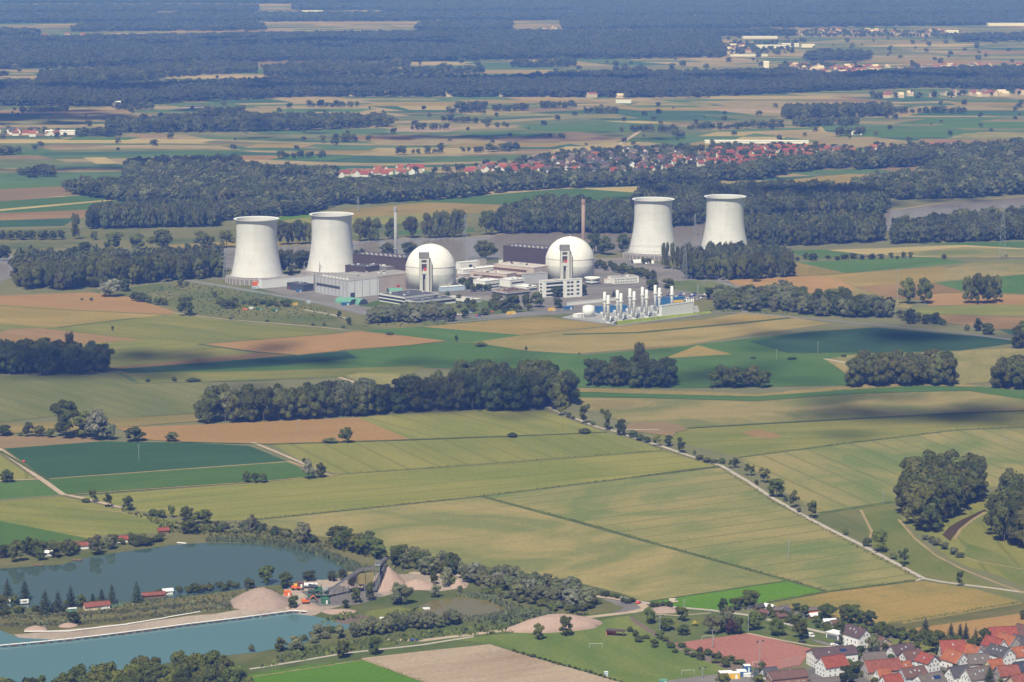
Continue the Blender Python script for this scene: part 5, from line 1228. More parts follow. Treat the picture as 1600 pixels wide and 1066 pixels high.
# ------------------------------------------------------------------ reactor domes
def reactor(px, py, label, lx, rz):
    e = thing("reactor_dome", label, "reactor building", G(px, py))
    r, zc = 29.0, 22.5
    MB().lathe([(r, 0), (r, zc - 4)], 96, cap0=True, cap1=False).build("drum", MATS["dome_lower"], e, True)
    prof = [(r + .05, zc - 4), (r + .05, zc)] + [(r * math.cos(a) + .05, zc + r * math.sin(a)) for a in [math.pi / 2 * i / 24 for i in range(1, 24)]] + [(.05, zc + r)]
    MB().lathe(prof, 96, cap0=False, cap1=True).build("dome", MATS["dome_upper"], e, True)
    MB().lathe([(r + .25, zc + 4.2), (r * math.cos(.16) + .35, zc + 4.6), (r * math.cos(.175) + .2, zc + 5.0)], 96, cap0=False, cap1=False).build("seam_ring", MATS["dome_lower"], e, True)
    MB().bar((0, 0, zc + r - .3), (0, 0, zc + r + 3.5), .18, 6).box((0, 0, zc + r + .3), (1.6, 1.6, 1.0)).build("lightning_rod", MATS["steel_grey"], e)
    # lift and material tower standing against the front
    t = put(None, "lift_tower", e, (lx, -33.0, 0), rz)
    b = MB()
    for x in (-5.2, 3.0):
        b.box((x, 0, 19.5), (1.9 if x < 0 else 2.6, 7.5, 39))
    b.box((-1.2, 2.2, 19.5), (6.4, 3.0, 38.8)).box((-3.6, -.4, 10), (1.4, 6, 20)).box((.9, -.4, 10), (1.4, 6, 20)).box((-1.2, -.6, 38.0), (6.3, 6, 1.6)).box((-1.2, -.6, 33.2), (6.3, 5.8, 1.4)).box((-1.2, -.6, 22.5), (6.3, 5.8, 3.4))
    b.build("frame_walls", MATS["dome_lower"], t)
    MB().box((-1.2, .55, 9.5), (4.2, .4, 18)).build("doorway", MATS["concrete_dark"], t)
    MB().box((-1.2, .5, 29), (6.2, .4, 9.2)).build("upper_opening", MATS["concrete"], t)
    MB().box((.2, -.6, 26.2), (2.8, 2.0, 3.0)).build("crane_trolley", MATS["red"], t)
    MB().box((-1.0, -.2, 42.3), (11.5, 7.5, 6.5)).build("machine_house", MATS["concrete_dark"], t)
    MB().box((5.6, 1.0, 18.5), (2.2, 4.5, 37)).build("stair_shaft", MATS["concrete"], t)
    MB().box((7.2, 1.2, 18), (.8, 4.0, 36)).build("cable_duct", MATS["dome_lower"], t)
    return e
reactor(673, 450, "white reactor dome nearer the grey chimney, concrete lift tower on its front", -5.5, R(8))
reactor(890.5, 437, "white reactor dome nearer the brown chimney, behind the white office block", -6.0, R(8))

def chimney(px, py, h, r, m, label):
    e = thing("chimney", label, "chimney", G(px, py))
    MB().lathe([(r * 1.25, 0), (r * 1.05, h * .5), (r, h - 6)], 20).build("shaft", MATS[m], e, True)
    MB().lathe([(r * 1.02, h - 6), (r * 1.25, h - 5.6), (r * 1.25, h - 1.4), (r * .95, h - 1), (r * .95, h)], 20, cap0=False).build("head", MATS[m], e)
    MB().lathe([(r * 1.55, h * .42), (r * 1.55, h * .42 + .8)], 16).build("gallery", MATS["steel_grey"], e)
chimney(618.5, 437, 87, 1.75, "stack_grey", "slender grey chimney left of the first dome")
chimney(911, 423, 87.5, 2.1, "stack_brown", "slender brown chimney right of the second dome")

# ------------------------------------------------------------------ plant buildings
def block(name, label, cat, xl, xc, xr, yc, hp, wall, roof="roof_grey", r=42, bands=(), parapet=.5, zoff=0.0, wall_right=None, group=None):
    """a building whose nearest corner stands at (xc, yc); left face reaches to xl, right face to xr"""
    s = S(yc); rz = R(r)
    lv = max(1.5, (xc - xl) / (math.sin(rz) * s)); lu = max(1.5, (xr - xc) / (math.cos(rz) * s)); h = hp / s
    e = thing(name, label, cat, G(xc, yc), rz, group)
    e.location.z = zoff
    b = MB(); b.box((lu / 2, lv / 2, h / 2), (lu, lv, h))
    b.build("wall", MATS[wall], e)
    if wall_right: MB().box((lu / 2, -.06, h / 2 - .1), (lu - .3, .14, h - .3)).build("end_wall", MATS[wall_right], e)
    rb = MB(); rb.box((lu / 2, lv / 2, h + .15), (lu - 1.0, lv - 1.0, .3)); rb.build("roof", MATS[roof], e)
    pb = MB()
    for c, d in (((lu / 2, 0), (lu + .3, .5)), ((lu / 2, lv), (lu + .3, .5)), ((0, lv / 2), (.5, lv - .5)), ((lu, lv / 2), (.5, lv - .5))):
        pb.box((c[0], c[1], h + parapet / 2), (d[0], d[1], parapet))
    pb.build("parapet", MATS[wall], e)
    for (f, a0, a1, z0, z1, m, nm) in bands:
        z0, z1 = z0 * h, z1 * h
        if f == "L": MB().box((-.02, lv * (1 - (a0 + a1) / 2), (z0 + z1) / 2), (.24, lv * (a1 - a0), z1 - z0)).build(nm, MATS[m], e)
        elif f == "R": MB().box((lu * (a0 + a1) / 2, -.1 if wall_right else -.02, (z0 + z1) / 2), (lu * (a1 - a0), .24, z1 - z0)).build(nm, MATS[m], e)
        elif f == "T": MB().box((lu * (a0 + a1) / 2, lv * (z0 / h + z1 / h) / 2, h + 1.0), (lu * (a1 - a0), lv * (z1 - z0) / h, 2.0)).build(nm, MATS[m], e)
    rg = random.Random(int(xc * 13 + yc))
    for i in range(min(6, int(lu * lv / 160)) if not label.startswith("long dark") else 0):
        q = (rg.uniform(1, 3), rg.uniform(1, 3), rg.uniform(.8, 2.2))
        MB().box((lu * rg.uniform(.15, .85), lv * rg.uniform(.15, .85), h + .3 + q[2] / 2), q).build("roof_unit", MATS[rg.choice(["steel_grey", "concrete", "white_metal", "roof_dark"])], e)
    return e, lu, lv, h
def roof_boxes(e, lu, lv, h, nx, ny, d, m, nm, fx=(.1, .9), fy=(.1, .9)):
    me = MB().box((0, 0, d[2] / 2), d).data(nm, MATS[m])
    for i in range(nx):
        for j in range(ny):
            put(me, nm, e, (lu * (fx[0] + (fx[1] - fx[0]) * (i + .5) / nx), lv * (fy[0] + (fy[1] - fy[0]) * (j + .5) / ny), h + .3))

e, lu, lv, h = block("turbine_hall", "long dark brown turbine hall behind the grey chimney", "turbine hall", 548, 634, 655, 446, 42, "clad_brown", "roof_dark", 55)
roof_boxes(e, lu, lv, h, 2, 9, (1.8, 2.6, 1.1), "concrete", "roof_vent", (.05, .6))
e, lu, lv, h = block("turbine_hall", "long dark brown turbine hall left of the second dome", "turbine hall", 786, 854, 876, 431, 41, "clad_brown", "roof_dark", 55)
roof_boxes(e, lu, lv, h, 2, 8, (1.8, 2.6, 1.1), "concrete", "roof_vent", (.05, .6))
block("annex_building", "dark brown lower annex in front of the western turbine hall", "industrial building", 538, 572, 592, 449, 31, "clad_brown", "roof_dark", 52)
e, lu, lv, h = block("auxiliary_building", "beige concrete block between grey hall and first dome", "industrial building", 537, 590, 645, 456, 23, "concrete_pink", "roof_grey", 46, bands=[("L", .02, .8, .62, .82, "brown_band", "window_band"), ("R", .52, .60, .02, .28, "red", "gate"), ("R", .80, .98, .66, .95, "clad_grey_dark", "louvre")])
block("auxiliary_building", "grey upper storey on the beige concrete block beside the first dome", "industrial building", 566, 604, 640, 446, 28, "concrete_dark", "roof_grey", 46)
e, lu, lv, h = block("machine_hall", "light grey panelled hall with a dark window strip", "hall", 488, 545, 590, 466, 26.5, "clad_grey", "roof_grey", 40,
      bands=[("L", .03, .74, .44, .60, "clad_grey_dark", "window_band"), ("R", .05, .2, .0, .3, "clad_grey_dark", "gate")], wall_right="white_metal")
jm = MB().box((0, 0, 0), (.12, .35, h * .96)).data("panel_joint", MATS["clad_grey_dark"])
for i in range(9): put(jm, "panel_joint", e, (-.07, lv * (i + .5) / 9, h * .5))
for i in range(4): put(jm, "panel_joint", e, (lu * (i + .8) / 4, -.15, h * .5), R(90))
roof_boxes(e, lu, lv, h, 1, 8, (1.4, 3.0, 1.3), "white", "roof_vent", (0, .25))
block("store_building", "long low white building at the first cooling tower's foot", "store", 404, 409, 486, 451, 14, "white_metal", "brown_band", 36)
block("shed", "dark low shed between the white store and the grey hall", "shed", 446, 474, 489, 456, 10, "clad_grey_dark", "roof_dark", 44)
block("office_building", "flat dark-roofed office pavilion with white fascia bands", "offices", 590, 632, 684, 477, 12, "white", "roof_dark", 42,
      bands=[("L", 0, 1, .14, .42, "glass_dark", "window_band"), ("L", 0, 1, .58, .84, "glass_dark", "window_band"), ("R", 0, 1, .14, .42, "glass_dark", "window_band"), ("R", 0, 1, .58, .84, "glass_dark", "window_band")])
block("office_wing", "low dark-roofed wing in front of the office pavilion", "offices", 632, 650, 711, 480, 8, "white", "roof_dark", 38, bands=[("R", 0, 1, .35, .80, "glass_dark", "window_band"), ("L", 0, 1, .35, .80, "glass_dark", "window_band")])
block("gatehouse", "white low building with pale blue wall at the first dome's foot", "industrial building", 684, 690, 726, 456, 6.5, "blue_pale", "white", 30)
block("garage_row", "long pale flat roof over the car ports beside the offices", "car port", 690, 736, 752, 475, 5, "white", "concrete", 55, bands=[("L", 0, 1, .05, .5, "glass_dark", "car_bay")])
block("canteen", "white cube building between the two domes", "offices", 739, 758, 781, 454, 14, "white", "white_metal", 46, bands=[("R", .1, .95, .18, .30, "glass_dark", "window_band"), ("R", .1, .95, .50, .62, "glass_dark", "window_band"), ("L", .45, .55, .1, .7, "glass_dark", "window_band")])
block("workshop", "white stepped building beside the white cube", "workshop", 781, 797, 820, 449, 11, "white", "white_metal", 44, bands=[("R", .1, .95, .45, .65, "glass_dark", "window_band")])
block("workshop", "low white flat-roofed building left of the office block", "workshop", 804, 822, 839, 455, 6, "white", "white", 42, bands=[("R", 0, 1, .1, .55, "glass_dark", "window_band"), ("L", 0, 1, .1, .55, "glass_dark", "window_band")])
block("workshop", "brown flat-roofed low building in front of the white flat one", "workshop", 769, 792, 828, 463, 6, "concrete", "brown_band", 38, bands=[("R", 0, 1, .1, .6, "glass_dark", "window_band"), ("L", 0, 1, .1, .6, "glass_dark", "window_band")])
floors = [("R", .14, .97, .06 + .24 * i, .19 + .24 * i, "glass_dark", "window_band") for i in range(4)]
block("office_block", "white four-storey office block, longer west wing with full window bands", "offices", 842, 849, 882, 465, 25, "white", "concrete", 30, bands=floors + [("L", .3, .7, .1 + .22 * i, .2 + .22 * i, "glass_dark", "window") for i in range(4)])
wins = [("R", a, a + .16, .14 + .22 * i, .24 + .22 * i, "glass_dark", "window") for i in range(4) for a in (.08, .30, .66)]
block("office_block", "taller east part of the white office block with single windows", "offices", 880, 884, 910, 465.5, 28, "white", "concrete", 30, bands=wins)
block("service_building", "stepped beige concrete building with two brown bands left of the second dome", "industrial building", 771, 834, 860, 442, 23, "concrete_pink", "concrete", 52, bands=[("L", .0, .82, .66, .82, "brown_band", "window_band"), ("L", 0, .7, .30, .46, "brown_band", "window_band")])
block("service_building", "white penthouse on the stepped beige building", "industrial building", 779, 802, 816, 424, 14, "white", "concrete", 46)
block("service_building", "lower beige building with one brown band, nearer the river tree", "industrial building", 734, 792, 806, 442, 13, "concrete_pink", "concrete", 55, bands=[("L", .1, .9, .45, .7, "brown_band", "window_band")])
block("service_building", "grey windowless block below the second dome", "industrial building", 815, 819, 856, 444, 15, "clad_grey", "roof_grey", 30)
block("store_building", "white flat store right of the first dome", "store", 712, 719, 753, 421, 10, "white", "white_metal", 36, bands=[("R", .4, .55, .2, .6, "glass_dark", "gate")])
block("store_building", "grey square tower block beside the white flat store", "store", 746, 750, 760, 420, 14, "concrete", "roof_grey", 36)
block("store_building", "second white flat store, in front of the first", "store", 714, 724, 777, 430, 8, "white", "white", 40, bands=[("R", .1, .9, .2, .5, "glass_dark", "window_band")])
block("store_building", "light grey low store east of the first dome", "store", 716, 722, 760, 437, 8, "concrete", "white_metal", 36, bands=[("R", .05, .95, .2, .5, "brown_band", "window_band")])
block("training_building", "long white two-storey building right of the second dome", "offices", 950, 959, 999, 444, 9.5, "white", "roof_grey", 24, bands=[("R", .06 + .1 * i, .11 + .1 * i, z, z + .2, "glass_dark", "window") for i in range(9) for z in (.16, .58)])
block("hut", "small orange-roofed white hut beside the long white building", "hut", 944, 947, 953, 443, 6, "white", "orange", 30)
e = thing("round_building", "white round two-storey pavilion beside the office block", "pavilion", G(925.5, 444))
MB().lathe([(8.6, 0), (8.6, 7.2)], 40).build("wall", MATS["white"], e, True)
for z in (1.2, 4.4): MB().lathe([(8.75, z), (8.75, z + 1.4)], 40).build("window_band", MATS["glass_dark"], e, True)
MB().lathe([(9.3, 7.2), (9.3, 8.0), (7, 8.2)], 40).build("roof", MATS["white"], e)
def fence(px, hh, label, gap=12.0, m="lattice", name="fence"):
    pts = [G(*p) for p in px]; o0 = pts[0]
    e = thing(name, label, "fence", o0)
    b = MB(); r = MB()
    for a, c in zip(pts, pts[1:]):
        n = max(1, int((c - a).length / gap))
        for i in range(n + 1):
            p = a.lerp(c, i / n) - o0
            b.bar(p, p + Vector((0, 0, hh)), .14, 5)
        for z in (.12, .38, .64, .95):
            r.bar(a - o0 + Vector((0, 0, hh * z)), c - o0 + Vector((0, 0, hh * z)), .09, 4)
    b.build("post", MATS[m], e); r.build("rail", MATS[m], e)
fence([(610, 500), (700, 503), (780, 497), (860, 490), (911, 486.5)], 3.4, "grey double security fence along the front of the power station")
fence([(290, 441), (350, 450), (420, 461), (480, 472), (560, 490), (610, 500)], 3.4, "grey security fence along the rail siding")
fence([(890, 498), (930, 504), (962, 508.5)], 2.6, "light fence round the gas turbine yard")
e = thing("boundary_wall", "long white wall beneath the office block trees", "wall", G(886, 478))
a, c = G(886, 478) - G(886, 478), G(966, 469) - G(886, 478)
MB().prism([(a.x, a.y), (c.x, c.y), (c.x - .3, c.y + 1.2), (a.x - .3, a.y + 1.2)], 0, 3.4).build("wall", MATS["white"], e)
MB().prism([(a.x - .15, a.y - .15), (c.x + .15, c.y - .15), (c.x - .1, c.y + 1.4), (a.x - .5, a.y + 1.4)], 3.4, 3.8).build("coping", MATS["concrete"], e)

def container(px, py, wpx, dpx, hp, m, label, rz=30, name="container", roof=None, cat="container"):
    s = S(py); L, D, Hh = wpx / s, dpx, hp / s
    e = thing(name, label, cat, G(px, py, .05), R(rz))
    b = MB(); b.box((0, 0, Hh / 2 + .1), (L, D, Hh)); b.build("box", MATS[m], e)
    k = MB()
    for x in (-L / 2, L / 2):
        for y in (-D / 2, D / 2): k.box((x, y, Hh / 2 + .08), (.25, .25, Hh + .16))
    k.build("corner_posts", MATS[m], e)
    MB().box((0, 0, Hh + .2), (L + .3, D + .3, .18)).build("roof", MATS[roof or m], e)
    MB().box((L * .2, -D / 2 - .05, Hh * .42), (L * .22, .12, Hh * .75)).build("door", MATS["white" if m != "white" else "steel_grey"], e)
for a in [(400, 447, 9, 6, 6, "orange", "orange container at the first cooling tower"), (485, 440, 6, 5, 6, "orange", "orange container behind the white store"),
          (454, 452, 8, 5, 4, "red", "red container before the dark shed"), (399, 451, 10, 4, 3, "blue_pale", "pale blue container left of the white store"),
          (467, 456, 8, 4, 3, "blue_clad", "blue container before the dark shed"), (888, 484, 13, 6, 5, "blue_clad", "blue container by the perimeter fence"),
          (799, 491, 13, 5, 3, "yellow", "yellow machine body by the barn roof"), (862, 486, 9, 5, 4, "yellow", "yellow container by the white roof"),
          (429, 486, 10, 4, 3, "green_paint", "green rubble container, the eastern one"), (405, 484, 8, 4, 2.5, "green_paint", "green rubble container, the western one"),
          (393, 483, 6, 4, 2.5, "white", "white container among the green ones"), (383, 485, 5, 4, 2.5, "orange", "small orange skip beside the green containers"),
          (462, 477, 6, 3, 3, "yellow", "yellow truck body on the siding road"), (648, 453, 8, 4, 2.5, "orange", "orange awning before the lift tower"),
          (540, 477, 12, 5, 4, "blue_clad", "blue container beside the green tent"), (530, 473, 8, 4, 3, "orange", "orange container beside the green tent"),
          (482, 474, 4, 4, 4, "blue_pale", "small pale blue cabin at the siding")]:
    container(*a)
def tent(px, py, L, Wd, hh, rz, m, label, end="clad_grey_dark"):
    e = thing("arched_tent", label, "tent", G(px, py, .05), R(rz)); b = MB(); n = 10; k = len(b.v)
    prof = [(Wd / 2 * math.cos(math.pi * i / n), hh * math.sin(math.pi * i / n)) for i in range(n + 1)]
    for i in range(n):
        b.face([(0, prof[i][0], prof[i][1]), (L, prof[i][0], prof[i][1]), (L, prof[i+1][0], prof[i+1][1]), (0, prof[i+1][0], prof[i+1][1])])
    b.build("cover", MATS[m], e)
    f = MB(); f.face([(.2, y, z) for y, z in prof]); f.build("opening", MATS[end], e)
    g = MB(); g.face([(L - .2, y, z) for y, z in prof[::-1]]); g.build("back_panel", MATS[m], e)
tent(553, 476, 26, 13, 6, 132, "green_tarp", "green arched tent, the western of two with dark mouths")
tent(568, 476, 26, 13, 6, 132, "green_tarp", "green arched tent, the eastern of two with dark mouths")
tent(606, 457, 16, 10, 5, 20, "green_tarp", "small green arched tent behind the office pavilion")
tent(988, 411, 14, 9, 4, 20, "white", "white tent at the third cooling tower's base, western one")
tent(1006, 412, 12, 8, 3.5, 20, "white", "white tent at the third cooling tower's base, eastern one")

# ------------------------------------------------------------------ gas turbine yard
crop("pad", (.36, .36, .35), (.46, .46, .45), patch=.6, neutral=True)
sheet("yard", [(876,497),(905,489),(1020,478),(1090,478),(1094,492),(966,509)], "pad")
HATCH = MB().box((0, 0, 0), (.8, .8, .8)).data("access_hatch", MATS["clad_grey_dark"])
def steel_stack(px, py, hp, label, grp):
    s = S(py); Hh = hp / s
    e = thing("steel_stack", label, "stack", G(px, py, .3), 0, grp)
    MB().lathe([(1.7, 0), (1.65, Hh * .66), (1.6, Hh)], 20).build("shaft", MATS["steel"], e, True)
    MB().lathe([(1.7, Hh * .66), (2.5, Hh * .69), (2.5, Hh * .715), (1.65, Hh * .72)], 20).build("collar", MATS["steel"], e)
    MB().box((0, 0, .6), (4.4, 4.4, 1.2)).build("base_block", MATS["steel"], e)
    for z in (.18, .30, .42, .54): put(HATCH, "access_hatch", e, (-1.35, -1.0, Hh * z))
FR = [(950,504.5),(970,501.5),(990.5,498.5),(1010,496),(1030,493),(1049.5,490.5)]
BK = [(944.5,499),(964.5,496),(984,493.5),(1003.5,491),(1023.5,488.5)]
for i, q in enumerate(FR): steel_stack(*q, 43.5, "%s white steel stack of the front row, from the tank" % ORD[i], "white steel stacks")
for i, q in enumerate(BK): steel_stack(*q, 43, "%s white steel stack of the back row, from the tank" % ORD[i], "white steel stacks")
def turbine_unit(px, py, label, seed):
    rg = random.Random(seed)
    e = thing("turbine_unit", label, "turbine", G(px, py, .3), R(42), "gas turbine units"); e.scale = (.8, .8, .55)
    MB().box((0, 5, 2.4), (5.4, 13, 4.8)).build("casing", MATS["white_metal"], e)
    MB().box((0, 12, 6.2), (6.0, 5.5, 4.4)).box((0, 12, 3), (4.5, 4.5, 3)).build("air_intake", MATS["steel"], e)
    MB().bar((-2, -3, 3.5), (-2, 9, 3.5), .8, 8).bar((2, -3, 5.5), (2, 5, 5.5), .6, 8).bar((2, 5, 5.5), (2, 5, 9.5), .6, 8).build("pipe", MATS["steel_grey"], e)
    b = MB()
    for i in range(9): b.box((rg.uniform(-4, 4), rg.uniform(-6, 13), rg.uniform(1, 7)), (rg.uniform(.8, 2.4), rg.uniform(.8, 2.4), rg.uniform(1, 3)))
    b.build("auxiliaries", MATS["steel"], e)
    k = MB()
    for i in range(7): k.box((rg.uniform(-3.2, 3.2), rg.uniform(-2.5, 11), rg.uniform(1, 6)), (rg.uniform(.5, 1.3), rg.uniform(.5, 1.3), rg.uniform(.6, 1.6)))
    k.build("dark_fitting", MATS["clad_grey_dark"], e)
for i, (x, y) in enumerate(FR): turbine_unit(x + 9, y - 3.4, "%s white turbine unit at the front stacks, from the tank" % ORD[i], 60 + i)
for i, (x, y) in enumerate(BK): turbine_unit(x + 8, y - 3.2, "%s white turbine unit at the back stacks, from the tank" % ORD[i], 80 + i)
block("switch_house", "long pale grey wall building at the east end of the steel stacks", "industrial building", 1030, 1034, 1086.5, 496.5, 18, "steel", "steel_grey", 42)
block("switch_house", "bright blue hall behind the steel stacks, nearer the tank", "hall", 930, 934, 981, 490, 9.5, "blue_clad", "blue_clad", 20)
block("switch_house", "bright blue hall with a yellow window strip, east of the stacks", "hall", 1021, 1025, 1071, 481, 13.5, "blue_clad", "blue_clad", 26, bands=[("R", .50, .96, .45, .72, "yellow", "window_band")])
e = thing("storage_tank", "white round tank at the west end of the gas turbine yard", "tank", G(919.5, 494.5, .3))
MB().lathe([(6.4, 0), (6.4, 10.4)], 40).build("shell", MATS["steel"], e, True)
MB().lathe([(6.5, 10.4), (5.2, 11.4), (2.5, 12.2), (.1, 12.4)], 40, cap0=False).build("roof", MATS["white_metal"], e, True)
container(904, 496, 14, 7, 5.5, "white", "low white annex left of the white tank", 42, "annex_building", cat="industrial building")
for i, x in enumerate((1073, 1076.5, 1080, 1083)):
    e = thing("vent_pipe", "%s thin vent pipe behind the grey switch house, from the blue hall" % ORD[i], "pipe", G(x, 484))
    MB().lathe([(.7, 0), (.65, 13)], 10).build("tube", MATS["steel"], e, True); MB().lathe([(.9, 12.4), (.9, 13.2)], 10).build("cap", MATS["steel_grey"], e)
# green bank in front of the yard
b = MB(); A, C = G(965, 508.5), G(1112, 489); d = (C - A).normalized(); nrm = Vector((-d.y, d.x, 0))
n = 16
for i in range(n):
    p, q = A.lerp(C, i / n), A.lerp(C, (i + 1) / n); h0 = 4.4 * (1 - .6 * i / n); h1 = 4.4 * (1 - .6 * (i + 1) / n)
    b.face([p, q, q + nrm * 2.2 + Vector((0, 0, h1)), p + nrm * 2.2 + Vector((0, 0, h0))]); b.face([p + nrm * 2.2 + Vector((0, 0, h0)), q + nrm * 2.2 + Vector((0, 0, h1)), q + nrm * 7, p + nrm * 7])
o = b.build("bank", MATS["bank_bright"]); o["kind"] = "structure"
ribbon("path", [(880,499),(925,504),(965,510.5),(1040,500.5),(1112,490.5)], 3.0, "asphalt")

# ------------------------------------------------------------------ pylons, wires, poles
def pylon(px, py, hp, label, wbase=.13, arms=(.62, .76, .9), yaw=20, armw=.17):
    s = S(py); Hh = hp / s; e = thing("power_pylon", label, "pylon", G(px, py), R(yaw))
    b = MB(); wb = Hh * wbase / 2
    def at(z, i, j): k = wb * (1 - z) + wb * .16 * z if z < .6 else wb * .5 * (1 - (z - .6) * 1.6); return Vector((i * max(.35, k), j * max(.35, k), z * Hh))
    zs = [0, .16, .3, .42, .52, .6, .68, .76, .84, .92, 1]
    for k in range(len(zs) - 1):
        for i, j in ((-1, -1), (1, -1), (1, 1), (-1, 1)):
            b.bar(at(zs[k], i, j), at(zs[k+1], i, j), .17, 4)
            i2, j2 = -j, i
            b.bar(at(zs[k], i, j), at(zs[k+1], i2, j2), .10, 4); b.bar(at(zs[k], i2, j2), at(zs[k+1], i, j), .10, 4)
    b.build("mast", MATS["lattice"], e)
    for q, z in enumerate(arms):
        a = MB(); l = Hh * armw * (1.0 if q == 1 else .8)
        for sx in (-1, 1):
            for y in (-.4, .4):
                a.bar((0, y, z * Hh), (sx * l, 0, z * Hh - .3), .14, 4); a.bar((0, y, z * Hh + 1.6), (sx * l, 0, z * Hh - .3), .12, 4)
            a.bar((sx * l, 0, z * Hh - .3), (sx * l, 0, z * Hh - 2.4), .12, 4)
        a.build("crossarm", MATS["lattice"], e)
    return e, Hh, arms, yaw, armw
def tips(P):
    e, Hh, arms, yaw, armw = P; out = []
    for q, z in enumerate(arms):
        l = Hh * armw * (1.0 if q == 1 else .8)
        for sx in (-1, 1):
            out.append(e.location + Vector((sx * l * math.cos(R(yaw)), sx * l * math.sin(R(yaw)), z * Hh - 2.4)))
    return out
def span(P, Q, sag, label):
    e = thing("power_line", label, "cable", P[0].location)
    for a, c in zip(tips(P), tips(Q)):
        b = MB(); prev = None
        for i in range(19):
            t = i / 18; p = a.lerp(c, t) - P[0].location - Vector((0, 0, 4 * sag * t * (1 - t)))
            if prev is not None: b.bar(prev, p, .10, 4)
            prev = p
        b.build("wire", MATS["wire"], e)
PA = pylon(352, 437, 47, "lattice pylon left of the first cooling tower")
PB = pylon(727, 407, 72, "tall lattice pylon by the river above the first dome", yaw=60)
PC = pylon(1070, 437, 62, "lattice pylon in front of the columnar poplars", yaw=70)
PD = pylon(1086, 368, 34, "distant lattice pylon between the two right-hand cooling towers", yaw=70)
PE = pylon(1566, 405, 84, "tall lattice pylon in the fields near the river bend", yaw=80, armw=.14)
PF = pylon(1090, 470, 26, "slim lattice mast behind the green bank", .06, (.9,), armw=.06)
PG = pylon(560, 330, 22, "faint small pylon beyond the river", yaw=60)
span(PA, PB, 11, "power lines crossing before the two western cooling towers")
span(PB, PC, 10, "power lines passing before the third cooling tower")
span(PC, PE, 12, "power lines running east over the plantation")
span(PD, PE, 14, "power lines crossing before the farthest cooling tower")
e = thing("substation_gantry", "steel portal gantry before the second cooling tower", "gantry", G(505, 436), R(20))
b = MB()
for x in (-4.5, 4.5): b.bar((x, 0, 0), (x, 0, 21), .28, 6).bar((x, 1.4, 0), (x, 0, 14), .18, 5)
b.build("post", MATS["concrete_dark"], e)
MB().bar((-5.5, 0, 11), (5.5, 0, 11), .25, 5).bar((-5.5, 0, 15.5), (5.5, 0, 15.5), .25, 5).build("crossbeam", MATS["lattice"], e)
e = thing("substation_gantry", "lower steel gantry beside the brown annex", "gantry", G(534, 440), R(20))
MB().bar((-2, 0, 0), (-2, 0, 9), .25, 6).bar((2, 0, 0), (2, 0, 9), .25, 6).build("post", MATS["concrete_dark"], e); MB().bar((-3, 0, 8.5), (3, 0, 8.5), .25, 5).build("crossbeam", MATS["lattice"], e)
def pole(px, py, hp, label, r=.16, arm=1.6, name="power_pole"):
    Hh = hp / S(py); e = thing(name, label, "pole", G(px, py, .2), R(25))
    MB().lathe([(r * 1.3, -.1), (r, Hh)], 8).build("shaft", MATS["lattice"], e)
    MB().bar((-arm, 0, Hh - .6), (arm, 0, Hh - .6), .10, 4).bar((-arm * .6, 0, Hh - 2.0), (arm * .6, 0, Hh - 2.0), .08, 4).build("crossarm", MATS["lattice"], e)
for a in [(217,719,25,"lone power pole in the blue-green field"),(465,674,19,"lone power pole in the bare brown field"),(1232,874,33,"lone power pole in the wheat beside the white track"),
          (1213,563,18,"power pole in the upper green field, west one"),(1278,552,18,"power pole in the dark green field, east one"),(1380,787,19,"power pole at the edge of the round poplar stand"),
          (1570,695,15,"power pole in the striped wheat field"),(1069,951,15,"dark lattice pole at the bright green field")]:
    pole(*a)
pole(1402, 478, 58, "thin tall mast left of the two big lone trees", .3, 1.0)
for i, (x, y) in enumerate([(1080,441),(1100,446),(1122,442),(1140,452),(1065,447),(965,455)]):
    pole(x, y, 9, "street lamp on the road behind the steel stacks", .14, .8, "street_lamp")["group"] if False else None
    KL = pole(x, y, 9, "street lamp on the road behind the steel stacks", .14, .8, "street_lamp")
for o in scene.objects:
    if o.name.startswith("street_lamp"): o["group"] = "street lamps behind the steel stacks"; o["category"] = "street lamp"

for i, (x0, y0, x1, y1, n) in enumerate([(300, 446, 480, 474, 9), (700, 480, 860, 492, 8), (880, 455, 1000, 449, 6), (640, 487, 700, 490, 3), (930, 470, 1010, 462, 5)]):
    for k in range(n):
        t = (k + .5) / n
        pole(x0 + (x1 - x0) * t, y0 + (y1 - y0) * t, 8.5, "lamp post on the inner roads of the power station", .13, .7, "lamp_post")
for o in scene.objects:
    if o.name.startswith("lamp_post"): o["group"] = "lamp posts of the power station"; o["category"] = "lamp post"
e = thing("pipe_bridge", "long pipe bridge between the beige block and the stepped beige building", "pipe bridge", G(700, 444))
a, c = G(712, 443) - G(700, 444), G(775, 436) - G(700, 444); b = MB()
for k in range(4): b.bar(a + Vector((0, .6 * k, 5 + .4 * (k % 2))), c + Vector((0, .6 * k, 5 + .4 * (k % 2))), .25, 6)
b.build("pipe", MATS["steel"], e); g = MB()
for k in range(7):
    p = a.lerp(c, k / 6); g.bar(p, p + Vector((0, 0, 5)), .2, 5); g.bar(p + Vector((0, 2, 0)), p + Vector((0, 2, 5)), .2, 5)
g.build("trestle", MATS["steel_grey"], e)
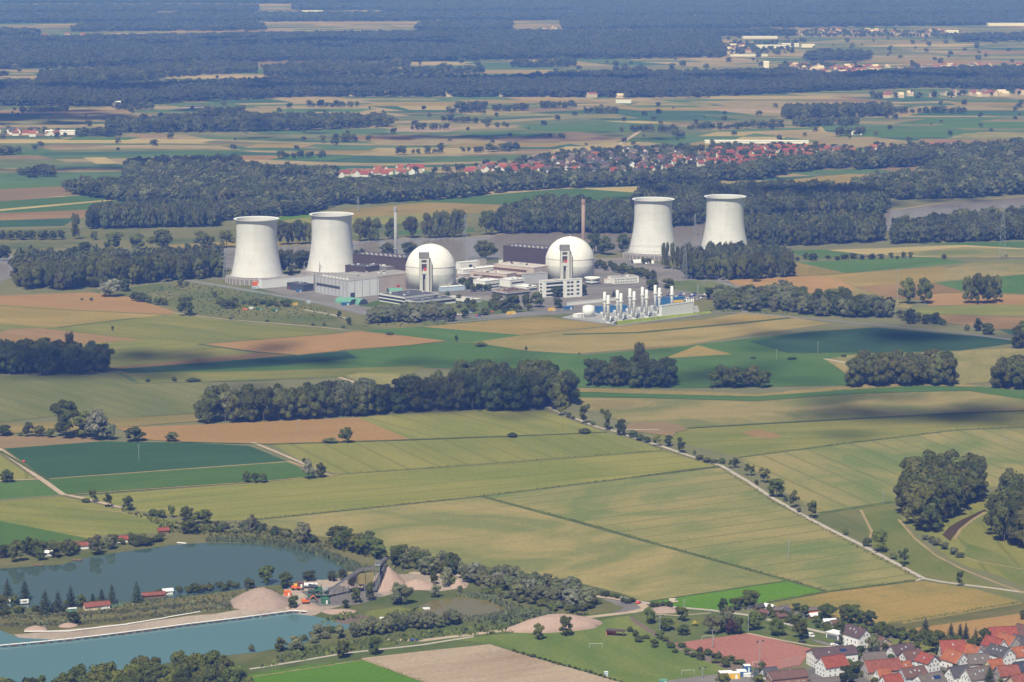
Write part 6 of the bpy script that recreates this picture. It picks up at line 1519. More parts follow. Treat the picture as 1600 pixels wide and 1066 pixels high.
# ------------------------------------------------------------------ houses
mat("roof_red", (.265, .072, .048), .8, .28, .5, spec=.15)
mat("roof_orange", (.325, .115, .056), .8, .28, .5, spec=.15)
mat("roof_brick", (.24, .085, .062), .85, .3, .5, spec=.1)
mat("roof_purple", (.105, .070, .072), .8, .18, .6, spec=.15)
mat("roof_slate", (.085, .080, .085), .8, .18, .6, spec=.2)
mat("roof_brown", (.150, .085, .070), .85, .18, .6, spec=.1)
mat("roof_greybrown", (.150, .125, .110), .9, .18, .6, spec=.1)
mat("roof_navy", (.050, .055, .075), .7, .15, .6, spec=.2)
mat("plaster_white", (.82, .82, .80), .85, .04, .5, spec=.1)
mat("plaster_cream", (.66, .56, .42), .85, .06, .5, spec=.1)
mat("plaster_beige", (.55, .42, .28), .85, .08, .5, spec=.1)
mat("plaster_blue", (.58, .66, .74), .85, .05, .5, spec=.1)
mat("plaster_yellow", (.75, .63, .30), .85, .05, .5, spec=.1)
mat("plaster_grey", (.40, .35, .31), .9, .12, .5, spec=.1)
mat("brick", (.33, .19, .14), .9, .2, 1.5, spec=.1)
mat("pane", (.13, .145, .16), .12, .1, .5, spec=.5)
mat("skylight_glass", (.38, .42, .46), .2, .05, .5, spec=.5)
mat("solar_blue", (.020, .040, .110), .2, .1, 1, spec=.5)
WINDOW = MB().box((0, 0, 0), (1.15, .16, 1.25), mi=0).box((0, -.06, 0), (.85, .14, .95), mi=1).data("window", [MATS["white"], MATS["pane"]])
DOOR = MB().box((0, 0, 1.05), (1.1, .16, 2.1)).data("door", [MATS["wood"]])
def gable(b, L, Wd, eave, rise, mi=0):
    k = len(b.v); x, y = L / 2, Wd / 2
    b.v += [(-x,-y,-.3),(x,-y,-.3),(x,y,-.3),(-x,y,-.3),(-x,-y,eave),(x,-y,eave),(x,y,eave),(-x,y,eave),(-x,0,eave+rise),(x,0,eave+rise)]
    for f in ((0,1,5,4),(2,3,7,6),(1,2,6,9,5),(3,0,4,8,7),(4,5,9,8),(6,7,8,9),(3,2,1,0)):
        b.f.append(tuple(k + i for i in f)); b.m.append(mi)
def roof_slabs(b, L, Wd, eave, rise, ov=.5, th=.22, hip=0.0):
    x = L / 2 + ov
    for sgn in (-1, 1):
        y0 = sgn * (Wd / 2 + ov); zr = eave + rise + .12; ze = eave - ov * rise / (Wd / 2) + .12
        k = len(b.v); h = hip
        b.v += [(-x, y0, ze), (x, y0, ze), (x - h, 0, zr), (-x + h, 0, zr), (-x, y0, ze + th), (x, y0, ze + th), (x - h, 0, zr + th), (-x + h, 0, zr + th)]
        fs = [(3,2,1,0),(4,5,6,7),(0,1,5,4),(1,2,6,5),(2,3,7,6),(3,0,4,7)]
        for f in fs:
            b.f.append(tuple(k + i for i in (f if sgn < 0 else f[::-1]))); b.m.append(0)
def house(px, py, ang, L, Wd, eave, rise, roof, wall, label, sky=1, chim=1, win=True, name="house", cat="house", solar=False, seed=None):
    rg = random.Random(seed if seed is not None else int(px * 7 + py))
    p = G(px, py, .1); e = thing(name, label, cat, p, R(ang))
    b = MB(); gable(b, L, Wd, eave, rise); b.build("wall", MATS[wall], e)
    rb = MB(); roof_slabs(rb, L, Wd, eave, rise); ro = rb.build("roof", MATS[roof], e)
    MB().box((0, 0, eave + rise + .36), (L + 1.0, .5, .16)).build("ridge", MATS[roof], ro)
    toc = Vector((-p.x, -p.y, 0)).normalized(); c, s = math.cos(R(ang)), math.sin(R(ang))
    nx = 1 if (c * toc.x + s * toc.y) > 0 else -1
    ny = 1 if (-s * toc.x + c * toc.y) > 0 else -1
    sl = rise / (Wd / 2)
    if chim:
        MB().box((L * rg.uniform(-.3, .3), -ny * Wd * .10, eave + rise * .9 + .7), (.7, .7, 2.0)).box((0, 0, -50), (.01, .01, .01)).build("chimney", MATS["brick"], ro) if False else MB().box((L * rg.uniform(-.3, .3), ny * Wd * .08, eave + rise * .86 + .8), (.75, .75, 2.0)).build("chimney", MATS["brick"], ro)
    for i in range(sky):
        xx = L * (-.3 + .6 * (i + .5) / max(1, sky)) + rg.uniform(-.5, .5); yy = ny * Wd * rg.uniform(.18, .3)
        M = Matrix.Rotation(-ny * math.atan(sl), 4, "X")
        MB().box((xx, yy, eave + rise - abs(yy) * sl + .42), (.85, 1.15, .12), 0, M=M).build("skylight", MATS["skylight_glass"], ro)
    if solar:
        M = Matrix.Rotation(-ny * math.atan(sl), 4, "X"); yy = ny * Wd * .25
        MB().box((L * .2, yy, eave + rise - abs(yy) * sl + .43), (4.2, 2.4, .12), 0, M=M).build("solar_panel", MATS["solar_blue"], ro)
    g = MB()
    if win:
        fl = [1.5] if eave < 4.4 else [1.5, 4.1]
        n = max(2, int(Wd / 3.0))
        for z in fl + ([eave + .9] if rise > 2.6 else []):
            m = n if z < eave else max(1, n - 1)
            for i in range(m):
                y = Wd * ((i + .5) / m - .5) * (.86 if z < eave else .45)
                put(WINDOW, "window", e, (nx * (L / 2 + .03), y, z), R(90) if nx > 0 else R(-90))
        m = max(2, int(L / 3.4))
        for z in fl:
            if z > eave - .8: continue
            for i in range(m):
                x = L * ((i + .5) / m - .5) * .9
                if z == fl[0] and i == m // 2: put(DOOR, "door", e, (x, ny * (Wd / 2 + .03), 0)); continue
                put(WINDOW, "window", e, (x, ny * (Wd / 2 + .03), z), R(180) if ny > 0 else 0)
    # barge boards along the visible gable
    bb = MB(); xg = nx * (L / 2 + .42)
    for sy in (-1, 1): bb.bar((xg, sy * (Wd / 2 + .4), eave - .3), (xg, 0, eave + rise + .12), .14, 4)
    bb.build("barge_board", MATS["white" if rg.random() < .5 else "wood"], ro)
    return e
A_, B_ = 27, -54
for h in [
 (1338,1009,B_,15,11,7.2,4.2,"roof_purple","plaster_white","tall white gabled house with dark purple roof and three skylights",3,1),
 (1369,1011,B_,13,11,3.6,3.4,"roof_brown","plaster_beige","beige gabled house with brown roof behind a pale tree",0,1),
 (1408,1025,A_,14,10,3.0,3.8,"roof_purple","plaster_white","white bungalow with dark purple roof beside the back lawn",2,1),
 (1424,1035,A_,12,10,2.8,4.2,"roof_brown","plaster_white","white house with hipped brown roof and dark wooden gable",1,1),
 (1365,1037,14,13,9,3.0,3.6,"roof_greybrown","plaster_grey","plain shed with a grey-brown roof above the red lean-to",0,0),
 (1377,1057,20,21,10,4.6,5.0,"roof_brick","plaster_grey","long brick-red barn roof with white verge, grey gable",0,0),
 (1411,1054,A_,8.5,7,3.6,3.8,"roof_orange","plaster_white","small white house with bright orange roof beside the long barn",1,1),
 (1379,1063,A_,8,6,3.4,3.2,"roof_orange","plaster_white","orange-roofed outbuilding in front of the long barn",0,0),
 (1449,1047,B_,10,10,5.4,4.0,"roof_red","plaster_white","clean white house with red roof and four gable windows",1,1),
 (1425,1066,A_,15,10,4.4,4.0,"roof_brown","plaster_blue","pale blue gabled house with brown roof and skylights",3,0),
 (1452,1077,A_,15,12,4.6,4.4,"roof_greybrown","plaster_white","wide grey-brown roof at the picture's lower edge with a solar panel",1,1,True,"house","house",True),
 (1392,1078,A_,11,8,4.6,4.0,"roof_red","plaster_white","red tiled roof cut by the lower edge below the orange outbuilding",0,0),
 (1487,1028,4,14,12,4.6,5.6,"roof_red","plaster_cream","red-roofed house with a big white roof window and white verge",1,1),
 (1492,1042,B_,12,11,4.4,5.0,"roof_orange","plaster_white","white house with weathered orange roof in the middle of the village",1,0),
 (1520,1032,B_,11,9,4.4,4.4,"roof_orange","plaster_blue","orange-roofed house with a dark dormer and blue-white gable",0,1),
 (1565,1004,10,16,11,4.5,4.8,"roof_red","plaster_grey","big plain red barn roof at the edge of the brown field",0,0),
 (1574,1016,B_,12,10,4.8,4.6,"roof_orange","plaster_grey","grey house with two chimneys below the big red barn",0,1),
 (1554,1020,B_,13,9,4.4,4.6,"roof_red","plaster_white","red-roofed house with small white gable before the dark slate house",0,0),
 (1562,1038,B_,14,10.5,6.4,4.2,"roof_slate","plaster_white","white two-storey house with black slate roof and balcony",3,1),
 (1594,1034,A_,13,9,4.4,4.4,"roof_orange","plaster_white","orange roof at the right margin behind the slate-roofed house",1,0),
 (1527,1043,8,12,10,3.6,4.2,"roof_greybrown","plaster_grey","broad grey-brown roof between the orange and the yellow house",2,0),
 (1553,1052,A_,9,7,4.0,4.0,"roof_orange","plaster_yellow","small yellow house with bright orange roof",0,0),
 (1497,1064,A_,12,9,3.8,4.6,"roof_slate","plaster_white","white gable with dark slate roof, the smaller of a joined pair",0,0),
 (1526,1069,A_,15,10,4.4,5.0,"roof_greybrown","plaster_white","white gable with grey roof, the larger of a joined pair",3,1),
 (1573,1063,14,12,10,4.0,4.4,"roof_brick","plaster_grey","mossy brick-red roof beside the big dark conifer",0,1),
 (1597,1056,A_,12,9,4.2,4.0,"roof_navy","plaster_white","navy-black roof at the right margin with a skylight",1,0),
 (1596,1080,A_,14,11,4.6,5.0,"roof_brick","plaster_beige","brick-red roof with beige gable in the lower right corner",0,0),
 (1603,1003,B_,14,10,5.0,4.5,"roof_brown","plaster_grey","brown-roofed barn at the right margin by the brown field",0,0),
 (1620,1020,B_,12,10,4.6,4.5,"roof_slate","plaster_white","slate-roofed house just outside the right margin",0,0),
 (1594,1014,B_,10,8,3.8,3.8,"roof_slate","plaster_white","small dark roof below the brown barn at the right margin",1,0),
 (1300,1038,20,26,13,6.8,3.0,"roof_purple","plaster_white","long white sports hall with dark roof beside the red pitch",2,0,True,"sports_hall","hall",True),
 (1300,1054,A_,15,11,6.0,4.6,"roof_red","plaster_white","white house with bright red roof attached to the sports hall",0,0),
 (1228,1067,20,22,11,4.2,2.8,"roof_brown","brick","brick farmhouse with low brown roof at the red pitch's corner",0,1),
 (1202,1064,20,8,9,4.0,3.6,"roof_slate","plaster_white","white gabled end house joined to the brick farmhouse",0,0),
 (1290,1071,20,18,7,2.6,1.6,"roof_greybrown","plaster_grey","low grey-brown roof linking the farmhouse and the village",0,0),
 (1357,1034,A_,5,4,2.6,1.8,"roof_red","plaster_grey","small red lean-to roof between shed and barn",0,0,False),
 (1508,1022,B_,7,6,3.4,2.6,"roof_purple","plaster_white","small dark outhouse between two orange roofs",0,0,False),
 (1540,1026,20,7,6,3.0,2.4,"roof_greybrown","plaster_white","low white outhouse left of the slate-roofed house",0,0,False),
 (1473,1038,20,8,6,2.8,1.2,"roof_slate","plaster_white","low white garage at the clean white house's back",0,0,False),
]:
    house(*h)
e = thing("garage", "white flat-roofed garage left of the tall white house", "garage", G(1306, 997, .1), R(-45))
MB().box((0, 0, 1.7), (9, 7, 3.4)).build("wall", MATS["plaster_white"], e); MB().box((0, 0, 3.55), (9.8, 7.8, .35)).build("roof", MATS["white"], e)
MB().box((4.6, 0, 1.3), (.2, 5.4, 2.5)).build("gate", MATS["pane"], e); MB().box((0, -3.6, 1.3), (7.4, .2, 2.5)).build("gate", MATS["pane"], e)
# sheds of the allotments
for i, (x, y, rf, w_) in enumerate([(1186,953,"roof_slate","wood"),(1202,953,"white","white"),(1213,958,"roof_greybrown","wood"),(1225,955,"roof_greybrown","plaster_white"),(1196,962,"roof_brown","wood"),(1268,958,"roof_greybrown","orange"),(1271,967,"white","wood"),(1247,966,"roof_greybrown","white"),
                                    (1296,976,"white_metal","plaster_white"),(1304,978,"roof_brown","plaster_grey"),(1233,960,"roof_slate","wood"),(1166,950,"roof_slate","plaster_white"),(1220,968,"roof_brown","wood")]):
    house(x, y, [27, -45, 10][i % 3], 5.5 + (i % 3), 4.0, 2.3, 1.1, rf, w_, "%s garden shed of the allotments counted from the west, %s roof" % (ORD[i], {"roof_slate": "dark", "white": "white", "roof_greybrown": "grey-brown", "white_metal": "pale metal", "roof_brown": "brown"}[rf]), 0, 0, False, "garden_shed", "shed")
# lakeside cabins and camp
for a in [(128,857,20,8,5.5,2.4,1.6,"roof_brick","plaster_white","red-roofed cabin between two dark trees above the blue lake"),(191,847,20,7,5,2.4,1.6,"roof_red","plaster_white","cabin with bright red roof and white front above the blue lake"),
          (255,833,20,7,4,2.2,1.4,"roof_red","wood","red-roofed hut half hidden in bushes at the lake's far corner"),(143,952,25,9,6,2.4,1.8,"roof_brick","plaster_cream","red-brown roofed cabin of the camp on the spit, west one"),
          (160,950,25,8,6,2.3,1.6,"roof_brick","plaster_white","red-brown roofed cabin of the camp on the spit, east one"),(240,934,18,14,4,2.2,1.2,"roof_brick","wood","long dark red roof low on the spit"),
          (4,864,20,8,6,2.4,1.6,"roof_brown","wood","brown-roofed hut among trees at the lake's west end"),(75,868,20,6,4,2.2,1.2,"white","plaster_white","white hut among the dark trees above the blue lake"),
          (262,928,18,6,4,2.2,1.0,"white","plaster_white","white-roofed hut at the east end of the camp")]:
    house(*a, 0, 0, False, "cabin", "cabin")
for q in [(10, 942, "white caravan among the conifers at the spit's west end"), (38, 944, "white caravan beside the tall dark conifer on the spit"), (113, 957, "pale green caravan on the spit's gravel lane")]:
    e = thing("caravan", q[2], "caravan", G(q[0], q[1], .1), R(15))
    MB().box((0, 0, 1.6), (5.2, 2.2, 2.0)).build("body", MATS["white" if "white" in q[2] else "green_tarp"], e); MB().box((0, 0, 2.68), (5.4, 2.4, .16)).build("roof", MATS["white"], e)
    MB().box((.2, -1.1, 1.8), (2.4, .1, .8)).build("window", MATS["pane"], e)
    for x in (-.6, .6): MB().bar((x, -1.05, .35), (x, -.85, .35), .34, 12).build("wheel", MATS["rubber"], e)
fence([(160, 951), (178, 949), (196, 945.5)], 1.8, "green board fence of the camp on the spit", 3, "green_tarp")
for q in [(284, 849.5, "white swimming jetty on the blue lake's far bank"), (60, 884, "short wooden jetty before the dark trees"), (120, 876, "pale jetty below the red-roofed cabin")]:
    e = thing("jetty", q[2], "jetty", G(q[0], q[1], .1), R(-20)); MB().box((0, 0, .5), (7, 2.2, .25)).build("deck", MATS["white" if "white" in q[2] else "wood"], e)
    b = MB()
    for x in (-3, 0, 3):
        for y in (-.9, .9): b.bar((x, y, -.4), (x, y, .9), .12, 5)
    b.build("pile", MATS["wood"], e)

# ------------------------------------------------------------------ the villages across the river
def plain_house(name, roof, wall, L, Wd, eave, rise):
    b = MB(); gable(b, L, Wd, eave, rise); w_ = b.data("wall", MATS[wall]); r_ = MB(); roof_slabs(r_, L, Wd, eave, rise, .5, .3)
    return w_, r_.data("roof", MATS[roof])
VH = {"red": [plain_house("r", r_, w_, L, Wd, e_, s_) for r_, w_, L, Wd, e_, s_ in [("roof_red","plaster_white",14,10,5.5,5),("roof_orange","plaster_white",12,10,6,4.6),("roof_red","plaster_cream",16,10,5,5),("roof_brick","plaster_white",12,9,5,4.4)]],
      "dark": [plain_house("d", r_, w_, L, Wd, e_, s_) for r_, w_, L, Wd, e_, s_ in [("roof_slate","plaster_white",13,10,6,4.8),("roof_purple","plaster_white",14,10,5.5,4.8),("roof_greybrown","plaster_cream",13,10,5.5,4.6)]]}
def village(poly, n, spacing, pred, group, seed):
    rg = random.Random(seed); k = 0
    pts = scatter(poly, spacing, seed, .3); rg.shuffle(pts)
    for p in pts[:n]:
        c = "red" if rg.random() < pred else "dark"
        e = thing("village_house", "%s-roofed house %s" % (c, group), "house", p, R(rg.choice([10, -80, 15, -65, 30])), "%s-roofed houses %s" % (c, group))
        w_, r_ = rg.choice(VH[c]); put(w_, "wall", e); put(r_, "roof", e); k += 1
        sc = rg.uniform(.85, 1.1); e.scale = (sc, sc, sc)
village([(522,280),(640,275),(668,268),(640,263),(600,270),(520,275)], 30, 16, .95, "in the row at the village's west end", 1)
village([(726,273),(840,272),(842,264),(770,262),(735,268)], 24, 19, .7, "at the western entrance of the big village", 2)
village([(815,270),(1000,274),(1080,262),(1100,244),(1060,238),(960,236),(900,245),(830,258)], 125, 27, .30, "in the leafy middle of the big village", 3)
village([(1085,262),(1180,262),(1240,254),(1335,246),(1330,236),(1260,232),(1180,232),(1100,240)], 95, 24, .85, "in the old core of the big village", 4)
village([(1362,243),(1395,242),(1398,232),(1365,232)], 9, 22, .7, "in the hamlet east of the big village", 5)
village([(1452,241),(1508,239),(1508,230),(1455,230)], 16, 22, .85, "at the far eastern end behind the river woods", 6)
village([(-20,213),(108,214),(108,208),(-20,206)], 16, 30, .5, "of the hamlet at the west edge of the far plain", 7)
# greenhouse, farm, halls of the far plain
def far_hall(px, py, L, Wd, h, label, m="white", rz=0, name="warehouse", cat="warehouse"):
    e = thing(name, label, cat, G(px, py), R(rz)); b = MB(); gable(b, L, Wd, h, h * .18); b.build("wall", MATS[m], e)
    r_ = MB(); roof_slabs(r_, L, Wd, h, h * .18, .6, .3); r_.build("roof", MATS["white" if m == "white" else "roof_greybrown"], e)
far_hall(1182, 223.5, 200, 22, 4.5, "long white greenhouse strip in front of the far fields", "white", -2, "greenhouse", "greenhouse")
far_hall(95, 210, 60, 22, 7, "white hall beside the western hamlet")
far_hall(974, 161, 36, 18, 6, "white hall on the far river meadow")
far_hall(235, 28, 110, 60, 12, "white hall near the horizon, west"); far_hall(262, 26, 90, 50, 22, "grey block building near the horizon, west", "concrete")
far_hall(488, 22, 100, 50, 14, "tall pale block building near the horizon"); far_hall(560, 23, 150, 50, 9, "low white hall near the horizon")
far_hall(1187, 60, 130, 50, 7, "long white factory hall by the distant town, rear one"); far_hall(1205, 75, 110, 60, 9, "big white factory by the distant town"); far_hall(1232, 73, 70, 40, 10, "white factory wing by the distant town")
far_hall(1262, 74, 45, 30, 9, "small white factory by the distant town"); far_hall(1022, 87, 70, 30, 10, "white hall left of the distant town"); far_hall(1170, 88, 120, 18, 5, "long white-walled terrace by the distant town")
far_hall(1590, 40, 260, 60, 9, "long white roof near the horizon, east"); far_hall(1487, 54, 50, 30, 14, "white tower block in the distant east"); far_hall(1197, 106, 16, 14, 16, "white church-like block in the distant town")
far_hall(1210, 18, 160, 50, 9, "white hall near the horizon, middle"); far_hall(312, 168, 75, 40, 3, "pale flat glasshouse on the far west plain", "clad_grey"); far_hall(182, 166, 20, 12, 10, "white farmhouse on the far west plain"); far_hall(440, 283, 40, 16, 6, "white hall among the riverside wood")
far_hall(1337, 211, 24, 12, 8, "white farm east of the long greenhouse")
def town(name, polys, n, label, seed):
    rg = random.Random(seed); b = MB()
    for poly, k in zip(polys, n):
        pts = scatter(poly, 34, seed); rg.shuffle(pts)
        for p in pts[:k]:
            L, Wd, hh = rg.uniform(11, 26), rg.uniform(10, 14), rg.uniform(5, 9); rz = rg.choice([.2, -1.3, .5])
            c = MB(); gable(c, L, Wd, hh, 5); M = Matrix.Rotation(rz, 4, "Z"); o_ = len(b.v)
            b.v += [tuple(M @ Vector(v) + p) for v in c.v]
            rm = rg.choice([1, 1, 2, 0])
            for i, f in enumerate(c.f): b.f.append(tuple(o_ + j for j in f)); b.m.append(rm if i in (4, 5) else 0)
    o = b.build(name, [MATS["plaster_cream"], MATS["roof_brick"], MATS["roof_greybrown"]]); o["kind"] = "stuff"; tag(o, label, "town")
town("distant_town", [[(1225,117),(1345,118),(1345,104),(1235,104)],[(1345,113),(1600,110),(1600,103),(1345,106)]], [60, 34], "red and white roofs of the distant town across the river", 3)
town("distant_town", [[(1000,88),(1170,86),(1160,74),(1010,76)],[(1240,57),(1500,58),(1500,50),(1250,48)]], [60, 44], "pale specks of the distant towns below the horizon forest", 4)
town("distant_town", [[(820,150),(1000,155),(1000,150),(830,144)],[(1380,154),(1600,150),(1600,145),(1370,150)],[(510,150),(800,152),(800,147),(520,146)]], [22, 26, 26], "white caravans and huts along the far forest's edge", 5)
town("distant_town", [[(0,68),(140,62),(140,56),(0,60)],[(290,30),(470,26),(470,22),(300,24)],[(840,48),(1000,46),(1000,42),(850,43)],[(900,24),(1260,20),(1260,12),(900,16)],[(1400,22),(1600,20),(1600,12),(1400,14)]], [26, 30, 20, 30, 20], "faint settlements near the horizon", 6)

# ------------------------------------------------------------------ sports ground
e = thing("shelter_hut", "wooden shelter with orange wall and purple flat roof on the grass field", "shelter", G(962, 993, .15), R(-12))
MB().box((-2.6, 1.4, 1.5), (5.4, .3, 3.0)).box((-5.2, 0, 1.5), (.3, 3.2, 3.0)).build("wall", MATS["orange"], e); b = MB()
for x in (-5, 0, 5): b.bar((x, -1.5, 0), (x, -1.5, 3.0), .15, 6)
b.build("post", MATS["wood"], e); MB().box((0, 0, 3.2), (11.5, 4.6, .35)).build("roof", MATS["roof_purple"], e); MB().box((-1, .8, .6), (7, .6, .3)).build("bench", MATS["wood"], e)
def goal(px, py, rz, wdt, label, m="white"):
    e = thing("football_goal", label, "goal", G(px, py, .15), R(rz)); w_ = wdt / 2
    MB().bar((-w_, 0, 0), (-w_, 0, 2.5), .065, 6).bar((w_, 0, 0), (w_, 0, 2.5), .065, 6).bar((-w_, 0, 2.5), (w_, 0, 2.5), .065, 6).build("goal_frame", MATS[m], e)
    b = MB()
    for i in range(13):
        x = -w_ + wdt * i / 12; b.bar((x, 0, 2.5), (x, 1.6, 0), .025, 3)
    for k in range(5):
        t = k / 4; b.bar((-w_, 1.6 * t, 2.5 - 2.5 * t), (w_, 1.6 * t, 2.5 - 2.5 * t), .025, 3)
    b.build("net", MATS["white"], e)
goal(1106, 1000, 12, 7.3, "full-size white goal at the far end of the red pitch"); goal(1180, 1041, 15, 3.0, "small white goal lying on the red pitch"); goal(1097, 1032, 20, 4, "small goal on the bank beside the grass field"); goal(931, 1012, 8, 7.3, "white goal at the upper end of the grass field"); goal(1075, 1054, 8, 7.3, "white goal at the lower end of the grass field")
def floodlight(px, py, hp, label):
    Hh = hp / S(py); e = thing("floodlight_mast", label, "floodlight", G(px, py, .15), R(30))
    MB().lathe([(.28, -.1), (.16, Hh)], 8).build("mast", MATS["lattice"], e); MB().bar((-2, 0, Hh - .3), (2, 0, Hh - .3), .14, 5).build("crossbar", MATS["lattice"], e)
    for x in (-1.9, 1.9): MB().box((x, -.1, Hh), (1.0, .5, .8)).build("lamp", MATS["clad_grey_dark"], e)
for a in [(1187, 1037, 36, "floodlight mast standing on the red pitch, two dark lamps"), (1169, 987, 38, "floodlight mast at the red pitch's far corner"), (1031, 990, 28, "floodlight mast on the park lawn"), (1097.5, 1060, 17, "short floodlight mast at the grass field's lower end"), (1113, 1013, 30, "floodlight mast by the white goal")]: floodlight(*a)
b = MB(); e = thing("ball_fence", "tall see-through ball fence at the red pitch's corner near the hall", "fence", G(1222, 1046, .1))
P0, P1 = G(1222, 1046), G(1250, 1040)
for i in range(10):
    p = P0.lerp(P1, i / 9) - P0; b.bar(p, p + Vector((0, 0, 6)), .07, 5)
b.build("post", MATS["lattice"], e); k = MB()
for z in range(1, 13): k.bar(Vector((0, 0, z * .5)), P1 - P0 + Vector((0, 0, z * .5)), .018, 3)
k.build("wire_mesh", MATS["lattice"], e)
for a in [(1134, 1058, 21, 5, 8, "wood", "dark wooden hut with white roof at the grass field's end", 8, "hut", "white", "hut"), (1146, 1060, 18, 4, 9, "yellow", "orange-yellow box hut beside the dark hut", 8, "hut", "white", "hut"),
          (1158.5, 1056, 14, 5, 8, "blue_clad", "low blue hut with pale roof", 8, "hut", "white", "hut"), (1167, 1049.5, 10, 4, 10, "blue_clad", "tall narrow blue kiosk with pale roof", 8, "hut", "white", "hut"),
          (1036.5, 1067, 12, 3, 4, "green_tarp", "teal box at the lower end of the grass field", 8, "container", "green_tarp", "container"), (947, 1057, 5, 1.5, 7, "blue_pale", "pale blue portable toilet in the low hedge", 8, "portable_toilet", "white", "toilet"), (1351, 1046, 12, 5, 5, "blue_pale", "pale blue awning behind the red-roofed annex", 20, "hut", "blue_pale", "hut")]:
    container(*a)
# vehicles
def car(px, py, rz, m, label, van=False, cat="car"):
    e = thing("parked_van" if van else "parked_car", label, "van" if van else cat, G(px, py, .12), R(rz))
    b = MB(); L, Wd = (5.4, 2.0) if van else (4.3, 1.75); h1, h2 = (1.1, 2.4) if van else (.85, 1.42)
    prof = [(-L/2, .35), (L/2, .35), (L/2, h1 * .85), (L/2 - .9 if not van else L/2 - .5, h1), (L/2 - 1.6 if not van else L/2 - 1.2, h2), (-L/2 + (.7 if not van else .1), h2), (-L/2, h1)]
    n = len(prof)
    for y in (-Wd / 2, Wd / 2): b.v += [(x, y, z) for x, z in prof]
    b.f += [tuple(range(n))[::-1] if False else tuple(range(n)), tuple(range(2 * n - 1, n - 1, -1))]; b.m += [0, 0]
    for i in range(n): j = (i + 1) % n; b.f.append((i, n + i, n + j, j)); b.m.append(0)
    b.build("body", MATS[m], e)
    MB().box((-.2 if not van else L/2 - 1.3, 0, (h1 + h2) / 2), (1.9 if not van else 1.2, Wd + .04, (h2 - h1) * .65)).build("window", MATS["pane"], e)
    for x in (-L * .3, L * .3):
        for y in (-Wd / 2, Wd / 2): MB().bar((x, y - .1, .33), (x, y + .1, .33), .33, 12).build("wheel", MATS["rubber"], e)
mat("car_black", (.03, .03, .035), .3, .05, .5, spec=.5); mat("car_blue", (.03, .07, .35), .35, .05, .5, spec=.5); mat("car_silver", (.55, .57, .6), .35, .05, .5, spec=.5, metal=.3)
car(1266, 995, -40, "white", "white van parked beside the round tree above the sports hall", True); car(1254, 1004, -30, "car_black", "dark car in the shade of the round tree"); car(1303, 1009, 10, "white", "white car before the sports hall roof"); car(1309, 1006, 10, "car_black", "black car beside the white one behind the sports hall"); car(1316, 1007, 10, "car_black", "black car under the tall conifer")
car(647, 1001.5, 12, "car_blue", "bright blue car on the dirt track below the willow row"); car(1169, 1058.5, 8, "white", "white van at the blue huts", True); car(34, 955, 10, "car_black", "dark car at the camp on the spit"); car(1448, 1057, 20, "car_black", "dark car in the lane before the clean white house"); car(1472, 1056, 20, "car_silver", "silver car in the village lane"); car(998, 943, 60, "red", "red car on the lane behind the gravel ridge"); car(37, 722, 100, "red", "red tractor-like car beside the blue-green field")
car(1052, 941.5, 5, "plaster_cream", "cream van at the bright green field's corner", True)
for i in range(34):
    t = i / 33; x = 640 + 130 * ((i * 37) % 100) / 100; y = 486 + 9 * ((i * 53) % 100) / 100
    car(x, y, rnd.choice([42, -48]), rnd.choice(["white", "car_black", "car_silver", "car_blue", "red"]), "small car on the power station car park", False)
for o in list(scene.objects):
    if o.get("label") == "small car on the power station car park": o["group"] = "cars on the power station car park"
for i in range(30):
    x = 1030 + 75 * ((i * 37) % 100) / 100; y = 458 + 12 * ((i * 53) % 100) / 100
    car(x, y, rnd.choice([42, -48]), rnd.choice(["white", "car_black", "car_silver", "car_blue"]), "small car on the lot behind the steel stacks", False)
for o in list(scene.objects):
    if o.get("label") == "small car on the lot behind the steel stacks": o["group"] = "cars behind the steel stacks"

# ------------------------------------------------------------------ gravel works
mat("gravel", (.39, .28, .225), .95, .10, .5, spec=0); mat("gravel_grey", (.33, .25, .205), .95, .12, .5, spec=0); mat("silo", (.30, .25, .10), .7, .25, .5, spec=.2); mat("belt", (.10, .095, .10), .7, .15, .5, spec=.2)
def heap(px, py, rx, ry, h, label, rz=0.0, p=1.0, m="gravel", seed=1, flat=0.0):
    from mathutils import noise
    n, k = 56, 22; b = MB(); b.v.append((0, 0, h))
    for j in range(1, k + 1):
        for i in range(n):
            a = 2 * math.pi * i / n; t = j / k
            nn = noise.noise(Vector((math.cos(a) * 1.6 + seed * 7.1, math.sin(a) * 1.6, t * 1.2)))
            x, y = rx * t * math.cos(a) * (1 + .16 * nn * t), ry * t * math.sin(a) * (1 + .16 * nn * t)
            z = h * max(0, 1 - max(0, t - flat) / (1 - flat)) ** p
            z += .10 * h * t * (1 - t) * 4 * noise.noise(Vector((x * .12 + seed, y * .12, seed * 3.3))) + .06 * h * (1 - t) * noise.noise(Vector((x * .45, y * .45, seed))) + .025 * h * noise.noise(Vector((x * 1.1, y * 1.1, seed)))
            b.v.append((x, y, max(z, 0) if j < k else -.4))
    for i in range(n): b.f.append((0, 1 + i, 1 + (i + 1) % n)); b.m.append(0)
    for j in range(k - 1):
        for i in range(n):
            a, c = 1 + j * n + i, 1 + j * n + (i + 1) % n; b.f.append((a, a + n, c + n, c)); b.m.append(0)
    o = b.build("gravel_heap", MATS[m], None, True, G(px, py), R(rz)); tag(o, label, "heap"); return o
heap(606, 917, 13.5, 13.5, 14.6, "tall pale cone of gravel under the stacker conveyor", 0, 1.0, "gravel", 1)
heap(650, 917, 16, 10, 5.0, "low spread of gravel right of the tall cone", 0, .9, "gravel", 2)
heap(716, 917, 6, 5, 5.2, "small gravel cone between the willows", 0, 1.0, "gravel", 3)
heap(408, 943, 20, 18, 9.6, "broad rounded gravel mound between the two lakes", -10, .8, "gravel_grey", 4, .12)
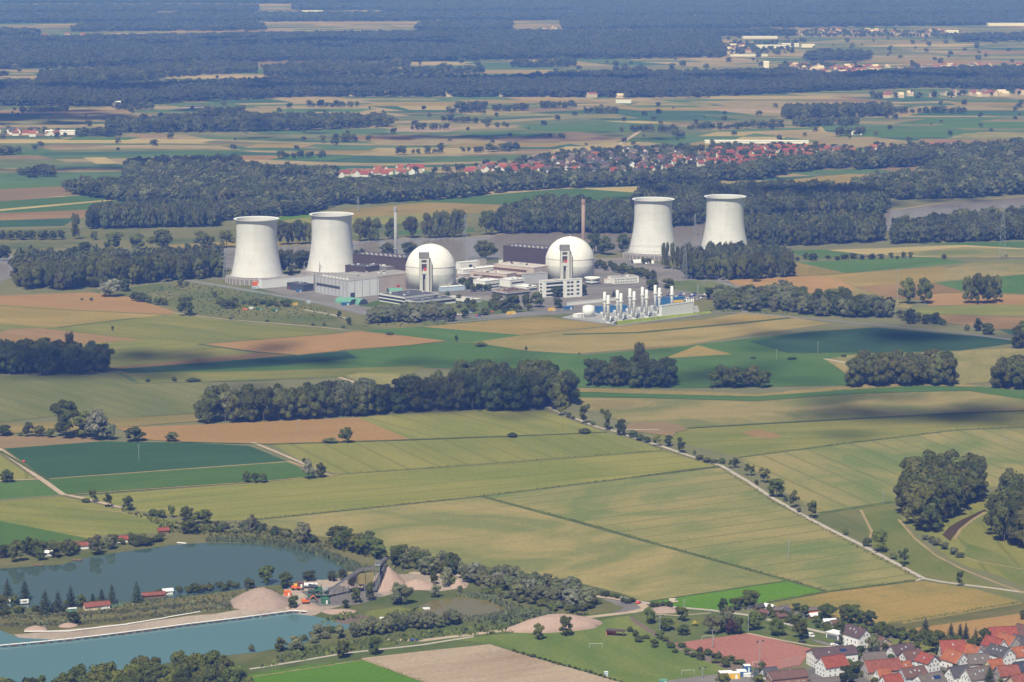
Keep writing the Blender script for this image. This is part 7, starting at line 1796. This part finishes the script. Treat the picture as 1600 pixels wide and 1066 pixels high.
heap(868, 981, 29, 11, 7.4, "long pale pink gravel ridge beside the lane", 16, .6, "gravel", 5, .30)
heap(474, 950, 10, 9, 2.2, "low sandy hump at the works' lake edge", 0, .8, "gravel", 6)
heap(530, 956, 11, 7, 1.6, "flat sand tongue by the turquoise lake", 0, .8, "gravel", 7)
heap(552, 912, 10, 8, 3.2, "gravel hump behind the silos", 0, .9, "gravel_grey", 8)
heap(1038, 955, 9, 7, 3.0, "round straw-coloured mound by the lane", 0, .6, "wood" if False else "gravel_grey", 9)
heap(56, 984, 7, 6, 2.6, "cut sand bank at the west end of the beach", 10, .7, "gravel", 10)
heap(107, 978, 6, 5, 2.0, "small sand bank below the round bush on the beach", 10, .7, "gravel", 11)
def conveyor(p0, z0, p1, z1, label, wdt=2.6, legs=3, gallery=True):
    a, c = G(*p0), G(*p1); a.z, c.z = z0, z1
    e = thing("conveyor", label, "conveyor", Vector((a.x, a.y, 0))); o = Vector((a.x, a.y, 0)); d = (c - a); L = d.length; dn = d.normalized()
    side = Vector((-dn.y, dn.x, 0)).normalized(); up = dn.cross(side) * -1
    if up.z < 0: up = -up
    q = MB()
    q.face([a - o - side * wdt / 2 + up * 1.0, a - o + side * wdt / 2 + up * 1.0, c - o + side * wdt / 2 + up * 1.0, c - o - side * wdt / 2 + up * 1.0])
    q.face([a - o - side * wdt / 2 + up * .85, c - o - side * wdt / 2 + up * .85, c - o + side * wdt / 2 + up * .85, a - o + side * wdt / 2 + up * .85])
    q.build("belt", MATS["belt"], e)
    t = MB(); n = max(3, int(L / 3))
    for sd in (-1, 1):
        s0 = side * (sd * wdt / 2)
        t.bar(a - o + s0, c - o + s0, .14, 4).bar(a - o + s0 + up * .9, c - o + s0 + up * .9, .11, 4)
        for i in range(n):
            u, v = a.lerp(c, i / n) - o + s0, a.lerp(c, (i + 1) / n) - o + s0; t.bar(u, v + up * .9, .07, 4); t.bar(u, u + up * .9, .07, 4)
    t.build("truss", MATS["concrete_dark"], e)
    g = MB()
    for i in range(legs):
        u = a.lerp(c, (i + 1) / (legs + .4)) - o
        if u.z > 1.5:
            for sd in (-1, 1): g.bar(u + side * sd * wdt * .5, Vector((u.x, u.y, 0)) + side * sd * wdt * .8, .13, 5)
            g.bar(u + side * wdt * .5 - Vector((0, 0, u.z * .5)), u - side * wdt * .5 - Vector((0, 0, u.z * .1)), .1, 4)
    g.build("trestle", MATS["concrete_dark"], e)
conveyor((509, 934), 2, (561, 926), 14, "main inclined conveyor climbing from the crusher to the silos", 3.0)
conveyor((560, 926), 14.2, (585, 924), 15.0, "level conveyor gallery above the silos", 3.4, 2)
conveyor((583, 924), 14.5, (604, 918), 19.0, "upper stacker conveyor ending above the gravel cone", 2.4, 1)
conveyor((586, 926), 1.0, (603, 917.5), 17.5, "steep dark conveyor leaning on the gravel cone", 2.2, 2)
conveyor((485, 937), 1.2, (505, 934), 5, "short feed conveyor at the crusher", 2.4, 1)
for i, x in enumerate((550, 563.5, 577)):
    e = thing("gravel_silo", "%s rusty green silo under the conveyor gallery, from the west" % ORD[i], "silo", G(x, 925), R(12))
    MB().box((0, 0, 9.0), (5.0, 5.0, 7.0)).build("bin", MATS["silo"], e)
    k = MB(); k.v += [(-2.3,-2.5,5.8),(2.3,-2.5,5.8),(2.3,2.5,5.8),(-2.3,2.5,5.8),(-.5,-.5,3.6),(.5,-.5,3.6),(.5,.5,3.6),(-.5,.5,3.6)]
    for f in ((0,4,5,1),(1,5,6,2),(2,6,7,3),(3,7,4,0),(4,7,6,5)): k.f.append(f); k.m.append(0)
    k.build("hopper", MATS["silo"], e); g = MB()
    for sx in (-2.2, 2.2):
        for sy in (-2.4, 2.4): g.bar((sx, sy, 0), (sx, sy, 6), .22, 5)
    g.build("leg", MATS["lattice"], e); r_ = MB()
    for y in (-2.55,):
        for q in range(4): r_.box((-1.7 + q * 1.15, y, 9), (.2, .12, 6.2))
    r_.build("rib", MATS["silo"], e)
e = thing("lattice_tower", "green lattice tower over the silos' end", "tower", G(590, 924)); b = MB()
for sx in (-1.2, 1.2):
    for sy in (-1.2, 1.2): b.bar((sx, sy, 0), (sx, sy, 20), .15, 4)
for z in range(0, 20, 3): b.bar((-1.2, -1.2, z), (1.2, -1.2, z + 3), .1, 4).bar((1.2, -1.2, z), (-1.2, -1.2, z + 3), .1, 4).bar((-1.2, -1.2, z), (-1.2, 1.2, z + 3), .1, 4)
b.build("truss", MATS["lattice"], e); MB().box((0, 0, 17), (3.4, 3.4, .3)).build("platform", MATS["lattice"], e)
e = thing("crusher_plant", "green crusher frame with stairs at the conveyor's foot", "crusher", G(497, 936)); b = MB()
for x in (-6, -2, 2, 6):
    for y in (-3, 3): b.bar((x, y, 0), (x, y, 6 if abs(x) > 3 else 9), .2, 4)
for z in (3, 6): b.bar((-6, -3, z), (6, -3, z), .18, 4).bar((-6, 3, z), (6, 3, z), .18, 4)
b.bar((-6, -3, 0), (-2, -3, 6), .14, 4).bar((6, -3, 0), (2, -3, 6), .14, 4).build("frame", MATS["green_paint"], e)
MB().box((0, 0, 6.6), (3.2, 3.4, 2.2)).build("crusher_box", MATS["green_paint"], e); MB().box((-4.5, 0, 4.6), (3.5, 4.5, 2)).build("feed_hopper", MATS["belt"], e); MB().box((4.6, 0, 6.3), (3, 5, .3)).build("platform", MATS["lattice"], e); MB().box((-3, 0, 8.6), (6, 5, .3), 0, M=Matrix.Rotation(.2, 4, "Y")).build("roof", MATS["clad_grey_dark"], e)
container(508, 943, 11, 4, 8, "green_paint", "bright green box at the crusher's right end", 10); container(449, 930, 10, 4, 6, "orange", "orange container beside the gravel mound", 8); container(468, 917, 13, 5, 7, "brown_band", "rust-brown shed behind the orange loader", 8, "shed", None, "shed")
container(666, 952, 10, 3, 1.2, "white", "white raft at the pond's near corner", 8, "raft", None, "raft"); container(598, 967, 9, 2, 1.5, "white", "white pontoon by the reed bank", 4, "pontoon", None, "pontoon")
e = thing("excavator", "orange excavator below the green crusher", "excavator", G(478, 943, .1), R(10))
for y in (-1.3, 1.3): MB().box((0, y, .5), (4.2, .7, 1.0)).build("track", MATS["rubber"], e)
MB().box((-.4, 0, 1.9), (4.6, 2.8, 1.6)).build("body", MATS["orange"], e); MB().box((.9, -.8, 3.2), (1.7, 1.2, 1.5)).build("cab", MATS["pane"], e)
MB().bar((1.8, .5, 2.2), (4.8, .5, 5.0), .32, 6).bar((4.8, .5, 5.0), (6.8, .5, 2.2), .25, 6).build("boom", MATS["orange"], e); MB().box((6.7, .5, 1.6), (1.1, 1.4, 1.2)).build("bucket", MATS["belt"], e)
e = thing("wheel_loader", "orange wheel loader by the rust-brown shed", "loader", G(463, 922, .1), R(-8))
MB().box((-1.2, 0, 1.9), (3.6, 2.4, 1.6)).box((1.6, 0, 1.5), (1.6, 1.6, 1.0)).build("body", MATS["orange"], e); MB().box((-.1, 0, 3.3), (1.6, 1.7, 1.5)).build("cab", MATS["yellow"], e); MB().box((4.0, 0, .9), (1.2, 3.0, 1.2)).build("bucket", MATS["belt"], e); MB().bar((1.6, .8, 1.8), (3.6, .8, 1.0), .2, 5).bar((1.6, -.8, 1.8), (3.6, -.8, 1.0), .2, 5).build("lift_arm", MATS["orange"], e)
for x in (-2.0, 1.7):
    for y in (-1.3, 1.3): MB().bar((x, y - .3, .85), (x, y + .3, .85), .85, 14).build("wheel", MATS["rubber"], e)
e = thing("tanker_truck", "white tanker truck behind the crusher", "truck", G(484, 919, .1), R(6))
MB().bar((-3.6, 0, 2.2), (2.4, 0, 2.2), 1.2, 14).build("tank", MATS["white"], e); MB().box((3.9, 0, 1.9), (1.9, 2.3, 2.4)).build("cab", MATS["white"], e); MB().box((0, 0, .8), (8, 1.6, .4)).build("chassis", MATS["belt"], e); MB().box((4.5, 0, 2.3), (.8, 2.1, .9)).build("window", MATS["pane"], e)
for x in (-2.8, -1.6, 3.6):
    for y in (-1.05, 1.05): MB().bar((x, y - .15, .5), (x, y + .15, .5), .5, 12).build("wheel", MATS["rubber"], e)
# floating dredge line across the turquoise lake
pts = [G(*p) for p in [(-30,1016),(0,1011.5),(60,1006),(101,1002),(170,994),(236,985.5),(300,977),(371,968.5),(420,962),(458,957),(480,958.5)]]
e = thing("floating_pipeline", "long red and white dredge pipe floating across the turquoise lake", "pipeline", pts[0]); b = MB(); f = MB(); r_ = MB()
tot = 0
for a, c in zip(pts, pts[1:]):
    n = max(1, int((c - a).length / 4.5))
    for i in range(n):
        u, v = a.lerp(c, i / n) - pts[0], a.lerp(c, (i + .93) / n) - pts[0]; z = Vector((0, 0, 1.15)); b.bar(u + z, v + z, .34, 7)
        m = (u + v) / 2 + Vector((0, 0, .45)); dd = math.atan2((v - u).y, (v - u).x); fl = MB().box((0, 0, 0), (2.6, 2.0, .9)).build("float", MATS["clad_grey_dark"], e, False, m, dd)
        if (tot % 3) == 0: MB().box((0, -1.15, .2), (5.4, .2, .5)).build("red_board", MATS["brown_band"], fl)
        tot += 1
b.build("pipe", MATS["white"], e)
pts = [G(*p) for p in [(38,989),(110,988),(200,977),(260,967),(313,957.5)]]
e = thing("land_pipeline", "white pipe lying along the gravel beach", "pipeline", pts[0]); b = MB()
for a, c in zip(pts, pts[1:]): b.bar(a - pts[0] + Vector((0, 0, .9)), c - pts[0] + Vector((0, 0, .7)), .32, 7)
b.build("pipe", MATS["white"], e)
pts = [G(*p) for p in [(376,951),(410,947.5),(447,943)]]
e = thing("land_pipeline", "short white pipe at the foot of the broad gravel mound", "pipeline", pts[0]); b = MB()
for a, c in zip(pts, pts[1:]): b.bar(a - pts[0] + Vector((0, 0, .8)), c - pts[0] + Vector((0, 0, .6)), .3, 7)
b.build("pipe", MATS["white"], e)
